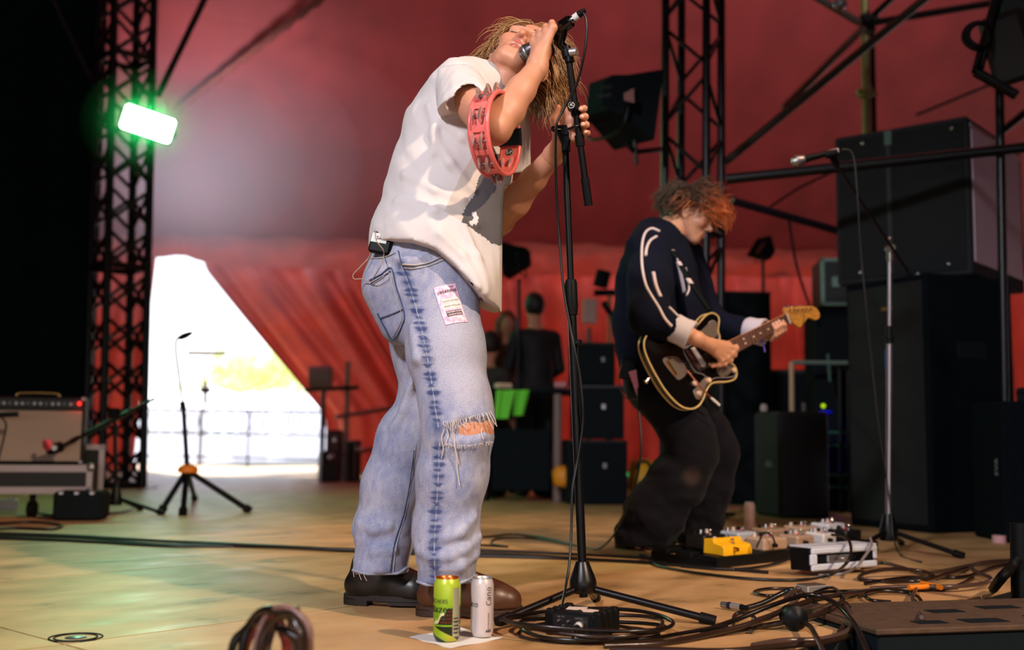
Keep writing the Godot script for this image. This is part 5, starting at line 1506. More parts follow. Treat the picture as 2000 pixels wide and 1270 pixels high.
# a head in its own axes (x to its left, y up, z forward); mouth: how far the lips are parted
func add_head(mb: MB, place: Transform3D, skin: Color, lip: Color, brow: Color, mouth: float, scalp: Color, nose_up := 0.0, cell := 0.0034) -> void:
	var f := Field.new(Vector3(-0.105, -0.145, -0.125), Vector3(0.105, 0.15, 0.145), cell)
	f.ell(Vector3(0, 0.042, -0.012), Vector3(0.074, 0.088, 0.096), Basis.IDENTITY, 0.03)
	f.ell(Vector3(0, -0.018, 0.028), Vector3(0.060, 0.082, 0.064), Basis.IDENTITY, 0.03)
	for s in [-1.0, 1.0]:
		f.cap(Vector3(0.056 * s, -0.035, 0.0), Vector3(0.026 * s, -0.088, 0.062), 0.020, 0.017, 0.03)
		f.ell(Vector3(0.041 * s, -0.016, 0.062), Vector3(0.024, 0.020, 0.022), Basis.IDENTITY, 0.022)
		f.cap(Vector3(0.046 * s, 0.030, 0.070), Vector3(0.012 * s, 0.026, 0.086), 0.013, 0.011, 0.018)
	f.cap(Vector3(0.013, -0.092, 0.073), Vector3(-0.013, -0.092, 0.073), 0.019, 0.019, 0.02)
	f.cap(Vector3(0, -0.11, -0.02), Vector3(0, -0.03, -0.03), 0.05, 0.055, 0.03)
	for s in [-1.0, 1.0]:      # sockets and closed lids
		f.ell(Vector3(0.031 * s, 0.006, 0.100), Vector3(0.019, 0.013, 0.018), Basis.IDENTITY, 0.012, true)
		f.ell(Vector3(0.031 * s, 0.006, 0.074), Vector3(0.0155, 0.0125, 0.0145), Basis.IDENTITY, 0.004)
		f.cap(Vector3(0.018 * s, 0.002, 0.0885), Vector3(0.044 * s, 0.0005, 0.083), 0.0022, 0.0018, 0.003, true)
	# nose
	var tip := Vector3(0, -0.026 + nose_up, 0.113)
	f.cap(Vector3(0, 0.016, 0.087), tip, 0.0085, 0.0105, 0.010)
	for s in [-1.0, 1.0]:
		f.ell(Vector3(0.0115 * s, -0.030 + nose_up * 0.5, 0.098), Vector3(0.008, 0.0075, 0.011), Basis.IDENTITY, 0.008)
		f.ell(Vector3(0.0065 * s, -0.038 + nose_up * 0.5, 0.104), Vector3(0.0035, 0.004, 0.005), Basis.IDENTITY, 0.003, true)
	# lips
	var g := mouth
	f.ell(Vector3(0, -0.060, 0.070), Vector3(0.030, 0.024, 0.027), Basis.IDENTITY, 0.02)
	for s in [-1.0, 1.0]:
		f.cap(Vector3(0.024 * s, -0.059, 0.086), Vector3(0.005 * s, -0.0535 + g * 0.3, 0.0985), 0.0038, 0.0062, 0.006)
		f.cap(Vector3(0.022 * s, -0.060, 0.086), Vector3(0.0 * s, -0.066 - g, 0.0965), 0.0038, 0.0072, 0.006)
	f.cap(Vector3(-0.021, -0.0595, 0.094), Vector3(0, -0.0595 - g * 0.4, 0.1035), 0.0016, 0.002 + g * 0.55, 0.003, true)
	f.cap(Vector3(0.021, -0.0595, 0.094), Vector3(0, -0.0595 - g * 0.4, 0.1035), 0.0016, 0.002 + g * 0.55, 0.003, true)
	if g > 0.002:
		f.cap(Vector3(-0.010, -0.0555, 0.090), Vector3(0.010, -0.0555, 0.090), 0.0042, 0.0042, 0.001)
	for s in [-1.0, 1.0]:      # ears
		var b := Basis(Vector3.UP, -0.35 * s) * Basis(Vector3.RIGHT, -0.2)
		f.ell(Vector3(0.079 * s, -0.002, -0.012), Vector3(0.008, 0.031, 0.018), b, 0.008)
		f.ell(Vector3(0.080 * s, -0.027, -0.004), Vector3(0.006, 0.010, 0.008), b, 0.008)
		f.ell(Vector3(0.089 * s, 0.002, -0.008), Vector3(0.006, 0.019, 0.009), b, 0.006, true)
	mb.xf = place
	f.mesh_into(mb, func(p: Vector3, _n: Vector3) -> Color:
		var o := ((p - Vector3(0, 0.042, -0.012)) / Vector3(0.076, 0.09, 0.098))
		if o.y > -0.3 and (o.z < 0.25 or o.y > 0.62) and absf(p.x) < 0.082 and not (absf(p.x) > 0.066 and p.y < 0.03 and o.z > -0.25): return scalp
		var c := skin
		var ch := Vector3(absf(p.x) - 0.042, p.y + 0.022, p.z - 0.075).length()
		c = c.lerp(Color(skin.r * 1.0, skin.g * 0.72, skin.b * 0.68), 0.6 * (1.0 - smooth01(0.008, 0.034, ch)))
		c = c.lerp(Color(skin.r * 0.98, skin.g * 0.70, skin.b * 0.64), 0.5 * (1.0 - smooth01(0.004, 0.018, (p - tip).length())))
		if p.z > 0.078 and absf(p.x) < 0.027:
			var up := absf(p.y + 0.0535 - g * 0.3) + absf(p.x) * 0.18
			var dn := absf(p.y + 0.067 + g) + absf(p.x) * 0.28
			c = c.lerp(lip, 1.0 - smooth01(0.0045, 0.008, minf(up, dn)))
			if g > 0.002 and p.z < 0.0975 and absf(p.y + 0.0595 + g * 0.4) < 0.0012 + g * 0.5 and absf(p.x) < 0.013:
				c = lin(0.85, 0.80, 0.74) if p.y > -0.0600 else lin(0.20, 0.06, 0.05)
		if p.z > 0.06 and absf(p.x) > 0.012 and absf(p.x) < 0.048 and p.y < 0.002 and p.y > -0.003 and p.z < 0.096:
			c = c.lerp(brow, 0.55)
		return c)
	mb.xf = Transform3D.IDENTITY

# a hand closed on a bar: c on the bar, a along it from little finger to forefinger, palm on the side p, fingers set off towards w
func add_grip(mb: MB, wrist: Vector3, wr: float, c: Vector3, a: Vector3, bar: float, p: Vector3, w: Vector3, skin: Color, curl: Array, thumb: Array, pitch := 0.0205, cell := 0.0032) -> void:
	a = a.normalized()
	p = (p - a * p.dot(a)).normalized()
	w = (w - a * w.dot(a) - p * w.dot(p)).normalized()
	var fingers := []
	var nails := []
	for i in 4:
		var o := c + a * (1.5 - i) * pitch
		var pts := []
		for k in 4:
			var th: float = deg_to_rad(curl[k] - (6.0 if i == 3 else 0.0) * k)
			var r: float = bar + [0.017, 0.0135, 0.0105, 0.0095][k]
			pts.append(o + (p * cos(th) + w * sin(th)) * r + a * (0.002 * (1.5 - i) * (1 - k * 0.6)))
		fingers.append(pts)
		var th2: float = deg_to_rad(curl[3])
		nails.append(pts[3] + (p * cos(th2) + w * sin(th2)) * 0.008 + (pts[3] - pts[2]).normalized() * 0.002)
	finish_hand(mb, wrist, wr, fingers, thumb, nails, skin, cell)

func finish_hand(mb: MB, wrist: Vector3, wr: float, fingers: Array, thumb: Array, nails: Array, skin: Color, cell := 0.0032) -> void:
	var lo := wrist
	var hi := wrist
	for q in fingers + [thumb]:
		for p: Vector3 in q:
			lo = lo.min(p)
			hi = hi.max(p)
	var f := Field.new(lo - Vector3.ONE * 0.045, hi + Vector3.ONE * 0.045, cell)
	var mid := Vector3.ZERO
	for i in 4: mid += fingers[i][0] / 4.0
	for i in 4:
		var q: Array = fingers[i]
		var s: float = [1.0, 1.04, 1.0, 0.88][i]
		f.chain(q, [0.0112 * s, 0.0098 * s, 0.0086 * s, 0.0076 * s], 0.004)
		for k in [1, 2]: f.cap(q[k], q[k], 0.0103 * s if k == 1 else 0.0088 * s, 0.0103 * s if k == 1 else 0.0088 * s, 0.004)
		var root: Vector3 = wrist.lerp(mid, 0.12).lerp(q[0], 0.12)
		f.cap(root, q[0], 0.0165, 0.0122 * s, 0.012)
	f.cap(wrist, wrist.lerp(mid, 0.4), wr * 0.96, 0.021, 0.02)
	f.cap(wrist + (wrist - mid).normalized() * 0.012, wrist, wr * 0.96, wr * 0.96, 0.02)
	f.cap(fingers[0][0], fingers[1][0], 0.0115, 0.0118, 0.006)
	f.cap(fingers[1][0], fingers[2][0], 0.0118, 0.0115, 0.006)
	f.cap(fingers[2][0], fingers[3][0], 0.0115, 0.0108, 0.006)
	f.chain(thumb, [0.018, 0.0135, 0.0115, 0.0092], 0.008)
	var bound := nails
	f.mesh_into(mb, func(p: Vector3, _n: Vector3) -> Color:
		var c := skin
		for q: Vector3 in bound:
			var d := p.distance_to(q)
			if d < 0.008: c = c.lerp(lin(0.93, 0.74, 0.66), 0.8 * (1.0 - smooth01(0.0045, 0.007, d)))
		for q: Array in fingers:
			for k in [0, 1]:
				c = c.lerp(Color(skin.r, skin.g * 0.72, skin.b * 0.68), 0.35 * (1.0 - smooth01(0.006, 0.016, p.distance_to(q[k]))))
		return c)

# locks of hair: each starts on the scalp (own axes of the head), follows comb, then falls
func add_hair(mb: MB, place: Transform3D, seed_: int, count: int, root_ok: Callable, comb: Callable, length: Callable, color: Callable, fall: float, curl: float, width := 0.0022) -> void:
	var r := RandomNumberGenerator.new()
	r.seed = seed_
	var down := place.basis.inverse() * Vector3.DOWN
	var made := 0
	var tries := 0
	var c := Vector3(0, 0.042, -0.012)
	var rad := Vector3(0.080, 0.095, 0.102)
	var c2 := Vector3(0, -0.02, 0.02)
	var rad2 := Vector3(0.066, 0.088, 0.074)
	mb.xf = place
	mb.colored = true
	while made < count and tries < count * 12:
		tries += 1
		var o := Vector3(r.randfn(), r.randfn(), r.randfn()).normalized()
		if not root_ok.call(o): continue
		made += 1
		var p := c + o * rad * 0.97
		var comb_dir: Vector3 = comb.call(o)
		var dir: Vector3 = (comb_dir - o * comb_dir.dot(o) * 0.8 + o * 0.25).normalized()
		var len_: float = length.call(o) * r.randf_range(0.72, 1.15)
		var n := 11
		var pts := PackedVector3Array()
		var rr := []
		var ph := r.randf() * TAU
		var fr := r.randf_range(0.7, 1.3)
		var wob := Vector3(r.randfn(), r.randfn(), r.randfn()) * 0.16
		var wd := width * r.randf_range(0.7, 1.4)
		var lift := 1.0 + r.randf() * 0.10
		for k in n:
			pts.append(p)
			rr.append(wd * (1.0 - 0.86 * pow(float(k) / (n - 1), 1.6)) * (0.6 if k == 0 else 1.0))
			var t := float(k) / n
			var side := dir.cross(Vector3(0.3, 1, 0.2)).normalized()
			var bendy := side * sin(ph + t * 7.0 * fr) * curl + dir.cross(side) * cos(ph + t * 7.0 * fr) * curl
			dir = (dir + down * fall * (0.3 + t) + bendy * (0.25 + t) + wob * 0.25).normalized()
			p += dir * (len_ / n)
			for e in [[c, rad], [c2, rad2]]:
				var q: Vector3 = (p - e[0]) / (e[1] * lift)
				if q.length() < 1.0: p = e[0] + q.normalized() * e[1] * lift
		var col: Color = color.call(o, r.randf())
		mb.col = col
		mb.tube(pts, rr, 4, false, 0.6)
	mb.xf = Transform3D.IDENTITY
	mb.col = Color.WHITE

# a boot in its own axes: x from heel to toe, y up, z to the side
func boot_shapes(place: Transform3D) -> Array:
	var f := Field.new(Vector3(-0.03, -0.01, -0.075), Vector3(0.33, 0.25, 0.075), 0.0048)
	f.chain([Vector3(0.035, 0.055, 0), Vector3(0.09, 0.062, 0), Vector3(0.15, 0.060, 0.004), Vector3(0.21, 0.050, 0.006), Vector3(0.25, 0.045, 0.004)], [0.037, 0.041, 0.044, 0.044, 0.036], 0.03)
	f.chain([Vector3(0.055, 0.07, 0), Vector3(0.075, 0.12, 0), Vector3(0.08, 0.15, 0)], [0.040, 0.043, 0.044], 0.03)
	f.cap(Vector3(0.07, 0.11, 0), Vector3(0.17, 0.075, 0.003), 0.042, 0.034, 0.03)
	f.trim(func(p: Vector3) -> float: return 0.028 - p.y)
	var up := MB.new()
	up.xf = place
	f.mesh_into(up)
	var sole := MB.new()
	sole.xf = place
	var out := PackedVector2Array()
	for i in 40:
		var a := TAU * i / 40
		var x := 0.142 - cos(a) * 0.147
		var k := x / 0.29
		var half := 0.034 + 0.014 * sin(clampf(k * 1.25 - 0.25, 0, 1) * PI)
		var e := sqrt(maxf(1.0 - pow(absf(cos(a)), 3.2), 0.0))
		out.append(Vector2(x, signf(sin(a)) * half * e + 0.003 * k))
	var flat := Transform3D(Basis(Vector3.RIGHT, Vector3.BACK, Vector3.DOWN), Vector3(0, 0.024, 0))
	sole.prism(out, 0.020, 0.003, flat)
	var heel := PackedVector2Array()
	var fore := PackedVector2Array()
	for q in out:
		if q.x < 0.095: heel.append(q)
		elif q.x > 0.125: fore.append(q * Vector2(1, 0.97))
	heel = Geometry2D.convex_hull(heel)
	fore = Geometry2D.convex_hull(fore)
	heel.resize(heel.size() - 1)
	fore.resize(fore.size() - 1)
	sole.prism(heel, 0.022, 0.002, Transform3D(flat.basis, Vector3(0, 0.011, 0)))
	sole.prism(fore, 0.012, 0.002, Transform3D(flat.basis, Vector3(0, 0.0105, 0)))
	return [up, sole]

# a line drawn over the surface of a field, from points of the picture, as a thin thread or seam
func over(f: Field, px: Array, lift := 0.001, steps := 5) -> PackedVector3Array:
	var out := PackedVector3Array()
	var s := []
	for q in px: s.append(Vector3(q[0], q[1], 0))
	for q in spline(s, steps):
		var h := f.hit(cx.origin, ray(q.x, q.y))
		if h != Vector3.INF: out.append(h + f.grad(h) * lift)
	return out

# ---------------------------------------------------------------- the singer
func singer() -> void:
	var skin := lin(0.81, 0.575, 0.455)
	var S := at(898, 165, 3.11)
	var E := at(966, 250, 2.93)
	var W := at(1049, 132, 3.045)
	var S2 := at(985, 195, 3.38)
	var E2 := at(974, 432, 3.52)
	var W2 := at(1081, 303, 3.30)
	var body := MB.new()
	body.colored = true

	# --- arms, neck and the bared knee, one surface
	var f := Field.new(at(880, 470, 3.0).min(at(880, 460, 3.6)) - Vector3(0.02, 0.0, 0.1), at(1140, 60, 2.85) + Vector3(0.05, 0.1, 0.12), 0.0075)
	f.chain([S, S.lerp(E, 0.55), E], [0.046, 0.050, 0.043], 0.03)
	f.chain([E, E.lerp(W, 0.28), E.lerp(W, 0.62), W], [0.041, 0.0465, 0.037, 0.0285], 0.02)
	f.cap(E, E, 0.040, 0.040, 0.02)
	f.chain([S2, S2.lerp(E2, 0.5), E2], [0.056, 0.050, 0.045], 0.03)
	f.chain([E2, E2.lerp(W2, 0.3), E2.lerp(W2, 0.65), W2], [0.044, 0.047, 0.037, 0.030], 0.02)
	var nb := at(950, 190, 3.24)
	var nh := at(1006, 122, 3.26)
	f.chain([nb, nb.lerp(nh, 0.5), nh], [0.075, 0.060, 0.056], 0.04)
	f.cap(S.lerp(S2, 0.2), S.lerp(S2, 0.85), 0.042, 0.045, 0.06)
	f.mesh_into(body, func(p: Vector3, _n: Vector3) -> Color:
		return skin.lerp(Color(skin.r, skin.g * 0.75, skin.b * 0.7), 0.5 * (1.0 - smooth01(0.02, 0.06, p.distance_to(E)))))
	f = Field.new(at(690, 1130, 3.45) - Vector3(0, 0, 0.05), at(985, 170, 2.9), 0.0105)
	f.chain([at(925, 190, 3.22), at(880, 350, 3.22), at(850, 500, 3.22), at(862, 620, 3.14), at(884, 770, 3.06), at(905, 842, 3.03), at(885, 930, 3.06), at(875, 1085, 3.09)], [0.08, 0.10, 0.10, 0.075, 0.068, 0.075, 0.06, 0.045], 0.03)
	f.chain([at(850, 500, 3.22), at(835, 640, 3.31), at(846, 790, 3.33), at(770, 950, 3.36), at(752, 1060, 3.355)], [0.10, 0.08, 0.06, 0.05, 0.045], 0.03)
	f.mesh_into(body, func(_p: Vector3, _n: Vector3) -> Color: return skin)

	# --- head, thrown back and tilted to his left
	var X := Vector3(0.826, -0.563, 0)
	var Y0 := Vector3(0.563, 0.826, 0)
	var hb := Basis(X, Y0, Vector3.BACK)
	hb = hb * Basis(Vector3.RIGHT, deg_to_rad(-38)) * Basis(Vector3.UP, deg_to_rad(-13))
	var head := Transform3D(cx.basis * hb * Basis.from_scale(Vector3.ONE * 1.03), at(1016, 119, 3.25))
	add_head(body, head, skin, lin(0.72, 0.36, 0.32), lin(0.36, 0.22, 0.13), 0.0055, lin(0.34, 0.23, 0.13))

	# --- hands
	var ball := at(1030, 103, 3.125)
	var tail := at(1133, 27, 3.03)
	var ma := (tail - ball).normalized()
	var palm := Vector3(0.10, -0.30, 1.0)
	var gc := ball + ma * 0.078
	var upl := Vector3(-0.55, 0.8, 0.15)
	var pp := (palm - ma * palm.dot(ma)).normalized()
	var ww := (upl - ma * upl.dot(ma) - pp * upl.dot(pp)).normalized()
	add_grip(body, W, 0.0285, gc, -ma, 0.0125, palm, upl, skin, [28, 92, 165, 225],
		[W.lerp(gc, 0.4) - ma * 0.014, gc - ma * 0.034 + pp * 0.014 - ww * 0.018, gc - ma * 0.041 - pp * 0.012 - ww * 0.021, gc - ma * 0.036 - pp * 0.026 - ww * 0.004])
	var bt := at(1109, 104, 3.10)
	var bb := at(1150, 405, 3.17)
	var ba := (bt - bb).normalized()
	var g2 := bb.lerp(bt, 0.555)
	var th0 := at(1092, 284, 3.25)
	add_grip(body, W2, 0.030, g2, ba, 0.0145, Vector3(-0.75, -0.1, -0.65), Vector3(0.55, 0, -0.8), skin, [25, 88, 150, 196],
		[th0, at(1087, 255, 3.225), at(1083, 232, 3.215), at(1090, 210, 3.205)], 0.0235)

	var lo := Vector3(at(840, 1200, 3.2).x, 0, -3.2)
	var person := shape(numbered("person"), body.mesh(lo), skin_mat(), self)
	person.position = lo
	tag(person, "singer in white t-shirt and torn pale jeans leaning back, mouth at the microphone", "person", "")

	# --- t-shirt
	f = Field.new(Vector3(at(715, 620, 3.2).x - 0.05, at(715, 640, 3.2).y, -3.50), Vector3(at(1030, 85, 3.3).x + 0.03, at(900, 80, 3.1).y, -2.93), 0.0078)
	f.chain([at(872, 575, 3.20), at(857, 475, 3.21), at(873, 360, 3.22), at(895, 255, 3.22), at(918, 190, 3.22)], [0.158, 0.190, 0.163, 0.150, 0.112], 0.05)
	f.cap(at(893, 160, 3.12), at(975, 190, 3.36), 0.062, 0.066, 0.06)
	f.cap(at(925, 330, 3.20), at(938, 480, 3.18), 0.10, 0.075, 0.06)
	f.cap(at(938, 480, 3.18), at(944, 640, 3.15), 0.075, 0.046, 0.05)
	f.cap(at(845, 500, 3.12), at(890, 560, 3.10), 0.125, 0.12, 0.05)
	var sd := (E - S).normalized()
	var sl := at(913, 214, 3.025)
	var g := Field.new(at(830, 260, 3.2) - Vector3(0, 0.02, 0.02), at(990, 90, 2.9), 0.0046)
	g.cap(S - (sl - S) * 0.12, sl, 0.066, 0.083, 0.04)
	var sd2 := (E2 - S2).normalized()
	f.cap(S2, S2 + sd2 * 0.22 + Vector3(0.012, 0, 0), 0.075, 0.082, 0.04)
	var fold := FastNoiseLite.new()
	fold.seed = 5
	fold.frequency = 1.0
	fold.fractal_octaves = 2
	f.bend(func(p: Vector3) -> float:
		var q := Vector3((p.x * 0.86 + p.y * 0.5) * 11.0, (p.y * 0.86 - p.x * 0.5) * 3.6, p.z * 6.0)
		return 0.0055 * fold.get_noise_3dv(q) + 0.002 * fold.get_noise_3dv(q * 2.3 + Vector3.ONE * 9))
	# folds from the armpit and across the belly
	for q in [[[862, 232], [905, 268], [940, 300]], [[845, 262], [880, 320], [925, 372]], [[838, 205], [850, 250], [846, 300]], [[775, 392], [850, 412], [930, 440]], [[790, 340], [850, 372], [905, 392]], [[860, 455], [905, 500], [935, 560]], [[900, 430], [932, 500], [950, 570]]]:
		var line := []
		for e in q:
			var hp := f.hit(cx.origin, ray(e[0], e[1]))
			if hp != Vector3.INF: line.append(hp + Vector3(0, 0, 0.001))
		for i in line.size() - 1: f.cap(line[i], line[i + 1], 0.005, 0.004, 0.022)
	var cutN := (cx.basis * Vector3(0.22, -0.94, 0.25)).normalized()
	var cutP := at(911, 184, 2.95)
	g.bend(func(p: Vector3) -> float: return 0.005 * fold.get_noise_3dv(p * Vector3(14, 6, 12)))
	g.trim(func(p: Vector3) -> float: return (p - cutP).dot(cutN))
	g.cap(at(913, 204, 3.0), at(922, 268, 2.98), 0.058, 0.07, 0.006, true)
	f.cap(S2 + sd2 * 0.1, S2 + sd2 * 0.4, 0.060, 0.070, 0.006, true)
	var hem := [[680.0, 470.0], [725.0, 463.0], [760.0, 467.0], [805.0, 474.0], [850.0, 490.0], [885.0, 520.0], [915.0, 557.0], [940.0, 590.0], [972.0, 605.0], [1050.0, 600.0]]
	var inv := cx.affine_inverse()
	f.trim(func(p: Vector3) -> float:
		var c := inv * p
		var px := c.x / -c.z * FPX + 1000.0
		var yy := 600.0
		for i in hem.size() - 1:
			if px >= hem[i][0] and px < hem[i + 1][0]: yy = lerpf(hem[i][1], hem[i + 1][1], (px - hem[i][0]) / (hem[i + 1][0] - hem[i][0]))
		var e := at(px, yy, lerpf(3.04, 3.14, smooth01(880, 940, px))).y - p.y
		var e3 := -1.0
		if (p - S2).dot(sd2) > 0.1 and p.x > at(985, 300, 3.4).x: e3 = (p - S2).dot(sd2) - 0.215
		return maxf(e, e3))
	f.cap(nb + (nb - nh) * 0.3, nh, 0.074, 0.066, 0.012, true)      # neck opening
	f.chain([at(862, 690, 3.2), at(850, 560, 3.2), at(852, 505, 3.2)], [0.115, 0.115, 0.105], 0.01, true)
	var ts := MB.new()
	# the faded print: shapes on the front panel of the shirt
	var grey := PackedVector2Array()
	for q in [[948, 318], [968, 300], [981, 297], [981, 484], [962, 476], [930, 452], [902, 432], [906, 408], [926, 380], [934, 350]]: grey.append(Vector2(q[0], q[1]))
	var beige := PackedVector2Array()
	for q in [[925, 300], [950, 306], [936, 350], [926, 380], [905, 410], [902, 432], [866, 412], [880, 380], [900, 340]]: beige.append(Vector2(q[0], q[1]))
	var mark := PackedVector2Array()
	for q in [[921, 415], [930, 412], [934, 425], [930, 440], [926, 436], [921, 441], [915, 432], [924, 430]]: mark.append(Vector2(q[0], q[1]))
	var edge := FastNoiseLite.new()
	edge.frequency = 0.09
	f.mesh_into(ts)
	g.mesh_into(ts)
	# the print is laid out on the cloth: u round the body, v up it
	var axp := at(905, 330, 3.22)
	var wrap := func(p: Vector3) -> Vector2: return Vector2(atan2(p.x - axp.x, p.z - axp.z) / TAU + 0.5, 0.5 - (p.y - axp.y))
	for i in ts.v.size(): ts.t[i] = wrap.call(ts.v[i])
	var polys := []
	var box := Rect2(0.5, 0.5, 0, 0)
	for q in [beige, grey, mark]:
		var o := PackedVector2Array()
		for e: Vector2 in q:
			var hp := f.hit(cx.origin, ray(e.x, e.y))
			if hp == Vector3.INF: continue
			var uv: Vector2 = wrap.call(hp)
			if e.x > 980.0: uv.x += 0.06      # it runs on round the chest
			o.append(uv)
			box = box.expand(uv)
		polys.append(o)
	var im := Image.create(1024, 1024, false, Image.FORMAT_RGB8)
	im.fill(Color(0.93, 0.92, 0.91))
	for y in range(int(box.position.y * 1024) - 8, int(box.end.y * 1024) + 8):
		for x in range(int(box.position.x * 1024) - 8, int(box.end.x * 1024) + 8):
			var q := Vector2(x, y)
			var w := (q + Vector2(edge.get_noise_2d(x, y), edge.get_noise_2d(y, x)) * 5.0) / 1024.0
			var gn := 0.06 * edge.get_noise_2d(x * 5, y * 5)
			if Geometry2D.is_point_in_polygon(w, polys[2]): continue
			if Geometry2D.is_point_in_polygon(w, polys[1]): im.set_pixel(x, y, Color(0.37 + gn, 0.36 + gn, 0.37 + gn))
			elif Geometry2D.is_point_in_polygon(q / 1024.0, polys[0]): im.set_pixel(x, y, Color(0.86 + gn, 0.82 + gn, 0.77 + gn))
	var cm := mat(Color(0.90, 0.885, 0.88), 0.85)
	cm.rim_enabled = true
	cm.rim = 0.2
	cm.albedo_texture = ImageTexture.create_from_image(im)
	part("t_shirt", ts, cm, person)
	var sfield := f

	# --- jeans
	f = Field.new(Vector3(at(665, 1150, 3.3).x - 0.02, at(800, 1165, 3.1).y, -3.48), Vector3(at(985, 700, 3.0).x + 0.03, at(800, 445, 3.2).y, -2.88), 0.0095)
	f.ell(at(834, 540, 3.21), Vector3(0.158, 0.165, 0.165), Basis.IDENTITY, 0.05)
	f.cap(at(838, 470, 3.21), at(836, 520, 3.21), 0.145, 0.155, 0.04)
	f.chain([at(852, 560, 3.15), at(872, 690, 3.08), at(889, 780, 3.045), at(897, 835, 3.03), at(884, 930, 3.06), at(873, 1040, 3.08), at(872, 1140, 3.09)], [0.118, 0.102, 0.092, 0.090, 0.091, 0.085, 0.080], 0.035)
	f.chain([at(812, 570, 3.31), at(842, 690, 3.32), at(848, 790, 3.33), at(800, 860, 3.35), at(768, 950, 3.36), at(750, 1040, 3.36), at(742, 1115, 3.35)], [0.122, 0.108, 0.098, 0.093, 0.088, 0.084, 0.082], 0.035)
	f.cap(at(768, 560, 3.17), at(790, 630, 3.17), 0.085, 0.07, 0.05)
	var cr := FastNoiseLite.new()
	cr.seed = 9
	cr.frequency = 1.0
	f.bend(func(p: Vector3) -> float:
		var low := smooth01(0.55, 0.05, p.y)
		var q := Vector3(p.x * 5.0, p.y * (5.0 + 12.0 * low), p.z * 5.0)
		return (0.005 + 0.008 * low) * cr.get_noise_3dv(q))
	for q in [[[925, 1010], [900, 1040], [870, 1052]], [[935, 1050], [905, 1075], [868, 1082]], [[930, 1085], [900, 1105], [858, 1112]], [[818, 1075], [850, 1090], [880, 1088]], [[690, 1060], [730, 1078], [770, 1074]], [[700, 1020], [730, 1035], [760, 1030]], [[800, 760], [790, 800], [770, 835]], [[806, 640], [815, 700], [808, 760]], [[770, 500], [800, 512], [830, 500]]]:
		var line := []
		for e in q:
			var hp := f.hit(cx.origin, ray(e[0], e[1]))
			if hp != Vector3.INF: line.append(hp)
		for i in line.size() - 1: f.cap(line[i], line[i + 1], 0.009, 0.008, 0.022)
	# the torn knee
	f.chain([at(874, 845, 2.925), at(908, 838, 2.922), at(960, 832, 2.95)], [0.020, 0.031, 0.027], 0.006, true)
	f.chain([at(950, 832, 2.95), at(985, 834, 3.05)], [0.020, 0.026], 0.008, true)
	f.trim(func(p: Vector3) -> float:
		var c := inv * p
		var px := c.x / -c.z * FPX + 1000.0
		return at(px, 1122.0 + (22.0 if px > 812.0 else 0.0) - 0.02 * (px - 740.0), -p.z).y - p.y)
	var seam := []
	for q in spline([Vector3(783, 520, 0), Vector3(800, 560, 0), Vector3(822, 640, 0), Vector3(840, 730, 0), Vector3(850, 800, 0), Vector3(857, 880, 0), Vector3(853, 980, 0), Vector3(848, 1060, 0), Vector3(850, 1138, 0)], 6):
		var hp := f.hit(cx.origin, ray(q.x, q.y))
		if hp != Vector3.INF: seam.append(hp)
	var blue := lin(0.30, 0.37, 0.55)
	var pale := lin(0.76, 0.76, 0.79)
	var mid := lin(0.56, 0.60, 0.71)
	var fade := FastNoiseLite.new()
	fade.seed = 3
	fade.frequency = 1.0
	var jn := MB.new()
	jn.colored = true
	var thigh := at(885, 680, 2.97)
	f.mesh_into(jn, func(p: Vector3, n: Vector3) -> Color:
		var k := clampf(0.55 + 0.8 * fade.get_noise_3dv(p * Vector3(7, 4, 7)) + 0.7 * fade.get_noise_3dv(p * Vector3(60, 25, 60)), 0, 1)
		var c := mid.lerp(pale, k)
		c = c.lerp(pale, 0.8 * (1.0 - smooth01(0.05, 0.22, p.distance_to(thigh))))
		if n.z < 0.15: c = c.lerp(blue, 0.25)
		var d := 1.0
		var along := 0.0
		for i in seam.size():
			var e: float = p.distance_to(seam[i])
			if e < d:
				d = e
				along = p.y
		if d < 0.035:
			var dash := 0.55 + 0.45 * sin(along * 185.0 + 2.0 * sin(along * 43.0))
			c = c.lerp(blue, dash * 0.85 * (1.0 - smooth01(0.008, 0.026, d)))
		return c)
	var dm := vmat(0.85)
	dm.albedo_texture = ntex(61, 0.07, [Color(0.62, 0.65, 0.74), Color(0.84, 0.85, 0.91), Color(0.96, 0.96, 0.98), Color(1, 1, 1)], 512)
	dm.heightmap_enabled = true
	dm.heightmap_texture = M.fine
	dm.heightmap_scale = 0.05
	dm.uv1_triplanar = true
	dm.uv1_scale = Vector3.ONE * 7.0
	var jeans := part("jeans", jn, dm, person)
	var st := mat(Color(0.72, 0.70, 0.68), 0.8)
	var dk := mat(Color(0.22, 0.27, 0.42), 0.85)
	var pd := mat(Color(0.60, 0.63, 0.70), 0.85)
	# seams, pockets, belt loop: ridges that follow the cloth
	var m := MB.new()
	m.tube(over(f, [[783, 520], [800, 560], [822, 640], [840, 730], [850, 800], [856, 836]], -0.0010), 0.0020, 6)
	m.tube(over(f, [[858, 862], [857, 900], [853, 980], [848, 1060], [850, 1138]], -0.0010), 0.0020, 6)
	m.tube(over(f, [[812, 870], [805, 930], [793, 1000], [776, 1060], [768, 1118]], -0.0010), 0.0020, 6)
	part("side_seam", m, pd, jeans)
	m = MB.new()      # worn blue where the cloth is thick over the seam: a strip that lies on it
	m.colored = true
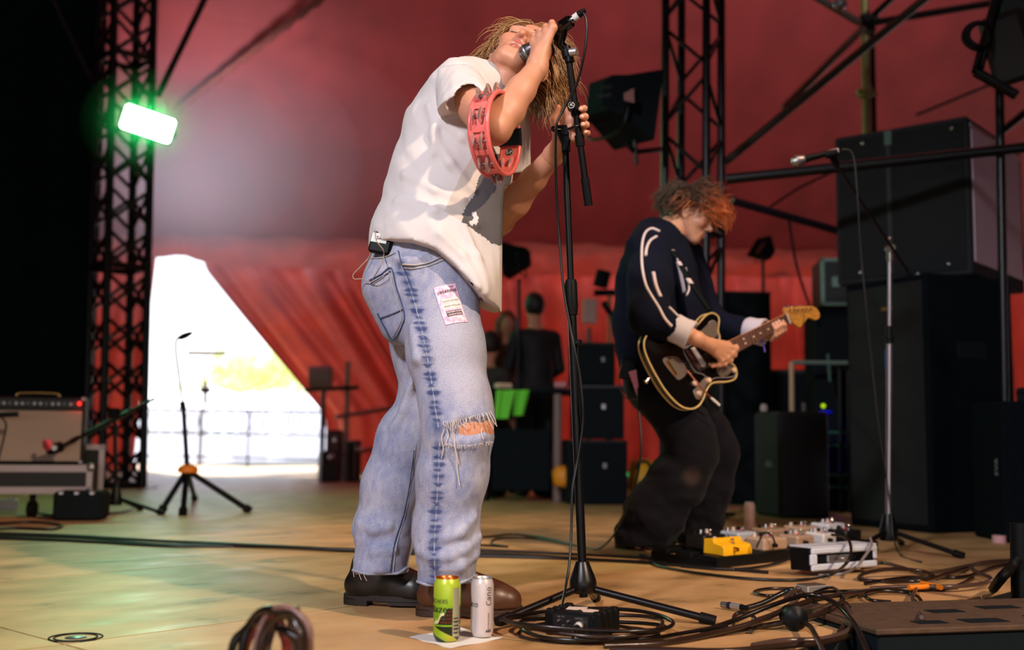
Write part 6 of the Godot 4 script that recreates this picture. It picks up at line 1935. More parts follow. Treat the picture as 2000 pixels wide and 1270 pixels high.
	for run_ in [[[783, 522], [800, 560], [822, 640], [840, 730], [850, 800], [856, 834]], [[858, 872], [857, 900], [853, 980], [848, 1060], [850, 1134]]]:
		var line := spline(run_.map(func(q): return Vector3(q[0], q[1], 0)), 4)
		var y := line[0].y
		var k := 0
		var prev := -1
		while y < line[-1].y:
			while k < line.size() - 2 and line[k + 1].y < y: k += 1
			var xx := lerpf(line[k].x, line[k + 1].x, (y - line[k].y) / maxf(line[k + 1].y - line[k].y, 0.01))
			var dash := smooth01(-0.1, 0.7, sin(y * 0.46 + 1.3 * sin(y * 0.11)) + 0.35 * sin(y * 1.3))
			var wide := 12.0 + 5.0 * sin(y * 0.19) + 3.0 * sin(y * 0.7)
			var first := m.v.size()
			for j in 9:
				var u := (j - 4) / 4.0
				var h := f.hit(cx.origin, ray(xx + u * wide - 2.0 * sin(y * 0.31), y))
				if h == Vector3.INF: continue
				var gq := f.grad(h)
				m.col = Color(blue.r * 0.72, blue.g * 0.72, blue.b * 0.86, 0.9 * dash * (1.0 - smooth01(0.35, 1.0, absf(u))) * (0.35 if absf(u) < 0.12 else 1.0))
				m.vert(h + gq * 0.0012, gq)
			if m.v.size() - first == 9:
				if prev >= 0:
					for j in 8: m.quad(prev + j, prev + j + 1, first + j + 1, first + j)
				prev = first
			else: prev = -1
			y += 2.5
	m.col = Color.WHITE
	var wm := vmat(0.9)
	wm.transparency = BaseMaterial3D.TRANSPARENCY_ALPHA
	part("worn_seam", m, wm, jeans)
	m = MB.new()
	m.tube(over(f, [[809, 880], [801, 940], [789, 1002], [771, 1060], [762, 1118]], 0.0008), 0.0016, 5)
	part("dark_seam", m, dk, jeans)
	m = MB.new()
	m.tube(over(f, [[778, 490], [784, 512], [796, 540], [806, 566]], 0.0008), 0.0016, 5)
	part("dark_seam", m, dk, jeans)
	m = MB.new()
	m.tube(over(f, [[722, 548], [745, 536], [764, 524], [774, 560], [790, 612], [786, 636], [768, 664], [752, 640], [738, 612]], 0.0015), 0.0022, 5)
	m.tube(over(f, [[742, 622], [765, 614], [789, 604]], 0.0015), 0.0018, 5)
	m.tube(over(f, [[724, 554], [745, 542], [763, 530]], 0.0015), 0.0014, 5)
	part("back_pocket", m, dk, jeans)
	m = MB.new()
	m.tube(over(f, [[726, 556], [746, 544], [760, 533], [770, 566], [785, 612], [781, 634], [767, 657]], 0.0018), 0.0012, 5)
	m.tube(over(f, [[786, 516], [815, 517], [840, 512], [862, 502]], 0.0018), 0.0026, 5)
	m.tube(over(f, [[787, 523], [815, 524], [842, 518], [866, 508]], 0.0014), 0.0014, 5)
	m.tube(over(f, [[725, 505], [750, 503], [772, 494]], 0.0016), 0.0018, 5)
	part("stitching", m, st, jeans)
	m = MB.new()
	var rv := f.hit(cx.origin, ray(787, 517))
	m.ball(rv, Vector3(0.0045, 0.0045, 0.0045), 10, 6)
	part("rivet", m, M.brass, jeans)
	# hems and frayed threads
	m = MB.new()
	m.tube(over(f, [[816, 1136], [840, 1143], [870, 1144], [900, 1138], [930, 1124]], 0.001), 0.0045, 6)
	m.tube(over(f, [[684, 1112], [705, 1118], [740, 1124], [775, 1120], [796, 1108]], 0.001), 0.0045, 6)
	part("hem", m, pd, jeans)
	m = MB.new()
	var r := RandomNumberGenerator.new()
	r.seed = 77
	for i in 26:      # fringe of the upper lip of the tear
		var u := i / 25.0
		var h := f.hit(cx.origin, ray(lerpf(868, 956, u), lerpf(826, 806, u) - 2))
		if h == Vector3.INF: continue
		h += f.grad(h) * 0.003
		var ln := r.randf_range(0.010, 0.026) * (2.0 if u > 0.8 else 1.0)
		m.tube(spline([h, h + Vector3(r.randf_range(-0.004, 0.006) + 0.012 * smooth01(0.7, 1, u), -ln * 0.5, 0.006), h + Vector3(r.randf_range(-0.006, 0.01) + 0.02 * smooth01(0.7, 1, u), -ln, 0.004)], 4), 0.0009, 4)
	for i in 20:      # and of the lower lip
		var u := i / 19.0
		var h := f.hit(cx.origin, ray(lerpf(862, 958, u), lerpf(866, 862, u) + 6.0 * sin(u * PI) + 3))
		if h == Vector3.INF: continue
		h += f.grad(h) * 0.002
		var ln := r.randf_range(0.004, 0.010)
		m.tube(spline([h + Vector3(0, -0.004, 0), h + Vector3(r.randf_range(-0.003, 0.003), ln * 0.6, 0.004), h + Vector3(r.randf_range(-0.006, 0.006), ln * 0.3, 0.008)], 4), 0.001, 4)
	for q in [[[885, 828], [884, 850], [890, 880], [893, 915], [898, 948]], [[882, 830], [887, 848], [889, 872], [896, 905]], [[868, 838], [863, 856], [866, 876], [862, 895]], [[872, 836], [876, 850], [870, 868]], [[945, 812], [947, 826], [940, 842], [944, 858]], [[951, 808], [958, 826], [956, 838]], [[956, 862], [957, 878], [955, 890]]]:
		var pts := []
		for e in q:
			var h := f.hit(cx.origin, ray(e[0], e[1]))
			if h != Vector3.INF: pts.append(h + Vector3(0, 0, 0.006))
		if pts.size() > 1: m.tube(spline(pts, 5), 0.0013, 5)
	for q in [[690, 1115], [700, 1120], [712, 1122], [925, 1128], [933, 1122]]:
		var h := f.hit(cx.origin, ray(q[0], q[1] - 6))
		if h == Vector3.INF: continue
		m.tube(spline([h, h + Vector3(r.randf_range(-0.01, 0.01), -0.012, 0.006), h + Vector3(r.randf_range(-0.02, 0.02), -0.026, 0.008)], 4), 0.0009, 4)
	part("frayed_thread", m, mat(Color(0.84, 0.81, 0.79), 0.85), jeans).set_meta("kind", "stuff")
	var jf := f

	# --- hair
	var hr := MB.new()
	add_hair(hr, head, 5, 1700,
		func(o: Vector3) -> bool: return o.y > -0.35 and not (o.z > 0.30 and o.y < 0.52) and not (o.z > 0.05 and o.y < 0.0),
		func(o: Vector3) -> Vector3: return Vector3(signf(o.x + 0.15) * 0.9, -0.35, -0.25 - 0.3 * o.z),
		func(o: Vector3) -> float: return 0.145 + 0.04 * absf(o.x),
		func(o: Vector3, k: float) -> Color:
			return lin(0.40, 0.265, 0.15).lerp(lin(0.74, 0.55, 0.33), clampf(k * 0.8 + 0.25 * maxf(o.z, o.x), 0, 1)), 0.26, 0.24, 0.0019)
	var hm := vmat(0.42)
	hm.rim_enabled = true
	hm.rim = 0.3
	part("hair", hr, hm, person)
	var brow := MB.new()
	brow.xf = head
	for s in [-1.0, 1.0]:
		brow.tube(PackedVector3Array([Vector3(0.013 * s, 0.027, 0.0985), Vector3(0.030 * s, 0.034, 0.0945), Vector3(0.049 * s, 0.030, 0.083)]), [0.003, 0.0034, 0.0015], 6, true, 0.6)
	part("eyebrow", brow, mat(Color(0.45, 0.31, 0.20), 0.8), person)
	var lash := MB.new()
	lash.xf = head
	for s in [-1.0, 1.0]:
		lash.tube(spline([Vector3(0.018 * s, 0.003, 0.0868), Vector3(0.031 * s, -0.002, 0.0885), Vector3(0.045 * s, 0.001, 0.0825)], 5), 0.0011, 5)
	part("eyelash", lash, mat(Color(0.20, 0.13, 0.09), 0.8), person)

	# --- boots
	for k in 2:
		var heel := [fl(815, 1203), fl(674, 1180)][k] as Vector3
		var toe := [fl(1022, 1207), fl(862, 1186)][k] as Vector3
		var dx := (toe - heel).normalized()
		var sh := boot_shapes(Transform3D(Basis(dx, Vector3.UP, dx.cross(Vector3.UP)) * Basis.from_scale(Vector3.ONE * (toe - heel).length() / 0.29), Vector3(heel.x, 0.0, heel.z)))
		var bm := mat([Color(0.30, 0.18, 0.11), Color(0.075, 0.06, 0.055)][k], 0.38)
		bm.heightmap_enabled = true
		bm.heightmap_texture = M.grain
		bm.heightmap_scale = 0.06
		bm.uv1_triplanar = true
		bm.uv1_scale = Vector3.ONE * 8.0
		var b := part("boot", sh[0], bm, person)
		part("sole", sh[1], mat([Color(0.20, 0.115, 0.07), Color(0.10, 0.07, 0.055)][k], 0.6), b)
		var ey := MB.new()
		var B := Transform3D(Basis(dx, Vector3.UP, dx.cross(Vector3.UP)), heel)
		for i in 4:
			for s in [-1, 1]:
				var c := B * Vector3(0.105 + 0.022 * i, 0.136 - 0.014 * i, 0.018 * s)
				ey.xf = aim(c, c + B.basis * Vector3(0.4, 1, 0.5 * s))
				ey.lathe([Vector2(0.0022, 0.0), Vector2(0.0048, 0.0), Vector2(0.0048, 0.003), Vector2(0.0022, 0.003)], 10)
		part("eyelet", ey, M.brass, b)
		var lc := MB.new()
		for i in 3:
			lc.tube(spline([B * Vector3(0.105 + 0.022 * i, 0.138 - 0.014 * i, -0.02), B * Vector3(0.115 + 0.022 * i, 0.141 - 0.014 * i, 0), B * Vector3(0.127 + 0.022 * i, 0.126 - 0.014 * i, 0.02)], 4), 0.002, 5)
		part("lace", lc, M.black_matte, b)

	singer_things(sfield, jf, ball, tail, bt, bb)

func singer_things(sf: Field, jf: Field, ball: Vector3, tail: Vector3, bt: Vector3, bb: Vector3) -> void:
	# --- pass stuck to the thigh
	var pc := jf.hit(cx.origin, ray(880, 595))
	var pn := jf.grad(pc)
	var py := cx.basis * Vector3(-0.20, 0.98, 0)
	var place := facing(pc + pn * 0.003, pn, py)
	var pw := 0.058 / maxf(place.basis.x.dot(cx.basis.x), 0.7)
	var pass_ := thing("backstage_pass", "pink printed backstage pass stuck to the thigh of the torn jeans", "pass", pc)
	var w := 0.066
	var h := 0.116
	var m := MB.new()
	var rows := []
	for i in 9:
		var row := []
		for j in 7:
			var q := place * Vector3(lerpf(-w / 2, w / 2, j / 6.0), lerpf(h / 2, -h / 2, i / 8.0), 0.0)
			var s := jf.sample(q)
			row.append(q - jf.grad(q) * (s - 0.0025))
		rows.append(row)
	m.sheet(rows, 0.0012, pn)
	var pt := mat(Color.WHITE, 0.45)
	pt.albedo_texture = ntex(91, 0.02, [Color(0.90, 0.62, 0.74), Color(0.93, 0.70, 0.80), Color(0.93, 0.86, 0.89), Color(0.92, 0.66, 0.77)], 256)
	part("card", m, pt, pass_)
	var on := func(q: Vector3, lift: float) -> Array:
		var p := place * Vector3(q.x, q.y, 0)
		var s := jf.sample(p)
		var g := jf.grad(p)
		return [p - g * (s - 0.0026 - lift), g]
	for q in [[0.004, 0.0115, 0.050, 0.0125, 0], [0.004, -0.0045, 0.050, 0.0155, 0], [0.003, -0.0265, 0.046, 0.017, 1], [0.020, -0.048, 0.011, 0.009, 0]]:
		m = MB.new()
		var rr := []
		for i in 3:
			var row := []
			for j in 5: row.append((on.call(Vector3(q[0] + lerpf(-q[2] / 2, q[2] / 2, j / 4.0), q[1] + lerpf(q[3] / 2, -q[3] / 2, i / 2.0), 0), 0.0003) as Array)[0])
			rr.append(row)
		m.sheet(rr, 0.0002, pn)
		part("printed_box", m, M.paper if q[4] == 0 else mat(Color(0.33, 0.25, 0.26), 0.6), pass_)
	for q in [["((READING", 0.001, 0.0385, 0.0112, 800, 0], ["ACCESS", 0.003, 0.0265, 0.0125, 800, 1], ["FESTIVAL REPUBLIC", 0.004, 0.0105, 0.0056, 400, 2], ["BEEN STELLAR", 0.004, -0.0045, 0.0074, 400, 2], ["DRESSING ROOM", 0.003, -0.0225, 0.0053, 800, 3], ["PRODUCTION", 0.003, -0.0305, 0.0058, 800, 3], ["FRIDAY", -0.004, -0.048, 0.0075, 800, 3], ["2024", 0.017, 0.0505, 0.005, 800, 2]]:
		if q[5] == 1: continue
		var a := words(q[0], q[3], "Droid Sans", q[4], 0.0002)
		var mm := MB.new()
		mm.arrays(a, func(p: Vector3) -> Array: return on.call(p + Vector3(q[1], q[2], 0), 0.0007 + p.z))
		part("lettering", mm, mat([Color(0.20, 0.06, 0.12), Color(0.85, 0.4, 0.6), Color(0.45, 0.33, 0.36), Color(0.93, 0.85, 0.88)][q[5]], 0.6), pass_)

	# --- belt pack in the back of the waistband
	var bp := jf.hit(cx.origin, ray(748, 486))
	var bt_ := thing("belt_pack", "black belt pack with handwritten tape at the singer's waistband", "transmitter", bp)
	m = MB.new()
	var bx := facing(bp + Vector3(-0.002, 0.012, 0.012), Vector3(-0.25, 0.1, 1.0), Vector3(0.22, 1, 0))
	m.xf = bx
	m.box(Vector3.ZERO, Vector3(0.066, 0.060, 0.024), 0.006)
	part("case", m, M.black_paint, bt_)
	m = MB.new()
	m.xf = bx
	m.box(Vector3(-0.006, 0.012, 0.0125), Vector3(0.046, 0.026, 0.001))
	part("tape", m, M.white, bt_)
	m = MB.new()
	m.text(words("SAM", 0.014, "Droid Sans", 700), bx * Transform3D(Basis.IDENTITY, Vector3(0.0, 0.012, 0.0134)))
	part("lettering", m, M.ink, bt_)
	m = MB.new()
	m.ball(bx * Vector3(-0.022, 0.0, 0.0135), Vector3.ONE * 0.0016, 8, 5)
	part("indicator_light", m, M.green_led, bt_)
	m = MB.new()
	m.tube(spline([bx * Vector3(-0.024, 0.035, 0.014), bx * Vector3(-0.012, 0.004, 0.016), bx * Vector3(0.016, -0.02, 0.016), bx * Vector3(0.018, -0.034, 0.008), at(745, 516, 3.02), at(731, 540, 3.05), at(724, 550, 3.08), at(706, 545, 3.1), at(692, 545, 3.1), at(690, 536, 3.1), at(705, 520, 3.1), at(722, 500, 3.1), at(724, 478, 3.12)], 6), 0.0014, 6)
	part("wire", m, mat(Color(0.60, 0.54, 0.46), 0.6), bt_)

	# --- tambourine hanging on the elbow
	var tc := at(967, 262, 2.945)
	var ax := (cx.basis * Vector3(0.925, 0.03, 0.38)).normalized()
	var v := (Vector3.UP - ax * Vector3.UP.dot(ax)).normalized()
	var u := ax.cross(v).normalized()       # near side, to the left
	if u.z < 0: u = -u
	var R := 0.104
	var tb := thing("tambourine", "coral red tambourine with paired jingles hanging on the singer's bent elbow", "tambourine", tc - Vector3.UP * 0.12)
	var red := mat(Color(0.92, 0.44, 0.41), 0.32)
	var P := func(th: float, rr: float, z: float) -> Vector3: return tc + (u * cos(th) + v * sin(th)) * rr + ax * z
	var slots := [82, 46, 10, -24, -57, -98, -146, 140]
	var hw := 0.025
	var band := func(m_: MB, a0: float, a1: float, z0: float, z1: float, r0: float, r1: float) -> void:
		var n := maxi(int(absf(a1 - a0) / 6.0), 1)
		for i in n:
			var t0 := deg_to_rad(lerpf(a0, a1, float(i) / n))
			var t1 := deg_to_rad(lerpf(a0, a1, float(i + 1) / n))
			var tm := (t0 + t1) / 2
			var o := u * cos(tm) + v * sin(tm)
			m_.face([P.call(t0, r1, z0), P.call(t1, r1, z0), P.call(t1, r1, z1), P.call(t0, r1, z1)], o)
			m_.face([P.call(t0, r0, z0), P.call(t1, r0, z0), P.call(t1, r0, z1), P.call(t0, r0, z1)], -o)
			m_.face([P.call(t0, r0, z1), P.call(t1, r0, z1), P.call(t1, r1, z1), P.call(t0, r1, z1)], ax)
			m_.face([P.call(t0, r0, z0), P.call(t1, r0, z0), P.call(t1, r1, z0), P.call(t0, r1, z0)], -ax)
	m = MB.new()
	var full := []
	var cutsl := []
	for s: int in slots: cutsl.append([s - 12.5, s + 12.5])
	for i in 180:
		var a := i * 2.0 - 180.0
		var in_slot := false
		for q in cutsl:
			for off in [0, 360, -360]:
				if a + 1 + off > q[0] and a + 1 + off < q[1]: in_slot = true
		if in_slot:
			band.call(m, a, a + 2, -hw, -hw + 0.008, R, R + 0.007)
			band.call(m, a, a + 2, hw - 0.008, hw, R, R + 0.007)
			band.call(m, a, a + 2, -hw, hw, R, R + 0.0012)
		else:
			band.call(m, a, a + 2, -hw, hw, R, R + 0.007)
	part("frame", m, red, tb)
	m = MB.new()
	for z in [-hw, hw]:
		var c := PackedVector3Array()
		for i in 73: c.append(P.call(deg_to_rad(i * 5.0), R + 0.0055, z))
		m.tube(c, 0.0062, 8, false)
	part("rim", m, red, tb)
	var jm := mat(Color(0.88, 0.80, 0.80), 0.22, 0.7)
	for s: int in slots:
		for z in [-0.0125, 0.009]:
			m = MB.new()
			var th := deg_to_rad(s)
			var c: Vector3 = P.call(th, R + 0.010, z)
			m.xf = aim(c, c + ax)
			m.xf.basis = m.xf.basis * Basis(Vector3.RIGHT, 0.12 * (1 if z > 0 else -1))
			m.lathe([Vector2(0.002, 0.0), Vector2(0.009, 0.0005), Vector2(0.011, 0.0035), Vector2(0.022, 0.0014), Vector2(0.0235, 0.0006), Vector2(0.022, 0.0004), Vector2(0.011, 0.0026), Vector2(0.0085, -0.0003), Vector2(0.002, -0.0008)], 26)
			part("jingle", m, jm, tb)
		m = MB.new()
		m.rod(P.call(deg_to_rad(s), R + 0.010, -hw), P.call(deg_to_rad(s), R + 0.010, hw), 0.0013, 6)
		part("pin", m, M.steel, tb)
	m = MB.new()
	band.call(m, 158.0, 184.0, -hw - 0.006, hw + 0.006, R - 0.006, R + 0.012)
	part("hand_grip", m, M.black_matte, tb)
	# round badge on the inside of the far side
	var bth := deg_to_rad(-166)
	var bo := u * cos(bth) + v * sin(bth)
	var bc: Vector3 = P.call(bth, R - 0.0006, 0.0)
	var bpl := facing(bc, -bo, v)
	m = MB.new()
	m.xf = bpl * Transform3D(Basis(Vector3.RIGHT, PI / 2), Vector3.ZERO)
	m.lathe([Vector2(0, 0.0), Vector2(0.0115, 0.0), Vector2(0.0115, 0.0005), Vector2(0.0, 0.0005)], 24)
	part("badge", m, M.ink, tb)
	m = MB.new()
	m.xf = bpl
	var rg := PackedVector3Array()
	for i in 25: rg.append(Vector3(cos(TAU * i / 24), sin(TAU * i / 24), 0.07) * 0.0102)
	m.tube(rg, 0.0005, 4, false)
	m.xf = Transform3D.IDENTITY
	m.text(words("LP", 0.012, "Droid Serif", 700), bpl * Transform3D(Basis.IDENTITY, Vector3(0, 0, 0.0009)))
	part("lettering", m, M.white, tb)

	# --- microphone
	var mic := thing("microphone", "silver-headed vocal microphone held against the singer's mouth", "microphone", ball)
	var d := (tail - ball).normalized()
	var mx := aim(ball, tail)
	m = MB.new()
	m.xf = mx
	m.lathe([Vector2(0.0, -0.0255), Vector2(0.010, -0.0235), Vector2(0.0185, -0.018), Vector2(0.0235, -0.009), Vector2(0.0255, 0.0), Vector2(0.0250, 0.008), Vector2(0.0215, 0.022), Vector2(0.0180, 0.030)], 28)
	var grm := mat(Color(0.70, 0.70, 0.72), 0.3, 0.95)
	grm.heightmap_enabled = true
	var im := Image.create(256, 256, false, Image.FORMAT_RGB8)
	for y in 256:
		for x in 256:
			var a := absf(sin((x + y) * PI / 16.0))
			var b := absf(sin((x - y) * PI / 16.0))
			var k := clampf(minf(a, b) * 1.6, 0.0, 1.0)
			im.set_pixel(x, y, Color(k, k, k))
	grm.heightmap_texture = ImageTexture.create_from_image(im)
	grm.heightmap_scale = 0.06
	grm.albedo_texture = grm.heightmap_texture
	grm.uv1_scale = Vector3(5, 60, 1)
	part("grille", m, grm, mic)
	m = MB.new()
	m.xf = mx
	m.lathe([Vector2(0.0256, -0.003), Vector2(0.0268, -0.001), Vector2(0.0268, 0.003), Vector2(0.0256, 0.005)], 28)
	part("grille_band", m, M.steel, mic)
	m = MB.new()
	m.xf = mx
	m.lathe([Vector2(0.0185, 0.030), Vector2(0.0175, 0.036), Vector2(0.0165, 0.05), Vector2(0.013, 0.10), Vector2(0.0115, 0.142), Vector2(0.0115, 0.150), Vector2(0.0, 0.150)], 24)
	part("handle", m, M.black_metal, mic)
	var plug := thing("cable_connector", "silver plug with white tape on the tail of the singer's microphone", "connector", ball + d * 0.15)
	m = MB.new()
	m.xf = mx
	m.lathe([Vector2(0.0, 0.151), Vector2(0.0098, 0.151), Vector2(0.0098, 0.168), Vector2(0.0092, 0.169), Vector2(0.0, 0.169)], 20)
	part("shell", m, M.chrome, plug)
	m = MB.new()
	m.xf = mx
	m.lathe([Vector2(0.0, 0.1695), Vector2(0.0105, 0.1695), Vector2(0.0105, 0.185), Vector2(0.0, 0.185)], 20)
	part("tape", m, M.white, plug)
	m = MB.new()
	m.xf = mx
	m.lathe([Vector2(0.0, 0.1855), Vector2(0.0100, 0.1855), Vector2(0.0085, 0.196), Vector2(0.0062, 0.208), Vector2(0.0, 0.209)], 20)
	part("boot", m, M.rubber, plug)

	# --- microphone stand
	var hub := at(1139, 1148, 3.2)
	var top := at(1103, 262, 3.19)
	var sd := thing("microphone_stand", "black boom microphone stand gripped by the singer, tripod legs on the deck", "microphone stand", Vector3(hub.x, 0, hub.z))
	var up := (top - hub).normalized()
	m = MB.new()
	m.xf = aim(hub, top)
	m.lathe([Vector2(0.0, -0.026), Vector2(0.012, -0.026), Vector2(0.012, -0.016), Vector2(0.032, -0.014), Vector2(0.038, -0.002), Vector2(0.0385, 0.012), Vector2(0.037, 0.022), Vector2(0.020, 0.068), Vector2(0.018, 0.072), Vector2(0.0, 0.072)], 28)
	part("hub", m, mat(Color(0.06, 0.05, 0.045), 0.35, 0.3), sd)
	m = MB.new()
	m.xf = aim(hub, top)
	m.box(Vector3(-0.036, 0.045, 0.0), Vector3(0.022, 0.024, 0.012), 0.003)
	m.rod(Vector3(-0.048, 0.045, -0.012), Vector3(-0.048, 0.045, 0.012), 0.013, 14)
	part("clamp_knob", m, M.black_paint, sd)
	for q in [[975, 1214, 1096, 1163], [1392, 1212, 1168, 1159], [0, 0, 0, 0]]:
		m = MB.new()
		var foot := fl(q[0], q[1], 0.012) if q[0] else Vector3(hub.x + 0.06, 0.012, hub.z - 0.32)
		var from := hub + (Vector3(foot.x, hub.y, foot.z) - hub).normalized() * 0.03
		from.y = hub.y - 0.004
		m.rod(from, foot, 0.0105, 12)
		var lg := part("leg", m, M.black_metal, sd)
		m = MB.new()
		var dd := (foot - from).normalized()
		m.rod(foot - dd * 0.035, foot + dd * 0.008, 0.0145, 12)
		part("rubber_foot", m, M.rubber, lg)
	var k1 := hub + up * ((top - hub).length() * 0.60)
	m = MB.new()
	m.rod(hub + up * 0.05, k1, 0.0125, 16)
	part("lower_tube", m, M.black_metal, sd)
	m = MB.new()
	m.xf = aim(k1, top)
	m.lathe([Vector2(0.0125, -0.012), Vector2(0.016, -0.010), Vector2(0.0165, 0.0), Vector2(0.018, 0.01), Vector2(0.0175, 0.085), Vector2(0.014, 0.092), Vector2(0.0105, 0.093)], 20)
	for i in 10:
		var a := TAU * i / 10
		m.rod(Vector3(cos(a) * 0.0175, 0.012, sin(a) * 0.0175), Vector3(cos(a) * 0.0172, 0.082, sin(a) * 0.0172), 0.0016, 5)
	part("height_clutch", m, M.rubber, sd)
	m = MB.new()
	m.rod(k1 + up * 0.05, top, 0.0098, 16)
	part("upper_tube", m, M.black_metal, sd)
	m = MB.new()
	m.xf = aim(at(1126, 670, 3.2), at(1120, 600, 3.2))
	m.lathe([Vector2(0.0125, -0.007), Vector2(0.0165, -0.007), Vector2(0.0165, 0.007), Vector2(0.0125, 0.007)], 18)
	m.box(Vector3(0.026, 0.0, 0), Vector3(0.028, 0.014, 0.018), 0.002)
	part("cable_clip", m, M.black_paint, sd)
	# the joint, the boom, the clip
	m = MB.new()
	m.xf = Transform3D(facing(at(1104, 262, 3.175), Vector3(0, 0, 1), up).basis, at(1104, 262, 3.175))
	m.prism(PackedVector2Array([Vector2(-0.028, 0.024), Vector2(0.030, 0.026), Vector2(0.026, 0.0), Vector2(0.012, -0.028), Vector2(0.012, -0.052), Vector2(-0.012, -0.052), Vector2(-0.012, -0.028), Vector2(-0.024, 0.0)]), 0.026, 0.004)
	m.rod(Vector3(0, 0.006, -0.02), Vector3(0, 0.006, 0.018), 0.013, 18)
	part("boom_joint", m, M.black_paint, sd)
	m = MB.new()
	var kn := at(1081, 252, 3.15)
	m.rod(at(1098, 254, 3.16), kn, 0.004, 8)
	m.ball(kn, Vector3.ONE * 0.0085)
	m.rod(at(1110, 252, 3.15), at(1125, 247, 3.13), 0.004, 8)
	m.ball(at(1127, 247, 3.128), Vector3.ONE * 0.008)
	part("tee_handle", m, M.black_gloss, sd)
	m = MB.new()
	m.rod(bt, bb.lerp(bt, 0.12), 0.0098, 14)
	part("boom_tube", m, M.black_metal, sd)
	m = MB.new()
	m.rod(bb.lerp(bt, 0.01), bb.lerp(bt, 0.19), 0.0125, 14)
	part("counterweight", m, M.rubber, sd)
	m = MB.new()
	m.rod(bb.lerp(bt, 0.40), bb.lerp(bt, 0.47), 0.0135, 14)
	part("boom_sleeve", m, M.rubber, sd)
	m = MB.new()
	m.rod(bb.lerp(bt, 0.60), bb.lerp(bt, 0.68), 0.0135, 14)
	part("boom_sleeve", m, M.rubber, sd)
	m = MB.new()
	var kc := at(1116, 207, 3.10)
	m.xf = facing(kc, Vector3(-0.1, 0, 1))
	m.rod(Vector3(0, 0, -0.02), Vector3(0, 0, 0.008), 0.0125, 18)
	part("lock_knob", m, M.black_paint, sd)
	m = MB.new()
	m.xf = facing(kc, Vector3(-0.1, 0, 1))
	for a in [0.4, -0.9]: m.tube(PackedVector3Array([Vector3(cos(a + 0.5), sin(a + 0.5), 0.0) * 0.006 + Vector3(0, 0, 0.0085), Vector3(-0.002, 0, 0.0085), Vector3(cos(a + PI - 0.4), sin(a + PI - 0.4), 0) * 0.006 + Vector3(0, 0, 0.0085)]), 0.0009, 5)
	var rg2 := PackedVector3Array()
	for i in 21: rg2.append(Vector3(cos(TAU * i / 20) * 0.0085, sin(TAU * i / 20) * 0.0085, 0.0082))
	m.tube(rg2, 0.0008, 5)
	part("emblem", m, M.white, sd)
	m = MB.new()
	m.xf = facing(at(1124, 102, 3.07), Vector3(0.6, 0, 1))
	m.rod(Vector3(-0.012, 0, -0.01), Vector3(0, 0, 0.006), 0.011, 16)
	part("wing_knob", m, M.alu, sd)
	m = MB.new()
	m.rod(at(1104, 92, 3.10), at(1109, 112, 3.10), 0.015, 16)
	m.rod(at(1111, 112, 3.10), at(1113, 122, 3.10), 0.0135, 16)
	part("collar", m, M.black_paint, sd)
	m = MB.new()
	var c0 := ball + d * 0.112
	var c1 := ball + d * 0.156
	m.xf = aim(c0, c1)
	m.lathe([Vector2(0.0165, -0.004), Vector2(0.0195, 0.0), Vector2(0.0185, 0.045), Vector2(0.0155, 0.047)], 20)
	m.xf = Transform3D.IDENTITY
	m.tube(PackedVector3Array([ball + d * 0.13, at(1092, 84, 3.09), at(1104, 96, 3.10)]), [0.017, 0.016, 0.013], 14)
	part("microphone_clip", m, M.black_gloss, sd)

	# --- microphone cable: from the plug down the stand to the coil on the deck
	m = MB.new()
	m.tube(spline([ball + d * 0.205, at(1137, 22, 3.025), at(1144, 34, 3.02), at(1146, 62, 3.02), at(1141, 105, 3.03), at(1128, 160, 3.06), at(1113, 190, 3.08), at(1096, 222, 3.09), at(1087, 245, 3.09), at(1085, 300, 3.12), at(1087, 380, 3.15), at(1092, 460, 3.17), at(1100, 560, 3.17), at(1114, 640, 3.165), at(1122, 680, 3.16), at(1132, 730, 3.165), at(1138, 790, 3.17), at(1138, 830, 3.18), at(1128, 900, 3.18), at(1118, 960, 3.17), at(1116, 1030, 3.16), at(1112, 1100, 3.13), at(1104, 1150, 3.08), at(1095, 1196, 2.95)], 8), 0.0037, 8)
	one("microphone_cable", "thin black cable running from the singer's microphone down along its stand", "cable", m, M.cable)

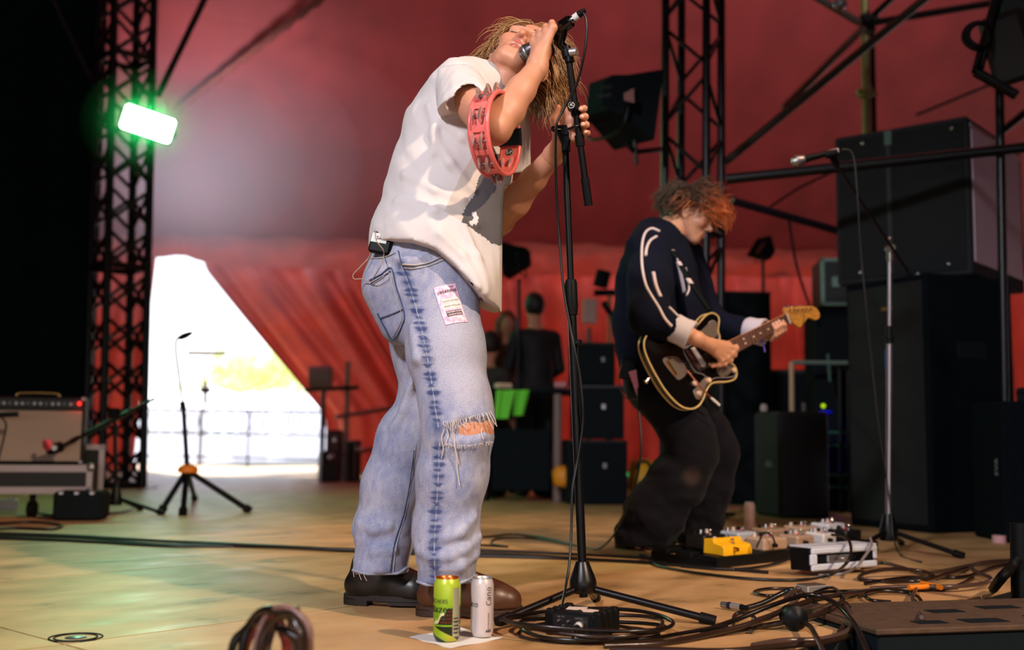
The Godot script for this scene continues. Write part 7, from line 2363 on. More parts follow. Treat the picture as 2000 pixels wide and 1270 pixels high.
# ---------------------------------------------------------------- the guitarist
func guitarist() -> void:
	var skin := lin(0.82, 0.60, 0.48)
	var D := 4.93
	var S := at(1268, 488, D - 0.10)
	var E := at(1270, 618, D - 0.33)
	var W := at(1362, 662, D - 0.38)
	var S2 := at(1330, 500, D + 0.22)
	var E2 := at(1385, 635, D + 0.20)
	var W2 := at(1481, 648, D + 0.06)
	var body := MB.new()
	body.colored = true
	# neck, forearms
	var f := Field.new(at(1225, 720, D + 0.4) - Vector3(0, 0, 0.05), at(1520, 400, D - 0.5) + Vector3(0.05, 0.05, 0.06), 0.009)
	f.chain([at(1282, 478, D), at(1308, 455, D), at(1335, 425, D)], [0.075, 0.062, 0.058], 0.04)
	f.chain([E, E.lerp(W, 0.35), W], [0.045, 0.044, 0.030], 0.02)
	f.chain([E2, E2.lerp(W2, 0.4), W2], [0.045, 0.043, 0.029], 0.02)
	f.cap(S, S2, 0.06, 0.06, 0.05)
	f.chain([S, E], [0.05, 0.045], 0.02)
	f.chain([S2, E2], [0.05, 0.045], 0.02)
	f.mesh_into(body, func(_p: Vector3, _n: Vector3) -> Color: return skin)
	var Y := Vector3(0.47, 0.883, 0)
	var Z := Vector3(0.883, -0.47, 0)
	var hb := cx.basis * Basis(Y.cross(Z), Y, Z) * Basis(Vector3.UP, deg_to_rad(-14)) * Basis.from_scale(Vector3.ONE * 0.98)
	var head := Transform3D(hb, at(1348, 420, D))
	add_head(body, head, skin, lin(0.78, 0.34, 0.34), lin(0.40, 0.24, 0.14), 0.0, lin(0.25, 0.15, 0.08), 0.004, 0.0042)

	# --- the guitar lies in a plane of its own
	var gx := (cx.basis * Vector3(0.76, 0.375, -0.53)).normalized()
	var gz := cx.basis * Vector3(0.50, 0.16, 0.85)
	gz = (gz - gx * gz.dot(gx)).normalized()
	var gy := gz.cross(gx)
	var go := at(1338, 708, D - 0.28)
	var G := Transform3D(Basis(gx, gy, gz), go)
	var onp := func(px: float, py: float) -> Vector2:      # where a line of sight meets the face of the guitar
		var r := ray(px, py)
		var t := (go - cx.origin).dot(gz) / r.dot(gz)
		var q := cx.origin + r * t - go
		return Vector2(q.dot(gx), q.dot(gy))

	# right hand over the strings: fingers folded
	var hr := func(px: float, py: float, lift: float) -> Vector3:
		var q: Vector2 = onp.call(px, py)
		return G * Vector3(q.x, q.y, lift)
	var fg := []
	var tips := [[[1419, 684], [1420, 697], [1411, 705], [1404, 702]], [[1411, 694], [1412, 707], [1403, 713], [1397, 709]], [[1401, 702], [1401, 714], [1393, 717], [1388, 712]], [[1391, 707], [1389, 716], [1383, 717], [1380, 712]]]
	for i in 4:
		var q := []
		for k in 4: q.append(hr.call(tips[i][k][0], tips[i][k][1], [0.058, 0.048, 0.030, 0.018][k]))
		fg.append(q)
	finish_hand(body, W, 0.029, fg, [W.lerp(fg[0][0], 0.35), hr.call(1408, 676, 0.045), hr.call(1417, 686, 0.028), hr.call(1415, 697, 0.016)], [], skin, 0.0042)
	# left hand round the neck
	var nut: Vector2 = onp.call(1534, 624)
	var nk := G * Vector3(nut.x - 0.075, nut.y - 0.004, -0.004)
	add_grip(body, W2, 0.029, nk, -gx, 0.024, (-gy * 0.9 - gz * 0.45), gz, skin, [12, 62, 112, 150], [W2.lerp(nk, 0.4), nk - gy * 0.02 - gz * 0.038 + gx * 0.005, nk - gz * 0.044 + gx * 0.012, nk + gy * 0.02 - gz * 0.038 + gx * 0.018], 0.021, 0.0042)
	var lo := Vector3(at(1290, 900, D).x, 0, -D)
	var person := shape(numbered("person"), body.mesh(lo), skin_mat(), self)
	person.position = lo
	tag(person, "guitarist with tousled ginger hair in navy piped sweatshirt, head bowed over a black guitar", "person", "")

	# --- sweatshirt
	f = Field.new(Vector3(at(1190, 600, D).x - 0.06, at(1300, 750, D).y, -D - 0.40), Vector3(at(1490, 600, D).x, at(1300, 430, D).y, -D + 0.48), 0.0125)
	f.chain([at(1285, 480, D), at(1283, 530, D), at(1288, 610, D), at(1288, 690, D), at(1286, 730, D)], [0.13, 0.155, 0.165, 0.165, 0.15], 0.05)
	f.cap(at(1300, 540, D - 0.02), at(1325, 640, D - 0.04), 0.13, 0.13, 0.05)
	f.chain([at(1255, 560, D + 0.02), at(1252, 640, D + 0.02), at(1262, 715, D)], [0.12, 0.115, 0.10], 0.05)
	f.cap(S, S2, 0.085, 0.09, 0.06)
	f.chain([S, S.lerp(E, 0.5), E], [0.088, 0.092, 0.088], 0.04)
	var cuff := E.lerp(W, 0.55)
	f.chain([E, cuff], [0.086, 0.058], 0.03)
	f.chain([S2, E2], [0.095, 0.085], 0.04)
	var cuff2 := E2.lerp(W2, 0.84)
	f.chain([E2, cuff2], [0.080, 0.050], 0.03)
	var fold := FastNoiseLite.new()
	fold.seed = 12
	fold.frequency = 1.0
	f.bend(func(p: Vector3) -> float:
		return 0.011 * fold.get_noise_3dv(Vector3(p.x * 9.0 + p.y * 5.0, p.y * 4.0, p.z * 6.0)), 0.05)
	var inv := cx.affine_inverse()
	f.cap(at(1298, 462, D), at(1330, 430, D), 0.074, 0.07, 0.012, true)
	var sw := MB.new()
	f.mesh_into(sw)
	var navy := mat(Color(0.075, 0.088, 0.14), 0.9)
	navy.rim_enabled = true
	navy.rim = 0.06
	navy.metallic_specular = 0.15
	navy.heightmap_enabled = true
	navy.heightmap_texture = M.fine
	navy.heightmap_scale = 0.05
	navy.uv1_triplanar = true
	navy.uv1_scale = Vector3.ONE * 6.0
	var sweat := part("sweatshirt", sw, navy, person)
	var white := mat(Color(0.83, 0.77, 0.76), 0.8)
	for q in [[[1287, 452], [1272, 447], [1260, 456], [1254, 480], [1254, 520], [1261, 556], [1272, 578], [1286, 600], [1298, 622], [1312, 638]], [[1282, 462], [1270, 470], [1263, 484], [1261, 500]], [[1276, 532], [1281, 558], [1290, 580]], [[1306, 600], [1318, 612], [1326, 620]]]:
		var m := MB.new()
		m.tube(over(f, q, 0.001), 0.0085, 7, true, 0.6)
		part("piping", m, white, sweat)
	var collar := MB.new()
	var cl := PackedVector3Array()
	var ca := at(1292, 468, D)
	var cb := aim(at(1298, 462, D), at(1330, 430, D))
	for i in 25: cl.append(cb * Vector3(cos(TAU * i / 24) * 0.078, 0.012, sin(TAU * i / 24) * 0.078))
	collar.tube(cl, 0.009, 7, false)
	part("collar", collar, white, sweat)
	for k in 2:
		var cf := MB.new()
		var a: Vector3 = [cuff, cuff2][k]
		var dd: Vector3 = ([W - E, W2 - E2][k] as Vector3).normalized()
		cf.xf = aim(a - dd * 0.02, a + dd)
		cf.lathe([Vector2(0.054, 0.0), Vector2(0.060, 0.012), Vector2(0.058, 0.05), Vector2(0.062, 0.085), Vector2(0.055, 0.088), Vector2(0.045, 0.05)], 22, Transform3D.IDENTITY)
		part("cuff", cf, mat(Color(0.80, 0.77, 0.80), 0.85), sweat)
	var num := MB.new()
	num.tube(over(f, [[1320, 508], [1325, 520], [1331, 545], [1336, 572]], 0.002), 0.026, 8, true, 0.25)
	num.tube(over(f, [[1338, 524], [1344, 545], [1345, 566], [1340, 578]], 0.002), 0.012, 8, true, 0.3)
	var slit := MB.new()
	slit.tube(over(f, [[1325, 522], [1330, 545], [1334, 564]], 0.007), 0.004, 6, true, 0.4)
	part("number_slit", slit, M.black_matte, sweat)
	part("number", num, white, sweat)

	# --- trousers
	f = Field.new(Vector3(at(1190, 1000, D).x - 0.04, 0.03, -D - 0.36), Vector3(at(1450, 900, D).x + 0.06, at(1300, 700, D).y, -D + 0.28), 0.0135)
	f.ell(at(1290, 745, D), Vector3(0.165, 0.16, 0.17), Basis.IDENTITY, 0.05)
	f.chain([at(1300, 775, D - 0.09), at(1345, 850, D - 0.12), at(1352, 885, D - 0.12), at(1322, 940, D - 0.10), at(1280, 1000, D - 0.07), at(1256, 1050, D - 0.05)], [0.125, 0.108, 0.105, 0.115, 0.125, 0.120], 0.04)
	f.chain([at(1300, 775, D + 0.12), at(1380, 845, D + 0.10), at(1400, 885, D + 0.10), at(1385, 950, D + 0.12), at(1365, 1040, D + 0.14)], [0.125, 0.10, 0.095, 0.10, 0.10], 0.04)
	f.bend(func(p: Vector3) -> float:
		return (0.008 + 0.012 * smooth01(0.5, 0.1, p.y)) * fold.get_noise_3dv(Vector3(p.x * 8.0, p.y * 11.0, p.z * 7.0)), 0.05)
	f.trim(func(p: Vector3) -> float: return 0.05 - p.y)
	var tr := MB.new()
	tr.colored = true
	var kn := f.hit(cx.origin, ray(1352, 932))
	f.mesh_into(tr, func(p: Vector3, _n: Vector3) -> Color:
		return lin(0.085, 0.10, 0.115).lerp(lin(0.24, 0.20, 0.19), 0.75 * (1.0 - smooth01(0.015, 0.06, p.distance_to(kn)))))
	var tm := vmat(0.9)
	tm.rim_enabled = true
	tm.rim = 0.08
	tm.metallic_specular = 0.15
	part("trousers", tr, tm, person)

	# --- hair
	var hm := MB.new()
	add_hair(hm, head, 9, 1300,
		func(o: Vector3) -> bool: return o.y > -0.45 and not (o.z > 0.42 and o.y < 0.45) and not (o.z > 0.1 and o.y < -0.05),
		func(o: Vector3) -> Vector3: return Vector3(o.x * 0.5, -0.15, 0.9 if o.y > 0.1 and o.z > -0.5 else -0.6),
		func(o: Vector3) -> float: return 0.15 + 0.05 * maxf(o.z, 0.0) - 0.02 * maxf(-o.z, 0.0),
		func(o: Vector3, k: float) -> Color:
			return lin(0.24, 0.17, 0.09).lerp(lin(0.85, 0.42, 0.13), clampf(0.25 + o.z * 0.8 + 0.5 * (k - 0.5), 0, 1)), 0.16, 0.62, 0.0029)
	var hmat := vmat(0.45)
	hmat.rim_enabled = true
	hmat.rim = 0.3
	part("hair", hm, hmat, person)
	var bm := MB.new()
	bm.xf = head
	for s in [-1.0, 1.0]: bm.tube(PackedVector3Array([Vector3(0.014 * s, 0.027, 0.0965), Vector3(0.030 * s, 0.033, 0.0905), Vector3(0.048 * s, 0.028, 0.078)]), [0.003, 0.0034, 0.0015], 6, true, 0.6)
	part("eyebrow", bm, mat(Color(0.42, 0.26, 0.15), 0.8), person)

	# --- shoes
	for k in 2:
		var heel := [fl(1203, 1070), fl(1318, 1058)][k] as Vector3
		var toe := [fl(1322, 1078), fl(1402, 1070)][k] as Vector3
		var dx := (toe - heel).normalized()
		var sh := boot_shapes(Transform3D(Basis(dx, Vector3.UP, dx.cross(Vector3.UP)) * Basis.from_scale(Vector3(1, 0.85, 1.05) * (toe - heel).length() / 0.29), Vector3(heel.x, 0, heel.z)))
		var b := part("shoe", sh[0], mat(Color(0.27, 0.15, 0.095), 0.55), person)
		part("sole", sh[1], mat(Color(0.20, 0.115, 0.075), 0.7), b)
	guitar(G, onp, nut)
	# strap over the shoulder
	var stp := MB.new()
	var sp := over_front(at(1262, 455, D - 0.02), [at(1290, 462, D - 0.10), at(1318, 497, D - 0.17), at(1345, 545, D - 0.22), at(1385, 605, D - 0.30)])
	stp.tube(sp, 0.020, 8, true, 0.16)
	var strap := one("guitar_strap", "black guitar strap with white blocks running down from the guitarist's shoulder", "strap", stp, M.black_matte)
	for i in 4:
		var bl := MB.new()
		var k := 6 + i * 4
		if k + 2 >= sp.size(): break
		bl.tube(PackedVector3Array([sp[k], sp[k + 1]]), 0.0215, 8, true, 0.22)
		part("white_block", bl, white, strap)
	# pack and tag at the hip
	var pk := thing("hip_pack", "small black transmitter pack on the guitarist's back hip", "transmitter", at(1225, 735, D - 0.14))
	var m := MB.new()
	m.xf = Transform3D(Basis(Vector3.BACK, -0.2), at(1226, 722, D - 0.15))
	m.box(Vector3.ZERO, Vector3(0.062, 0.09, 0.025), 0.006)
	part("case", m, M.black_paint, pk)
	m = MB.new()
	m.tube(spline([at(1215, 712, D - 0.16), at(1209, 735, D - 0.17), at(1212, 760, D - 0.17), at(1224, 779, D - 0.17), at(1240, 780, D - 0.17), at(1247, 778, D - 0.17)], 6), 0.0028, 6)
	part("wire", m, mat(Color(0.35, 0.3, 0.27), 0.6), pk)
	m = MB.new()
	m.xf = facing(at(1237, 752, D - 0.18), Vector3(-0.2, 0, 1))
	m.prism(PackedVector2Array([Vector2(-0.02, 0.055), Vector2(0.012, 0.065), Vector2(0.026, -0.045), Vector2(0.018, -0.055)]), 0.002)
	var tg := one("hip_tag", "pink and white card tag dangling by the guitarist's hip", "tag", m, mat(Color(0.86, 0.55, 0.66), 0.5))
	m = MB.new()
	m.tube(spline([at(1246, 748, D - 0.17), at(1248, 800, D - 0.22), at(1252, 880, D - 0.26), at(1240, 950, D - 0.24), at(1218, 1010, D - 0.16), at(1195, 1050, D - 0.02), fl(1165, 1073, 0.006), fl(1120, 1065, 0.006), fl(1040, 1052, 0.006), fl(975, 1052, 0.006), fl(960, 1062, 0.006), fl(990, 1068, 0.006), fl(900, 1062, 0.006)], 8), 0.005, 7)
	one("instrument_cable", "black instrument cable falling from the guitarist's hip to the deck", "cable", m, M.cable)
	m = MB.new()
	m.tube(spline([at(1468, 652, D - 0.0), at(1474, 655, D - 0.03), at(1486, 662, D - 0.02), at(1492, 676, D - 0.02), at(1494, 688, D - 0.02)], 4), 0.006, 6, true, 0.4)
	one("wristband", "blue and violet festival wristband trailing from the guitarist's fretting wrist", "wristband", m, mat(Color(0.42, 0.30, 0.72), 0.5))

func over_front(a: Vector3, rest: Array) -> PackedVector3Array:
	return spline([a] + rest, 6)

func guitar(G: Transform3D, onp: Callable, nut: Vector2) -> void:
	var g := thing("electric_guitar", "black offset electric guitar with cream binding and maple headstock", "guitar", G.origin)
	var z4 := func(a: Array) -> PackedVector2Array:
		var o := PackedVector2Array()
		for q in a: o.append(onp.call(1200.0 + q[0] / 5.08, 580.0 + q[1] / 5.08))
		return o
	var smooth := func(p: PackedVector2Array, n: int) -> PackedVector2Array:
		var o := PackedVector2Array()
		for i in p.size():
			for k in n: o.append(p[i].cubic_interpolate(p[(i + 1) % p.size()], p[(i + p.size() - 1) % p.size()], p[(i + 2) % p.size()], float(k) / n))
		return o
	var out: PackedVector2Array = smooth.call(z4.call([[400, 318], [330, 375], [300, 440], [302, 520], [335, 615], [380, 710], [430, 800], [490, 900], [560, 990], [640, 1068], [720, 1108], [790, 1108], [850, 1070], [890, 1000], [920, 920], [965, 862], [1030, 845], [1120, 842], [1190, 820], [1218, 770], [1205, 700], [1150, 640], [1090, 570], [1040, 470], [1050, 400], [1032, 330], [1042, 240], [1030, 190], [975, 160], [915, 182], [860, 240], [800, 300], [730, 325], [640, 300], [540, 280], [470, 285]]), 4)
	var th := 0.042
	var m := MB.new()
	m.xf = G
	m.prism(out, th, 0.006, Transform3D(Basis.IDENTITY, Vector3(0, 0, -th / 2)))
	part("body", m, M.black_gloss, g)
	for z in [-0.003, -th + 0.003]:
		m = MB.new()
		m.xf = G
		var c := PackedVector3Array()
		for i in out.size() + 1: c.append(Vector3(out[i % out.size()].x, out[i % out.size()].y, z))
		m.tube(c, 0.0034, 6, false)
		part("binding", m, mat(Color(0.86, 0.74, 0.50), 0.35), g)
	# pickguard, with its pale edge
	var pg: PackedVector2Array = smooth.call(z4.call([[680, 535], [720, 500], [860, 400], [940, 250], [1000, 250], [1010, 330], [1030, 420], [1060, 500], [1120, 640], [1190, 740], [1180, 790], [1100, 800], [1000, 805], [930, 830], [880, 770], [800, 745], [740, 650]]), 3)
	m = MB.new()
	m.xf = G
	m.prism(pg, 0.003, 0.0008, Transform3D(Basis.IDENTITY, Vector3(0, 0, 0.0015)))
	var guard := part("pickguard", m, mat(Color(0.035, 0.028, 0.028), 0.22), g)
	m = MB.new()
	m.xf = G
	var c2 := PackedVector3Array()
	for i in pg.size() + 1: c2.append(Vector3(pg[i % pg.size()].x, pg[i % pg.size()].y, 0.0025))
	m.tube(c2, 0.0018, 5, false)
	part("guard_edge", m, mat(Color(0.62, 0.58, 0.62), 0.4), guard)
	var plate := func(called: String, pts: Array, h: float, mm: Material, bevel := 0.001, n := 1) -> MeshInstance3D:
		var b := MB.new()
		b.xf = G
		var poly: PackedVector2Array = z4.call(pts)
		if n > 1: poly = smooth.call(poly, n)
		b.prism(poly, h, bevel, Transform3D(Basis.IDENTITY, Vector3(0, 0, 0.003 + h / 2)))
		return part(called, b, mm, g)
	var chrome := mat(Color(0.80, 0.74, 0.68), 0.28, 0.85)
	plate.call("upper_control_plate", [[880, 315], [960, 245], [1000, 270], [1005, 395], [930, 400], [850, 355]], 0.002, chrome, 0.0006, 3)
	plate.call("lower_control_plate", [[1010, 720], [1060, 670], [1140, 690], [1150, 740], [1110, 780], [1050, 795]], 0.002, chrome, 0.0006, 3)
	plate.call("switch_slot", [[1050, 745], [1105, 708], [1112, 720], [1058, 755]], 0.0026, M.ink, 0.0003)
	plate.call("tremolo_plate", [[500, 600], [610, 595], [690, 680], [710, 760], [640, 825], [590, 790], [480, 650]], 0.003, chrome, 0.001, 3)
	plate.call("tremolo_bar_lock", [[500, 640], [525, 635], [612, 770], [590, 785]], 0.008, M.brass, 0.002)
	plate.call("knob_plate", [[780, 930], [850, 850], [905, 790], [940, 825], [900, 890], [860, 1000], [810, 1015]], 0.002, chrome, 0.0006, 2)
	plate.call("bridge_pickup", [[690, 535], [715, 525], [850, 690], [835, 725], [815, 720]], 0.009, mat(Color(0.36, 0.24, 0.23), 0.35, 0.4), 0.003)
	plate.call("neck_pickup", [[745, 515], [780, 500], [895, 665], [890, 695], [860, 700]], 0.009, mat(Color(0.84, 0.82, 0.84), 0.4), 0.003)
	for q in [[790, 860], [830, 960], [925, 830], [1175, 730]]:
		var p: Vector2 = z4.call([q])[0]
		m = MB.new()
		m.xf = G * Transform3D(Basis(Vector3.RIGHT, PI / 2), Vector3(p.x, p.y, 0.003))
		m.lathe([Vector2(0.0115, 0.0), Vector2(0.0105, 0.010), Vector2(0.009, 0.0115), Vector2(0, 0.0115)], 18)
		part("knob", m, mat(Color(0.85, 0.72, 0.62), 0.3), g)
	m = MB.new()
	m.xf = G
	var pv: PackedVector2Array = z4.call([[700, 730], [790, 880], [880, 985], [900, 1010], [985, 1085]])
	m.tube(spline([Vector3(pv[0].x, pv[0].y, 0.012), Vector3(pv[1].x, pv[1].y, 0.03), Vector3(pv[2].x, pv[2].y, 0.035), Vector3(pv[3].x, pv[3].y, 0.036)], 5), 0.003, 7)
	part("tremolo_arm", m, mat(Color(0.75, 0.45, 0.36), 0.3, 0.8), g)
	m = MB.new()
	m.xf = G
	m.tube(PackedVector3Array([Vector3(pv[3].x, pv[3].y, 0.036), Vector3(pv[3].x, pv[3].y, 0.036).lerp(Vector3(pv[4].x, pv[4].y, 0.036), 0.3), Vector3(pv[4].x, pv[4].y, 0.036)]), [0.0045, 0.0062, 0.0055], 10)
	part("arm_tip", m, M.white, g)
	# neck
	var heel: Vector2 = onp.call(1405, 690)
	var ax := (nut - heel).normalized()
	var sd := Vector2(-ax.y, ax.x)
	m = MB.new()
	m.xf = G
	m.prism(PackedVector2Array([heel + sd * 0.031, nut + sd * 0.0235, nut - sd * 0.0235, heel - sd * 0.031]), 0.022, 0.008, Transform3D(Basis.IDENTITY, Vector3(0, 0, 0.002)))
	part("neck", m, mat(Color(0.80, 0.55, 0.36), 0.35), g)
	m = MB.new()
	m.xf = G
	m.prism(PackedVector2Array([heel + sd * 0.031, nut + sd * 0.0235, nut - sd * 0.0235, heel - sd * 0.031]), 0.006, 0.001, Transform3D(Basis.IDENTITY, Vector3(0, 0, 0.016)))
	var fb := part("fretboard", m, tri_tex(mat(Color(0.42, 0.24, 0.15), 0.4), M.grain, 6.0), g)
	var len_ := (nut - heel).length()
	var whole := len_ / 0.72
	for i in range(1, 23):
		var x := whole * (1.0 - pow(2.0, -i / 12.0))
		if x > len_: break
		var p := nut - ax * x
		var hwid := lerpf(0.0235, 0.031, x / len_)
		m = MB.new()
		m.xf = G
		m.rod(Vector3((p + sd * hwid).x, (p + sd * hwid).y, 0.0192), Vector3((p - sd * hwid).x, (p - sd * hwid).y, 0.0192), 0.0012, 5)
		part("fret", m, M.steel, fb)
		if i in [3, 5, 7, 9, 12, 15, 17, 19]:
			var x0 := whole * (1.0 - pow(2.0, -(i - 1) / 12.0))
			var mid := nut - ax * (x + x0) / 2
			for o in ([0.0] if i != 12 else [-0.011, 0.011]):
				m = MB.new()
				m.xf = G * Transform3D(Basis(Vector3.RIGHT, PI / 2), Vector3(mid.x + sd.x * o, mid.y + sd.y * o, 0.0185))
				m.lathe([Vector2(0.0042, 0.0), Vector2(0.0042, 0.001), Vector2(0, 0.001)], 12)
				part("fret_marker", m, mat(Color(0.90, 0.82, 0.68), 0.3), fb)
	m = MB.new()
	m.xf = G
	m.rod(Vector3((nut + sd * 0.0235).x, (nut + sd * 0.0235).y, 0.019), Vector3((nut - sd * 0.0235).x, (nut - sd * 0.0235).y, 0.019), 0.003, 6)
	part("nut", m, M.white, g)
	var z5 := func(a: Array) -> PackedVector2Array:
		var o := PackedVector2Array()
		for q in a: o.append(onp.call(1400.0 + q[0] / 6.35, 560.0 + q[1] / 6.35))
		return o
	var hd: PackedVector2Array = smooth.call(z5.call([[815, 290], [835, 268], [900, 263], [1000, 250], [1110, 246], [1170, 248], [1222, 275], [1255, 330], [1255, 388], [1212, 420], [1160, 402], [1122, 392], [1088, 420], [1050, 480], [1012, 510], [962, 482], [910, 445], [872, 430]]), 3)
	m = MB.new()
	m.xf = G
	m.prism(hd, 0.014, 0.002, Transform3D(Basis.IDENTITY, Vector3(0, 0, 0.004)))
	var maple := mat(Color(0.90, 0.62, 0.26), 0.3)
	part("headstock", m, tri_tex(maple, M.grain, 4.0), g)
	for i in 6:
		var p: Vector2 = z5.call([[870 + 50 * i, 300 - 3 * i]])[0]
		var e: Vector2 = z5.call([[852 + 50 * i, 245 - 2 * i]])[0]
		m = MB.new()
		m.xf = G
		m.rod(Vector3(p.x, p.y, 0.010), Vector3(p.x, p.y, 0.024), 0.0042, 10)
		m.rod(Vector3(p.x, p.y, -0.006), Vector3(e.x, e.y, -0.006), 0.0025, 6)
		m.ball(Vector3(e.x, e.y, -0.006), Vector3(0.007, 0.005, 0.005), 10, 6)
		part("tuner", m, M.chrome, g)
		var bp: Vector2 = z4.call([[560 + 25 * i, 640 + 25 * i]])[0]
		var br := Vector2(nut.x, nut.y) + sd * (0.0175 - 0.007 * i)
		m = MB.new()
		m.xf = G
		var bo := heel - ax * 0.16 + sd * (0.026 - 0.0104 * i)
		m.tube(PackedVector3Array([Vector3(bp.x, bp.y, 0.010), Vector3(bo.x, bo.y, 0.018), Vector3(br.x, br.y, 0.0225), Vector3(p.x, p.y, 0.016)]), 0.0006, 4)
		part("string", m, M.steel, g)
	m = MB.new()
	var lp: Vector2 = z5.call([[1050, 425]])[0]
	m.text(words("Fender", 0.017, "Droid Serif", 400), G * Transform3D(Basis(Vector3.BACK, 0.75), Vector3(lp.x, lp.y, 0.0115)))
	part("lettering", m, mat(Color(0.30, 0.18, 0.08), 0.5), g)
	m = MB.new()
	var sb: Vector2 = z4.call([[372, 805]])[0]
	m.xf = G
	m.rod(Vector3(sb.x, sb.y, -0.02), Vector3(sb.x, sb.y, -0.02) + Vector3(-0.02, -0.006, 0), 0.006, 10, 0.009)
	part("strap_button", m, M.chrome, g)

# ---------------------------------------------------------------- helpers
func ray(px: float, py: float) -> Vector3:
	return cx.basis * Vector3((px - 1000.0) / FPX, (635.0 - py) / FPX, -1.0)

func at(px: float, py: float, d: float) -> Vector3:      # the point of the place that lies d metres ahead
	var r := ray(px, py)
	return cx.origin + r * (d / -r.z)

func fl(px: float, py: float, y := 0.0) -> Vector3:      # the point on a level y
	var r := ray(px, py)
	return cx.origin + r * ((y - cx.origin.y) / r.y)

func numbered(called: String) -> String:
	used[called] = used.get(called, -1) + 1
	return called if used[called] == 0 else "%s_%03d" % [called, used[called]]

func tag(o: Node3D, label: String, category: String, group := "") -> Node3D:
	o.set_meta("label", label)
	if category: o.set_meta("category", category)
	if group: o.set_meta("group", group)
	return o

func thing(called: String, label: String, category: String, base: Vector3, group := "") -> Node3D:
	var o := Node3D.new()
	o.name = numbered(called)
	add_child(o)
	o.position = base
	tag(o, label, category, group)
	return o

func shape(called: String, mesh: Mesh, m: Material, parent: Node3D) -> MeshInstance3D:
	var o := MeshInstance3D.new()
	o.name = called
	o.mesh = mesh
	o.material_override = m
	o.cast_shadow = GeometryInstance3D.SHADOW_CASTING_SETTING_ON
	parent.add_child(o, true)
	return o

func part(called: String, mb: MB, m: Material, parent: Node3D) -> MeshInstance3D:   # mb is in world axes
	return shape(called, mb.mesh(parent.global_position), m, parent)

func one(called: String, label: String, category: String, mb: MB, m: Material, group := "") -> MeshInstance3D:
	var lo := mb.v[0]
	var hi := mb.v[0]
	for p in mb.v:
		lo = lo.min(p)
		hi = hi.max(p)
	var base := Vector3((lo.x + hi.x) / 2, lo.y, (lo.z + hi.z) / 2)
	var o := shape(numbered(called), mb.mesh(base), m, self)
	o.position = base
	tag(o, label, category, group)
	return o

func struct(called: String, mb: MB, m: Material, label := "") -> MeshInstance3D:
	var o := shape(called, mb.mesh(Vector3.ZERO), m, self)
	o.set_meta("kind", "structure")
	if label: o.set_meta("label", label)
	return o

func mat(color: Color, rough := 0.6, metal := 0.0) -> StandardMaterial3D:
	var m := StandardMaterial3D.new()
	m.albedo_color = color
	m.roughness = rough
	m.metallic = metal
	m.cull_mode = BaseMaterial3D.CULL_DISABLED
	return m

func vmat(rough := 0.6) -> StandardMaterial3D:
	var m := mat(Color.WHITE, rough)
	m.vertex_color_use_as_albedo = true
	return m

func glow(color: Color, energy: float) -> StandardMaterial3D:
	var m := mat(Color.BLACK, 0.5)
	m.emission_enabled = true
	m.emission = color
	m.emission_energy_multiplier = energy
	return m

func ntex(sd: int, freq: float, ramp: Array, size := 512, type := FastNoiseLite.TYPE_SIMPLEX_SMOOTH, octaves := 5, as_normal := false) -> NoiseTexture2D:
	var f := FastNoiseLite.new()
	f.seed = sd
	f.frequency = freq
	f.noise_type = type
	f.fractal_octaves = octaves
	var t := NoiseTexture2D.new()
	t.width = size
	t.height = size
	t.seamless = true
	t.noise = f
	t.as_normal_map = as_normal
	if ramp:
		var g := Gradient.new()
		var offs := PackedFloat32Array()
		var cols := PackedColorArray()
		for i in ramp.size():
			offs.append(float(i) / (ramp.size() - 1))
			cols.append(ramp[i])
		g.offsets = offs
		g.colors = cols
		t.color_ramp = g
	return t

func tri_tex(m: StandardMaterial3D, t: Texture2D, scale: float, bump: Texture2D = null, bump_cm := 0.0, world := false) -> StandardMaterial3D:
	m.albedo_texture = t
	if bump:
		m.heightmap_enabled = true
		m.heightmap_texture = bump
		m.heightmap_scale = bump_cm
	m.uv1_triplanar = true
	m.uv1_world_triplanar = world
	m.uv1_scale = Vector3.ONE * scale
	return m

func aim(a: Vector3, b: Vector3, up := Vector3.UP) -> Transform3D:    # y runs from a to b
	var y := (b - a).normalized()
	if absf(y.dot(up)) > 0.98: up = Vector3.RIGHT
	var x := up.cross(y).normalized()
	return Transform3D(Basis(x, y, x.cross(y)), a)

func facing(p: Vector3, n: Vector3, up := Vector3.UP) -> Transform3D:   # z looks along n, y up
	var z := n.normalized()
	var x := up.cross(z).normalized()
	return Transform3D(Basis(x, z.cross(x), z), p)

func spline(pts: Array, steps := 6) -> PackedVector3Array:   # Catmull-Rom through the points
	var out := PackedVector3Array()
	for i in pts.size() - 1:
		var a: Vector3 = pts[maxi(i - 1, 0)]
		var b: Vector3 = pts[i]
		var c: Vector3 = pts[i + 1]
		var d: Vector3 = pts[mini(i + 2, pts.size() - 1)]
		for k in steps:
			out.append(b.cubic_interpolate(c, a, d, float(k) / steps))
	out.append(pts[-1])
	return out

func lin(r: float, g: float, b: float) -> Color:      # an sRGB colour as the linear value that vertex colours hold
	return Color(r, g, b).srgb_to_linear()

func words(s: String, height: float, font := "Droid Sans", bold := 400, depth := 0.0004) -> Array:
	var f := SystemFont.new()
	f.font_names = PackedStringArray([font])
	f.font_weight = bold
	var t := TextMesh.new()
	t.text = s
	t.font = f
	t.font_size = 48
	t.pixel_size = height / 48.0
	t.depth = depth
	t.curve_step = 2.0
	return t.get_mesh_arrays()

func smooth01(a: float, b: float, x: float) -> float:
	var t := clampf((x - a) / (b - a), 0.0, 1.0)
	return t * t * (3.0 - 2.0 * t)


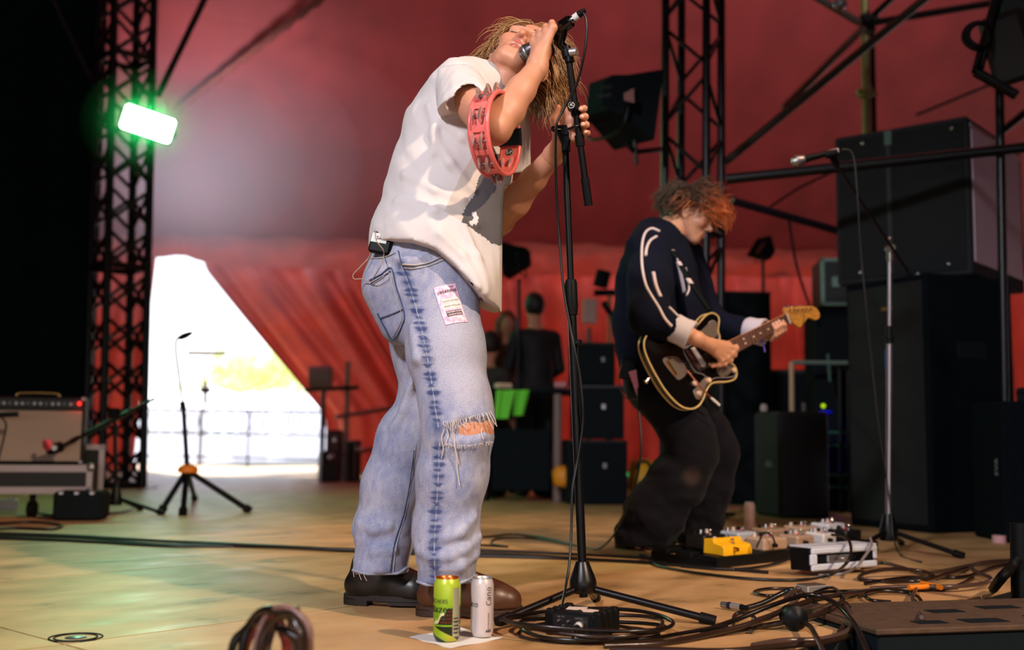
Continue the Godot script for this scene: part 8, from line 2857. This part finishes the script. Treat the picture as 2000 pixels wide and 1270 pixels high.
# ---------------------------------------------------------------- collects shapes into one mesh
class MB:
	var v := PackedVector3Array()
	var n := PackedVector3Array()
	var t := PackedVector2Array()
	var c := PackedColorArray()
	var ix := PackedInt32Array()
	var xf := Transform3D.IDENTITY
	var col := Color.WHITE
	var colored := false

	func vert(p: Vector3, nn: Vector3, uv := Vector2.ZERO) -> int:
		v.append(xf * p)
		n.append((xf.basis * nn).normalized())
		t.append(uv)
		c.append(col)
		return v.size() - 1

	func tri(a: int, b: int, d: int) -> void:
		var g := (v[b] - v[a]).cross(v[d] - v[a])
		if g.dot(n[a] + n[b] + n[d]) > 0.0:
			ix.append(a); ix.append(d); ix.append(b)
		else:
			ix.append(a); ix.append(b); ix.append(d)

	func quad(a: int, b: int, d: int, e: int) -> void:
		tri(a, b, d)
		tri(a, d, e)

	func face(pts: Array, out: Vector3) -> void:     # a flat convex polygon that looks along out
		var g: Vector3 = (pts[1] - pts[0]).cross(pts[2] - pts[0]).normalized()
		if g.dot(out) < 0.0: g = -g
		var first := v.size()
		for p in pts: vert(p, g)
		for i in range(1, pts.size() - 1): tri(first, first + i, first + i + 1)

	func box(center: Vector3, size: Vector3, bevel := 0.0) -> MB:
		var h := size / 2.0
		var b := minf(bevel, minf(h.x, minf(h.y, h.z)) * 0.9)
		for ax in 3:
			var u := (ax + 1) % 3
			var w := (ax + 2) % 3
			for s in [-1.0, 1.0]:
				var pts := []
				for q in [[-1, -1], [1, -1], [1, 1], [-1, 1]]:
					var p := Vector3.ZERO
					p[ax] = s * h[ax]
					p[u] = q[0] * (h[u] - b)
					p[w] = q[1] * (h[w] - b)
					pts.append(center + p)
				var o := Vector3.ZERO
				o[ax] = s
				face(pts, o)
				if b > 0.0:
					for s2 in [-1.0, 1.0]:
						var e := []
						for q in [[0, -1], [0, 1], [1, 1], [1, -1]]:
							var p := Vector3.ZERO
							p[ax] = s * (h[ax] - (b if q[0] else 0.0))
							p[u] = s2 * (h[u] - (0.0 if q[0] else b))
							p[w] = q[1] * (h[w] - b)
							e.append(center + p)
						var o2 := Vector3.ZERO
						o2[ax] = s
						o2[u] = s2
						face(e, o2)
		if b > 0.0:
			for sx in [-1.0, 1.0]:
				for sy in [-1.0, 1.0]:
					for sz in [-1.0, 1.0]:
						var s := Vector3(sx, sy, sz)
						var k := h - Vector3.ONE * b
						face([center + s * Vector3(h.x, k.y, k.z), center + s * Vector3(k.x, h.y, k.z), center + s * Vector3(k.x, k.y, h.z)], s)
		return self

	func tube(pts: PackedVector3Array, radius, sides := 8, caps := true, flat := 1.0) -> MB:
		var m := pts.size()
		if m < 2: return self
		var dir := (pts[1] - pts[0]).normalized()
		var x := (Vector3.UP if absf(dir.y) < 0.9 else Vector3.RIGHT).cross(dir).normalized()
		var first := v.size()
		var length := 0.0
		for i in m:
			var d := (pts[mini(i + 1, m - 1)] - pts[maxi(i - 1, 0)]).normalized()
			x = (x - d * x.dot(d)).normalized()
			var y := d.cross(x)
			var r: float = radius[i] if radius is Array or radius is PackedFloat32Array else radius
			if i > 0: length += (pts[i] - pts[i - 1]).length()
			for k in sides + 1:
				var a := TAU * k / sides
				var o := x * cos(a) + y * sin(a) * flat
				vert(pts[i] + o * r, o, Vector2(float(k) / sides, length))
		for i in m - 1:
			for k in sides:
				var a := first + i * (sides + 1) + k
				quad(a, a + 1, a + sides + 2, a + sides + 1)
		if caps:
			for e in [0, m - 1]:
				var o: Vector3 = (pts[0] - pts[1]) if e == 0 else (pts[m - 1] - pts[m - 2])
				var s := v.size()
				for k in sides:
					var q := first + int(e) * (sides + 1) + k
					v.append(v[q])
					n.append((xf.basis * o).normalized())
					t.append(t[q])
					c.append(col)
				for k in range(1, sides - 1): tri(s, s + k, s + k + 1)
		return self

	func rod(a: Vector3, b: Vector3, r: float, sides := 8, r2 := -1.0) -> MB:
		return tube(PackedVector3Array([a, b]), [r, r if r2 < 0.0 else r2], sides)

	func lathe(prof: Array, segs := 24, at := Transform3D.IDENTITY, squash := 1.0) -> MB:    # Vector2(radius, height) from below upwards
		var keep := xf
		xf = xf * at
		var m := prof.size()
		for i in m - 1:
			var a: Vector2 = prof[i]
			var b: Vector2 = prof[i + 1]
			var e := (b - a)
			if e.length() < 1e-6: continue
			var na := Vector2(e.y, -e.x).normalized()
			var n0 := na
			var n1 := na
			if i > 0:
				var q: Vector2 = a - prof[i - 1]
				var nq := Vector2(q.y, -q.x).normalized()
				if nq.dot(na) > 0.7: n0 = (nq + na).normalized()
			if i < m - 2:
				var q2: Vector2 = prof[i + 2] - b
				var nq2 := Vector2(q2.y, -q2.x).normalized()
				if nq2.dot(na) > 0.7: n1 = (nq2 + na).normalized()
			var first := v.size()
			for k in segs + 1:
				var w := TAU * k / segs
				var o := Vector3(cos(w), 0, sin(w) * squash)
				vert(Vector3(o.x * a.x, a.y, o.z * a.x), Vector3(o.x * n0.x, n0.y, o.z * n0.x), Vector2(float(k) / segs, a.y))
				vert(Vector3(o.x * b.x, b.y, o.z * b.x), Vector3(o.x * n1.x, n1.y, o.z * n1.x), Vector2(float(k) / segs, b.y))
			for k in segs:
				var s := first + k * 2
				quad(s, s + 2, s + 3, s + 1)
		xf = keep
		return self

	func ball(center: Vector3, r: Vector3, segs := 14, rings := 9) -> MB:
		var first := v.size()
		for i in rings + 1:
			var a := PI * i / rings - PI / 2
			for k in segs + 1:
				var w := TAU * k / segs
				var o := Vector3(cos(a) * cos(w), sin(a), cos(a) * sin(w))
				vert(center + o * r, (o / r).normalized(), Vector2(float(k) / segs, float(i) / rings))
		for i in rings:
			for k in segs:
				var s := first + i * (segs + 1) + k
				quad(s, s + 1, s + segs + 2, s + segs + 1)
		return self

	func prism(poly: PackedVector2Array, depth: float, bevel := 0.0, at := Transform3D.IDENTITY) -> MB:    # outline in x, y; thick along z
		var keep := xf
		xf = xf * at
		var area := 0.0
		for i in poly.size():
			area += poly[i].cross(poly[(i + 1) % poly.size()])
		if area < 0.0:
			poly = poly.duplicate()
			poly.reverse()
		var m := poly.size()
		var inner := PackedVector2Array()
		var outs := PackedVector2Array()
		for i in m:
			var e0 := (poly[i] - poly[(i + m - 1) % m]).normalized()
			var e1 := (poly[(i + 1) % m] - poly[i]).normalized()
			var o := (Vector2(e0.y, -e0.x) + Vector2(e1.y, -e1.x)).normalized()
			outs.append(o)
			inner.append(poly[i] - o * bevel)
		var z := depth / 2.0
		var zb := z - bevel
		var cap := Geometry2D.triangulate_polygon(inner)
		for s in [1.0, -1.0]:
			var first := v.size()
			for p in inner: vert(Vector3(p.x, p.y, z * s), Vector3(0, 0, s), p)
			for i in range(0, cap.size(), 3): tri(first + cap[i], first + cap[i + 1], first + cap[i + 2])
		var rings := [[inner, z], [poly, zb], [poly, -zb], [inner, -z]] if bevel > 0.0 else [[poly, z], [poly, -z]]
		for k in rings.size() - 1:
			for i in m:
				var j := (i + 1) % m
				var a: PackedVector2Array = rings[k][0]
				var b: PackedVector2Array = rings[k + 1][0]
				var e := (poly[j] - poly[i]).normalized()
				var tilt := (1.0 if k == 0 else -1.0) if rings.size() > 2 and k != 1 else 0.0
				var same0 := outs[i].dot(Vector2(e.y, -e.x)) > 0.9
				var same1 := outs[j].dot(Vector2(e.y, -e.x)) > 0.9
				var o0 := outs[i] if same0 else Vector2(e.y, -e.x)
				var o1 := outs[j] if same1 else Vector2(e.y, -e.x)
				var q0 := vert(Vector3(a[i].x, a[i].y, rings[k][1]), Vector3(o0.x, o0.y, tilt))
				var q1 := vert(Vector3(a[j].x, a[j].y, rings[k][1]), Vector3(o1.x, o1.y, tilt))
				var q2 := vert(Vector3(b[j].x, b[j].y, rings[k + 1][1]), Vector3(o1.x, o1.y, tilt))
				var q3 := vert(Vector3(b[i].x, b[i].y, rings[k + 1][1]), Vector3(o0.x, o0.y, tilt))
				quad(q0, q1, q2, q3)
		xf = keep
		return self

	func sheet(rows: Array, thick := 0.0, out := Vector3.ZERO) -> MB:     # rows of points, smooth; with a thickness it gets a back and edges
		var r := rows.size()
		var w: int = rows[0].size()
		var nn := []
		for i in r:
			var line := PackedVector3Array()
			for k in w:
				var a: Vector3 = rows[i][mini(k + 1, w - 1)] - rows[i][maxi(k - 1, 0)]
				var b: Vector3 = rows[mini(i + 1, r - 1)][k] - rows[maxi(i - 1, 0)][k]
				var g := a.cross(b).normalized()
				if out != Vector3.ZERO and g.dot(out) < 0.0: g = -g
				line.append(g)
			nn.append(line)
		for s in ([0.0] if thick <= 0.0 else [0.0, 1.0]):
			var first := v.size()
			for i in r:
				for k in w:
					var g: Vector3 = nn[i][k]
					vert(rows[i][k] - g * thick * s, g if s == 0.0 else -g, Vector2(float(k) / (w - 1), float(i) / (r - 1)))
			for i in r - 1:
				for k in w - 1:
					var a := first + i * w + k
					quad(a, a + 1, a + w + 1, a + w)
		if thick > 0.0:
			var edge := []
			for k in w: edge.append([0, k])
			for i in range(1, r): edge.append([i, w - 1])
			for k in range(w - 2, -1, -1): edge.append([r - 1, k])
			for i in range(r - 2, -1, -1): edge.append([i, 0])
			var mid: Vector3 = rows[r / 2][w / 2]
			for i in edge.size() - 1:
				var p: Vector3 = rows[edge[i][0]][edge[i][1]]
				var q: Vector3 = rows[edge[i + 1][0]][edge[i + 1][1]]
				var g0: Vector3 = nn[edge[i][0]][edge[i][1]]
				var g1: Vector3 = nn[edge[i + 1][0]][edge[i + 1][1]]
				if (p - q).length() > 1e-6: face([p, q, q - g1 * thick, p - g0 * thick], (p + q) / 2 - mid)
		return self

	func arrays(a: Array, how: Callable) -> MB:      # a ready mesh's triangles, each point put through how(point) -> [point, normal]
		var first := v.size()
		var p: PackedVector3Array = a[Mesh.ARRAY_VERTEX]
		for q in p:
			var k: Array = how.call(q)
			vert(k[0], k[1])
		for i: int in a[Mesh.ARRAY_INDEX]: ix.append(first + i)
		return self

	func text(a: Array, place: Transform3D) -> MB:
		return arrays(a, func(q: Vector3): return [place * q, place.basis.z])

	func mesh(origin := Vector3.ZERO) -> ArrayMesh:
		var a := []
		a.resize(Mesh.ARRAY_MAX)
		var p := v.duplicate()
		if origin != Vector3.ZERO:
			for i in p.size(): p[i] -= origin
		a[Mesh.ARRAY_VERTEX] = p
		a[Mesh.ARRAY_NORMAL] = n
		a[Mesh.ARRAY_TEX_UV] = t
		if colored: a[Mesh.ARRAY_COLOR] = c
		a[Mesh.ARRAY_INDEX] = ix
		var m := ArrayMesh.new()
		m.add_surface_from_arrays(Mesh.PRIMITIVE_TRIANGLES, a)
		return m


# ---------------------------------------------------------------- a distance field on a grid, meshed as surface nets
class Field:
	var lo: Vector3
	var nx: int
	var ny: int
	var nz: int
	var h: float
	var f := PackedFloat32Array()

	func _init(a: Vector3, b: Vector3, cell: float) -> void:
		lo = a
		h = cell
		nx = int((b.x - a.x) / h) + 2
		ny = int((b.y - a.y) / h) + 2
		nz = int((b.z - a.z) / h) + 2
		f.resize(nx * ny * nz)
		f.fill(1.0)

	# tapered capsule; sq squeezes it along the direction thin (sq > 1 is thinner); cut takes it away instead
	func cap(a: Vector3, b: Vector3, ra: float, rb: float, k := 0.02, cut := false, thin := Vector3.ZERO, sq := 1.0) -> void:
		var big := maxf(ra, rb) + k + 2.0 * h
		var p0 := ((a.min(b) - Vector3.ONE * big - lo) / h).floor()
		var p1 := ((a.max(b) + Vector3.ONE * big - lo) / h).ceil()
		var x0 := maxi(int(p0.x), 0)
		var x1 := mini(int(p1.x), nx - 1)
		var y0 := maxi(int(p0.y), 0)
		var y1 := mini(int(p1.y), ny - 1)
		var z0 := maxi(int(p0.z), 0)
		var z1 := mini(int(p1.z), nz - 1)
		var s := sq - 1.0
		thin = thin.normalized()
		var ba := b - a
		ba += thin * (ba.dot(thin) * s)
		var inv := 1.0 / maxf(ba.length_squared(), 1e-9)
		var dr := rb - ra
		for z in range(z0, z1 + 1):
			for y in range(y0, y1 + 1):
				var i := (z * ny + y) * nx + x0
				var p := lo + Vector3(x0, y, z) * h - a
				for x in range(x0, x1 + 1):
					var q := p
					if s != 0.0: q = p + thin * (p.dot(thin) * s)
					var t := clampf(q.dot(ba) * inv, 0.0, 1.0)
					var d := (q - ba * t).length() - ra - dr * t
					if cut: d = -d
					var o := f[i]
					if cut:
						if d > o - k:
							var e := maxf(k - absf(d - o), 0.0)
							f[i] = maxf(d, o) + e * e / (4.0 * k)
					elif d < o + k:
						var e := maxf(k - absf(d - o), 0.0)
						f[i] = minf(d, o) + -e * e / (4.0 * k)
					i += 1
					p.x += h

	func ell(center: Vector3, r: Vector3, basis := Basis.IDENTITY, k := 0.02, cut := false) -> void:
		var inv := basis.transposed()
		var m := maxf(r.x, maxf(r.y, r.z))
		var big := m + k + 2.0 * h
		var p0 := ((center - Vector3.ONE * big - lo) / h).floor()
		var p1 := ((center + Vector3.ONE * big - lo) / h).ceil()
		var mn := minf(r.x, minf(r.y, r.z))
		for z in range(maxi(int(p0.z), 0), mini(int(p1.z), nz - 1) + 1):
			for y in range(maxi(int(p0.y), 0), mini(int(p1.y), ny - 1) + 1):
				for x in range(maxi(int(p0.x), 0), mini(int(p1.x), nx - 1) + 1):
					var q := inv * (lo + Vector3(x, y, z) * h - center)
					var u := q / r
					var l := u.length()
					var g := (u / r).length()
					var d := l * (l - 1.0) / g if g > 1e-6 else -mn
					var i := (z * ny + y) * nx + x
					var o := f[i]
					if cut:
						d = -d
						if d > o - k:
							var e := maxf(k - absf(d - o), 0.0)
							f[i] = maxf(d, o) + e * e / (4.0 * k)
					elif d < o + k:
						var e := maxf(k - absf(d - o), 0.0)
						f[i] = minf(d, o) - e * e / (4.0 * k)

	func chain(pts: Array, radii: Array, k := 0.02, cut := false, thin := Vector3.ZERO, sq := 1.0) -> void:
		for i in pts.size() - 1:
			cap(pts[i], pts[i + 1], radii[i], radii[i + 1], k, cut, thin, sq)

	func trim(how: Callable) -> void:     # how(p) > 0 is taken away
		var i := 0
		for z in nz:
			for y in ny:
				for x in nx:
					if f[i] < 0.06: f[i] = maxf(f[i], how.call(lo + Vector3(x, y, z) * h))
					i += 1

	func bend(how: Callable, band := 0.03) -> void:    # adds how(p) to the distance near the surface
		var i := 0
		for z in nz:
			for y in ny:
				for x in nx:
					if absf(f[i]) < band: f[i] += how.call(lo + Vector3(x, y, z) * h)
					i += 1

	func sample(p: Vector3) -> float:
		var q := (p - lo) / h
		var x := int(q.x)
		var y := int(q.y)
		var z := int(q.z)
		if q.x < 0.0 or q.y < 0.0 or q.z < 0.0 or x >= nx - 1 or y >= ny - 1 or z >= nz - 1: return 1.0
		var u := q.x - x
		var w := q.y - y
		var s := q.z - z
		var i := (z * ny + y) * nx + x
		var j := i + nx * ny
		return lerpf(lerpf(lerpf(f[i], f[i + 1], u), lerpf(f[i + nx], f[i + nx + 1], u), w), lerpf(lerpf(f[j], f[j + 1], u), lerpf(f[j + nx], f[j + nx + 1], u), w), s)

	func grad(p: Vector3) -> Vector3:
		var e := h * 0.7
		return Vector3(sample(p + Vector3(e, 0, 0)) - sample(p - Vector3(e, 0, 0)), sample(p + Vector3(0, e, 0)) - sample(p - Vector3(0, e, 0)), sample(p + Vector3(0, 0, e)) - sample(p - Vector3(0, 0, e))).normalized()

	func hit(from: Vector3, dir: Vector3, far := 40.0) -> Vector3:    # first point of the surface along a line
		var d := dir.normalized()
		var t := 0.0
		var c := lo + Vector3(nx, ny, nz) * h / 2
		t = maxf((c - from).dot(d) - (Vector3(nx, ny, nz) * h).length() / 2, 0.0)
		var was := 1.0
		while t < far:
			var s := sample(from + d * t)
			if s < 0.0: return from + d * (t - h * 0.5 * (-s / maxf(was - s, 1e-6)))
			was = s
			t += clampf(absf(s) * 0.7, h * 0.25, h * 0.5)
		return Vector3.INF

	func mesh_into(mb: MB, paint = null) -> void:     # paint(p, n) -> Color, uv by unwrap
		var cell := PackedInt32Array()
		cell.resize(nx * ny * nz)
		cell.fill(-1)
		var sx := 1
		var sy := nx
		var sz := nx * ny
		var band := 2.0 * h
		var offs := [0, sx, sy, sx + sy, sz, sx + sz, sy + sz, sx + sy + sz]
		var pos := [Vector3(0, 0, 0), Vector3(1, 0, 0), Vector3(0, 1, 0), Vector3(1, 1, 0), Vector3(0, 0, 1), Vector3(1, 0, 1), Vector3(0, 1, 1), Vector3(1, 1, 1)]
		var edges := [[0, 1], [2, 3], [4, 5], [6, 7], [0, 2], [1, 3], [4, 6], [5, 7], [0, 4], [1, 5], [2, 6], [3, 7]]
		var active := PackedInt32Array()
		for z in nz - 1:
			for y in ny - 1:
				var i := (z * ny + y) * nx
				for x in nx - 1:
					if absf(f[i]) < band:
						var inside := 0
						for o: int in offs:
							if f[i + o] < 0.0: inside += 1
						if inside > 0 and inside < 8:
							var sum := Vector3.ZERO
							var cnt := 0
							for e: Array in edges:
								var a := f[i + offs[e[0]]]
								var b := f[i + offs[e[1]]]
								if (a < 0.0) != (b < 0.0):
									var pa: Vector3 = pos[e[0]]
									var pb: Vector3 = pos[e[1]]
									sum += pa.lerp(pb, a / (a - b))
									cnt += 1
							var p := lo + (Vector3(x, y, z) + sum / cnt) * h
							var nn := grad(p)
							if paint != null: mb.col = paint.call(p, nn)
							cell[i] = mb.vert(p, nn)
							active.append(i)
					i += 1
		for i in active:
			var a := f[i] < 0.0
			for e in [[sx, sy, sz], [sy, sz, sx], [sz, sx, sy]]:
				if (f[i + e[0]] < 0.0) != a:
					var i1: int = i - e[1]
					var i2: int = i - e[1] - e[2]
					var i3: int = i - e[2]
					if i2 >= 0 and cell[i1] >= 0 and cell[i2] >= 0 and cell[i3] >= 0:
						mb.quad(cell[i], cell[i1], cell[i2], cell[i3])
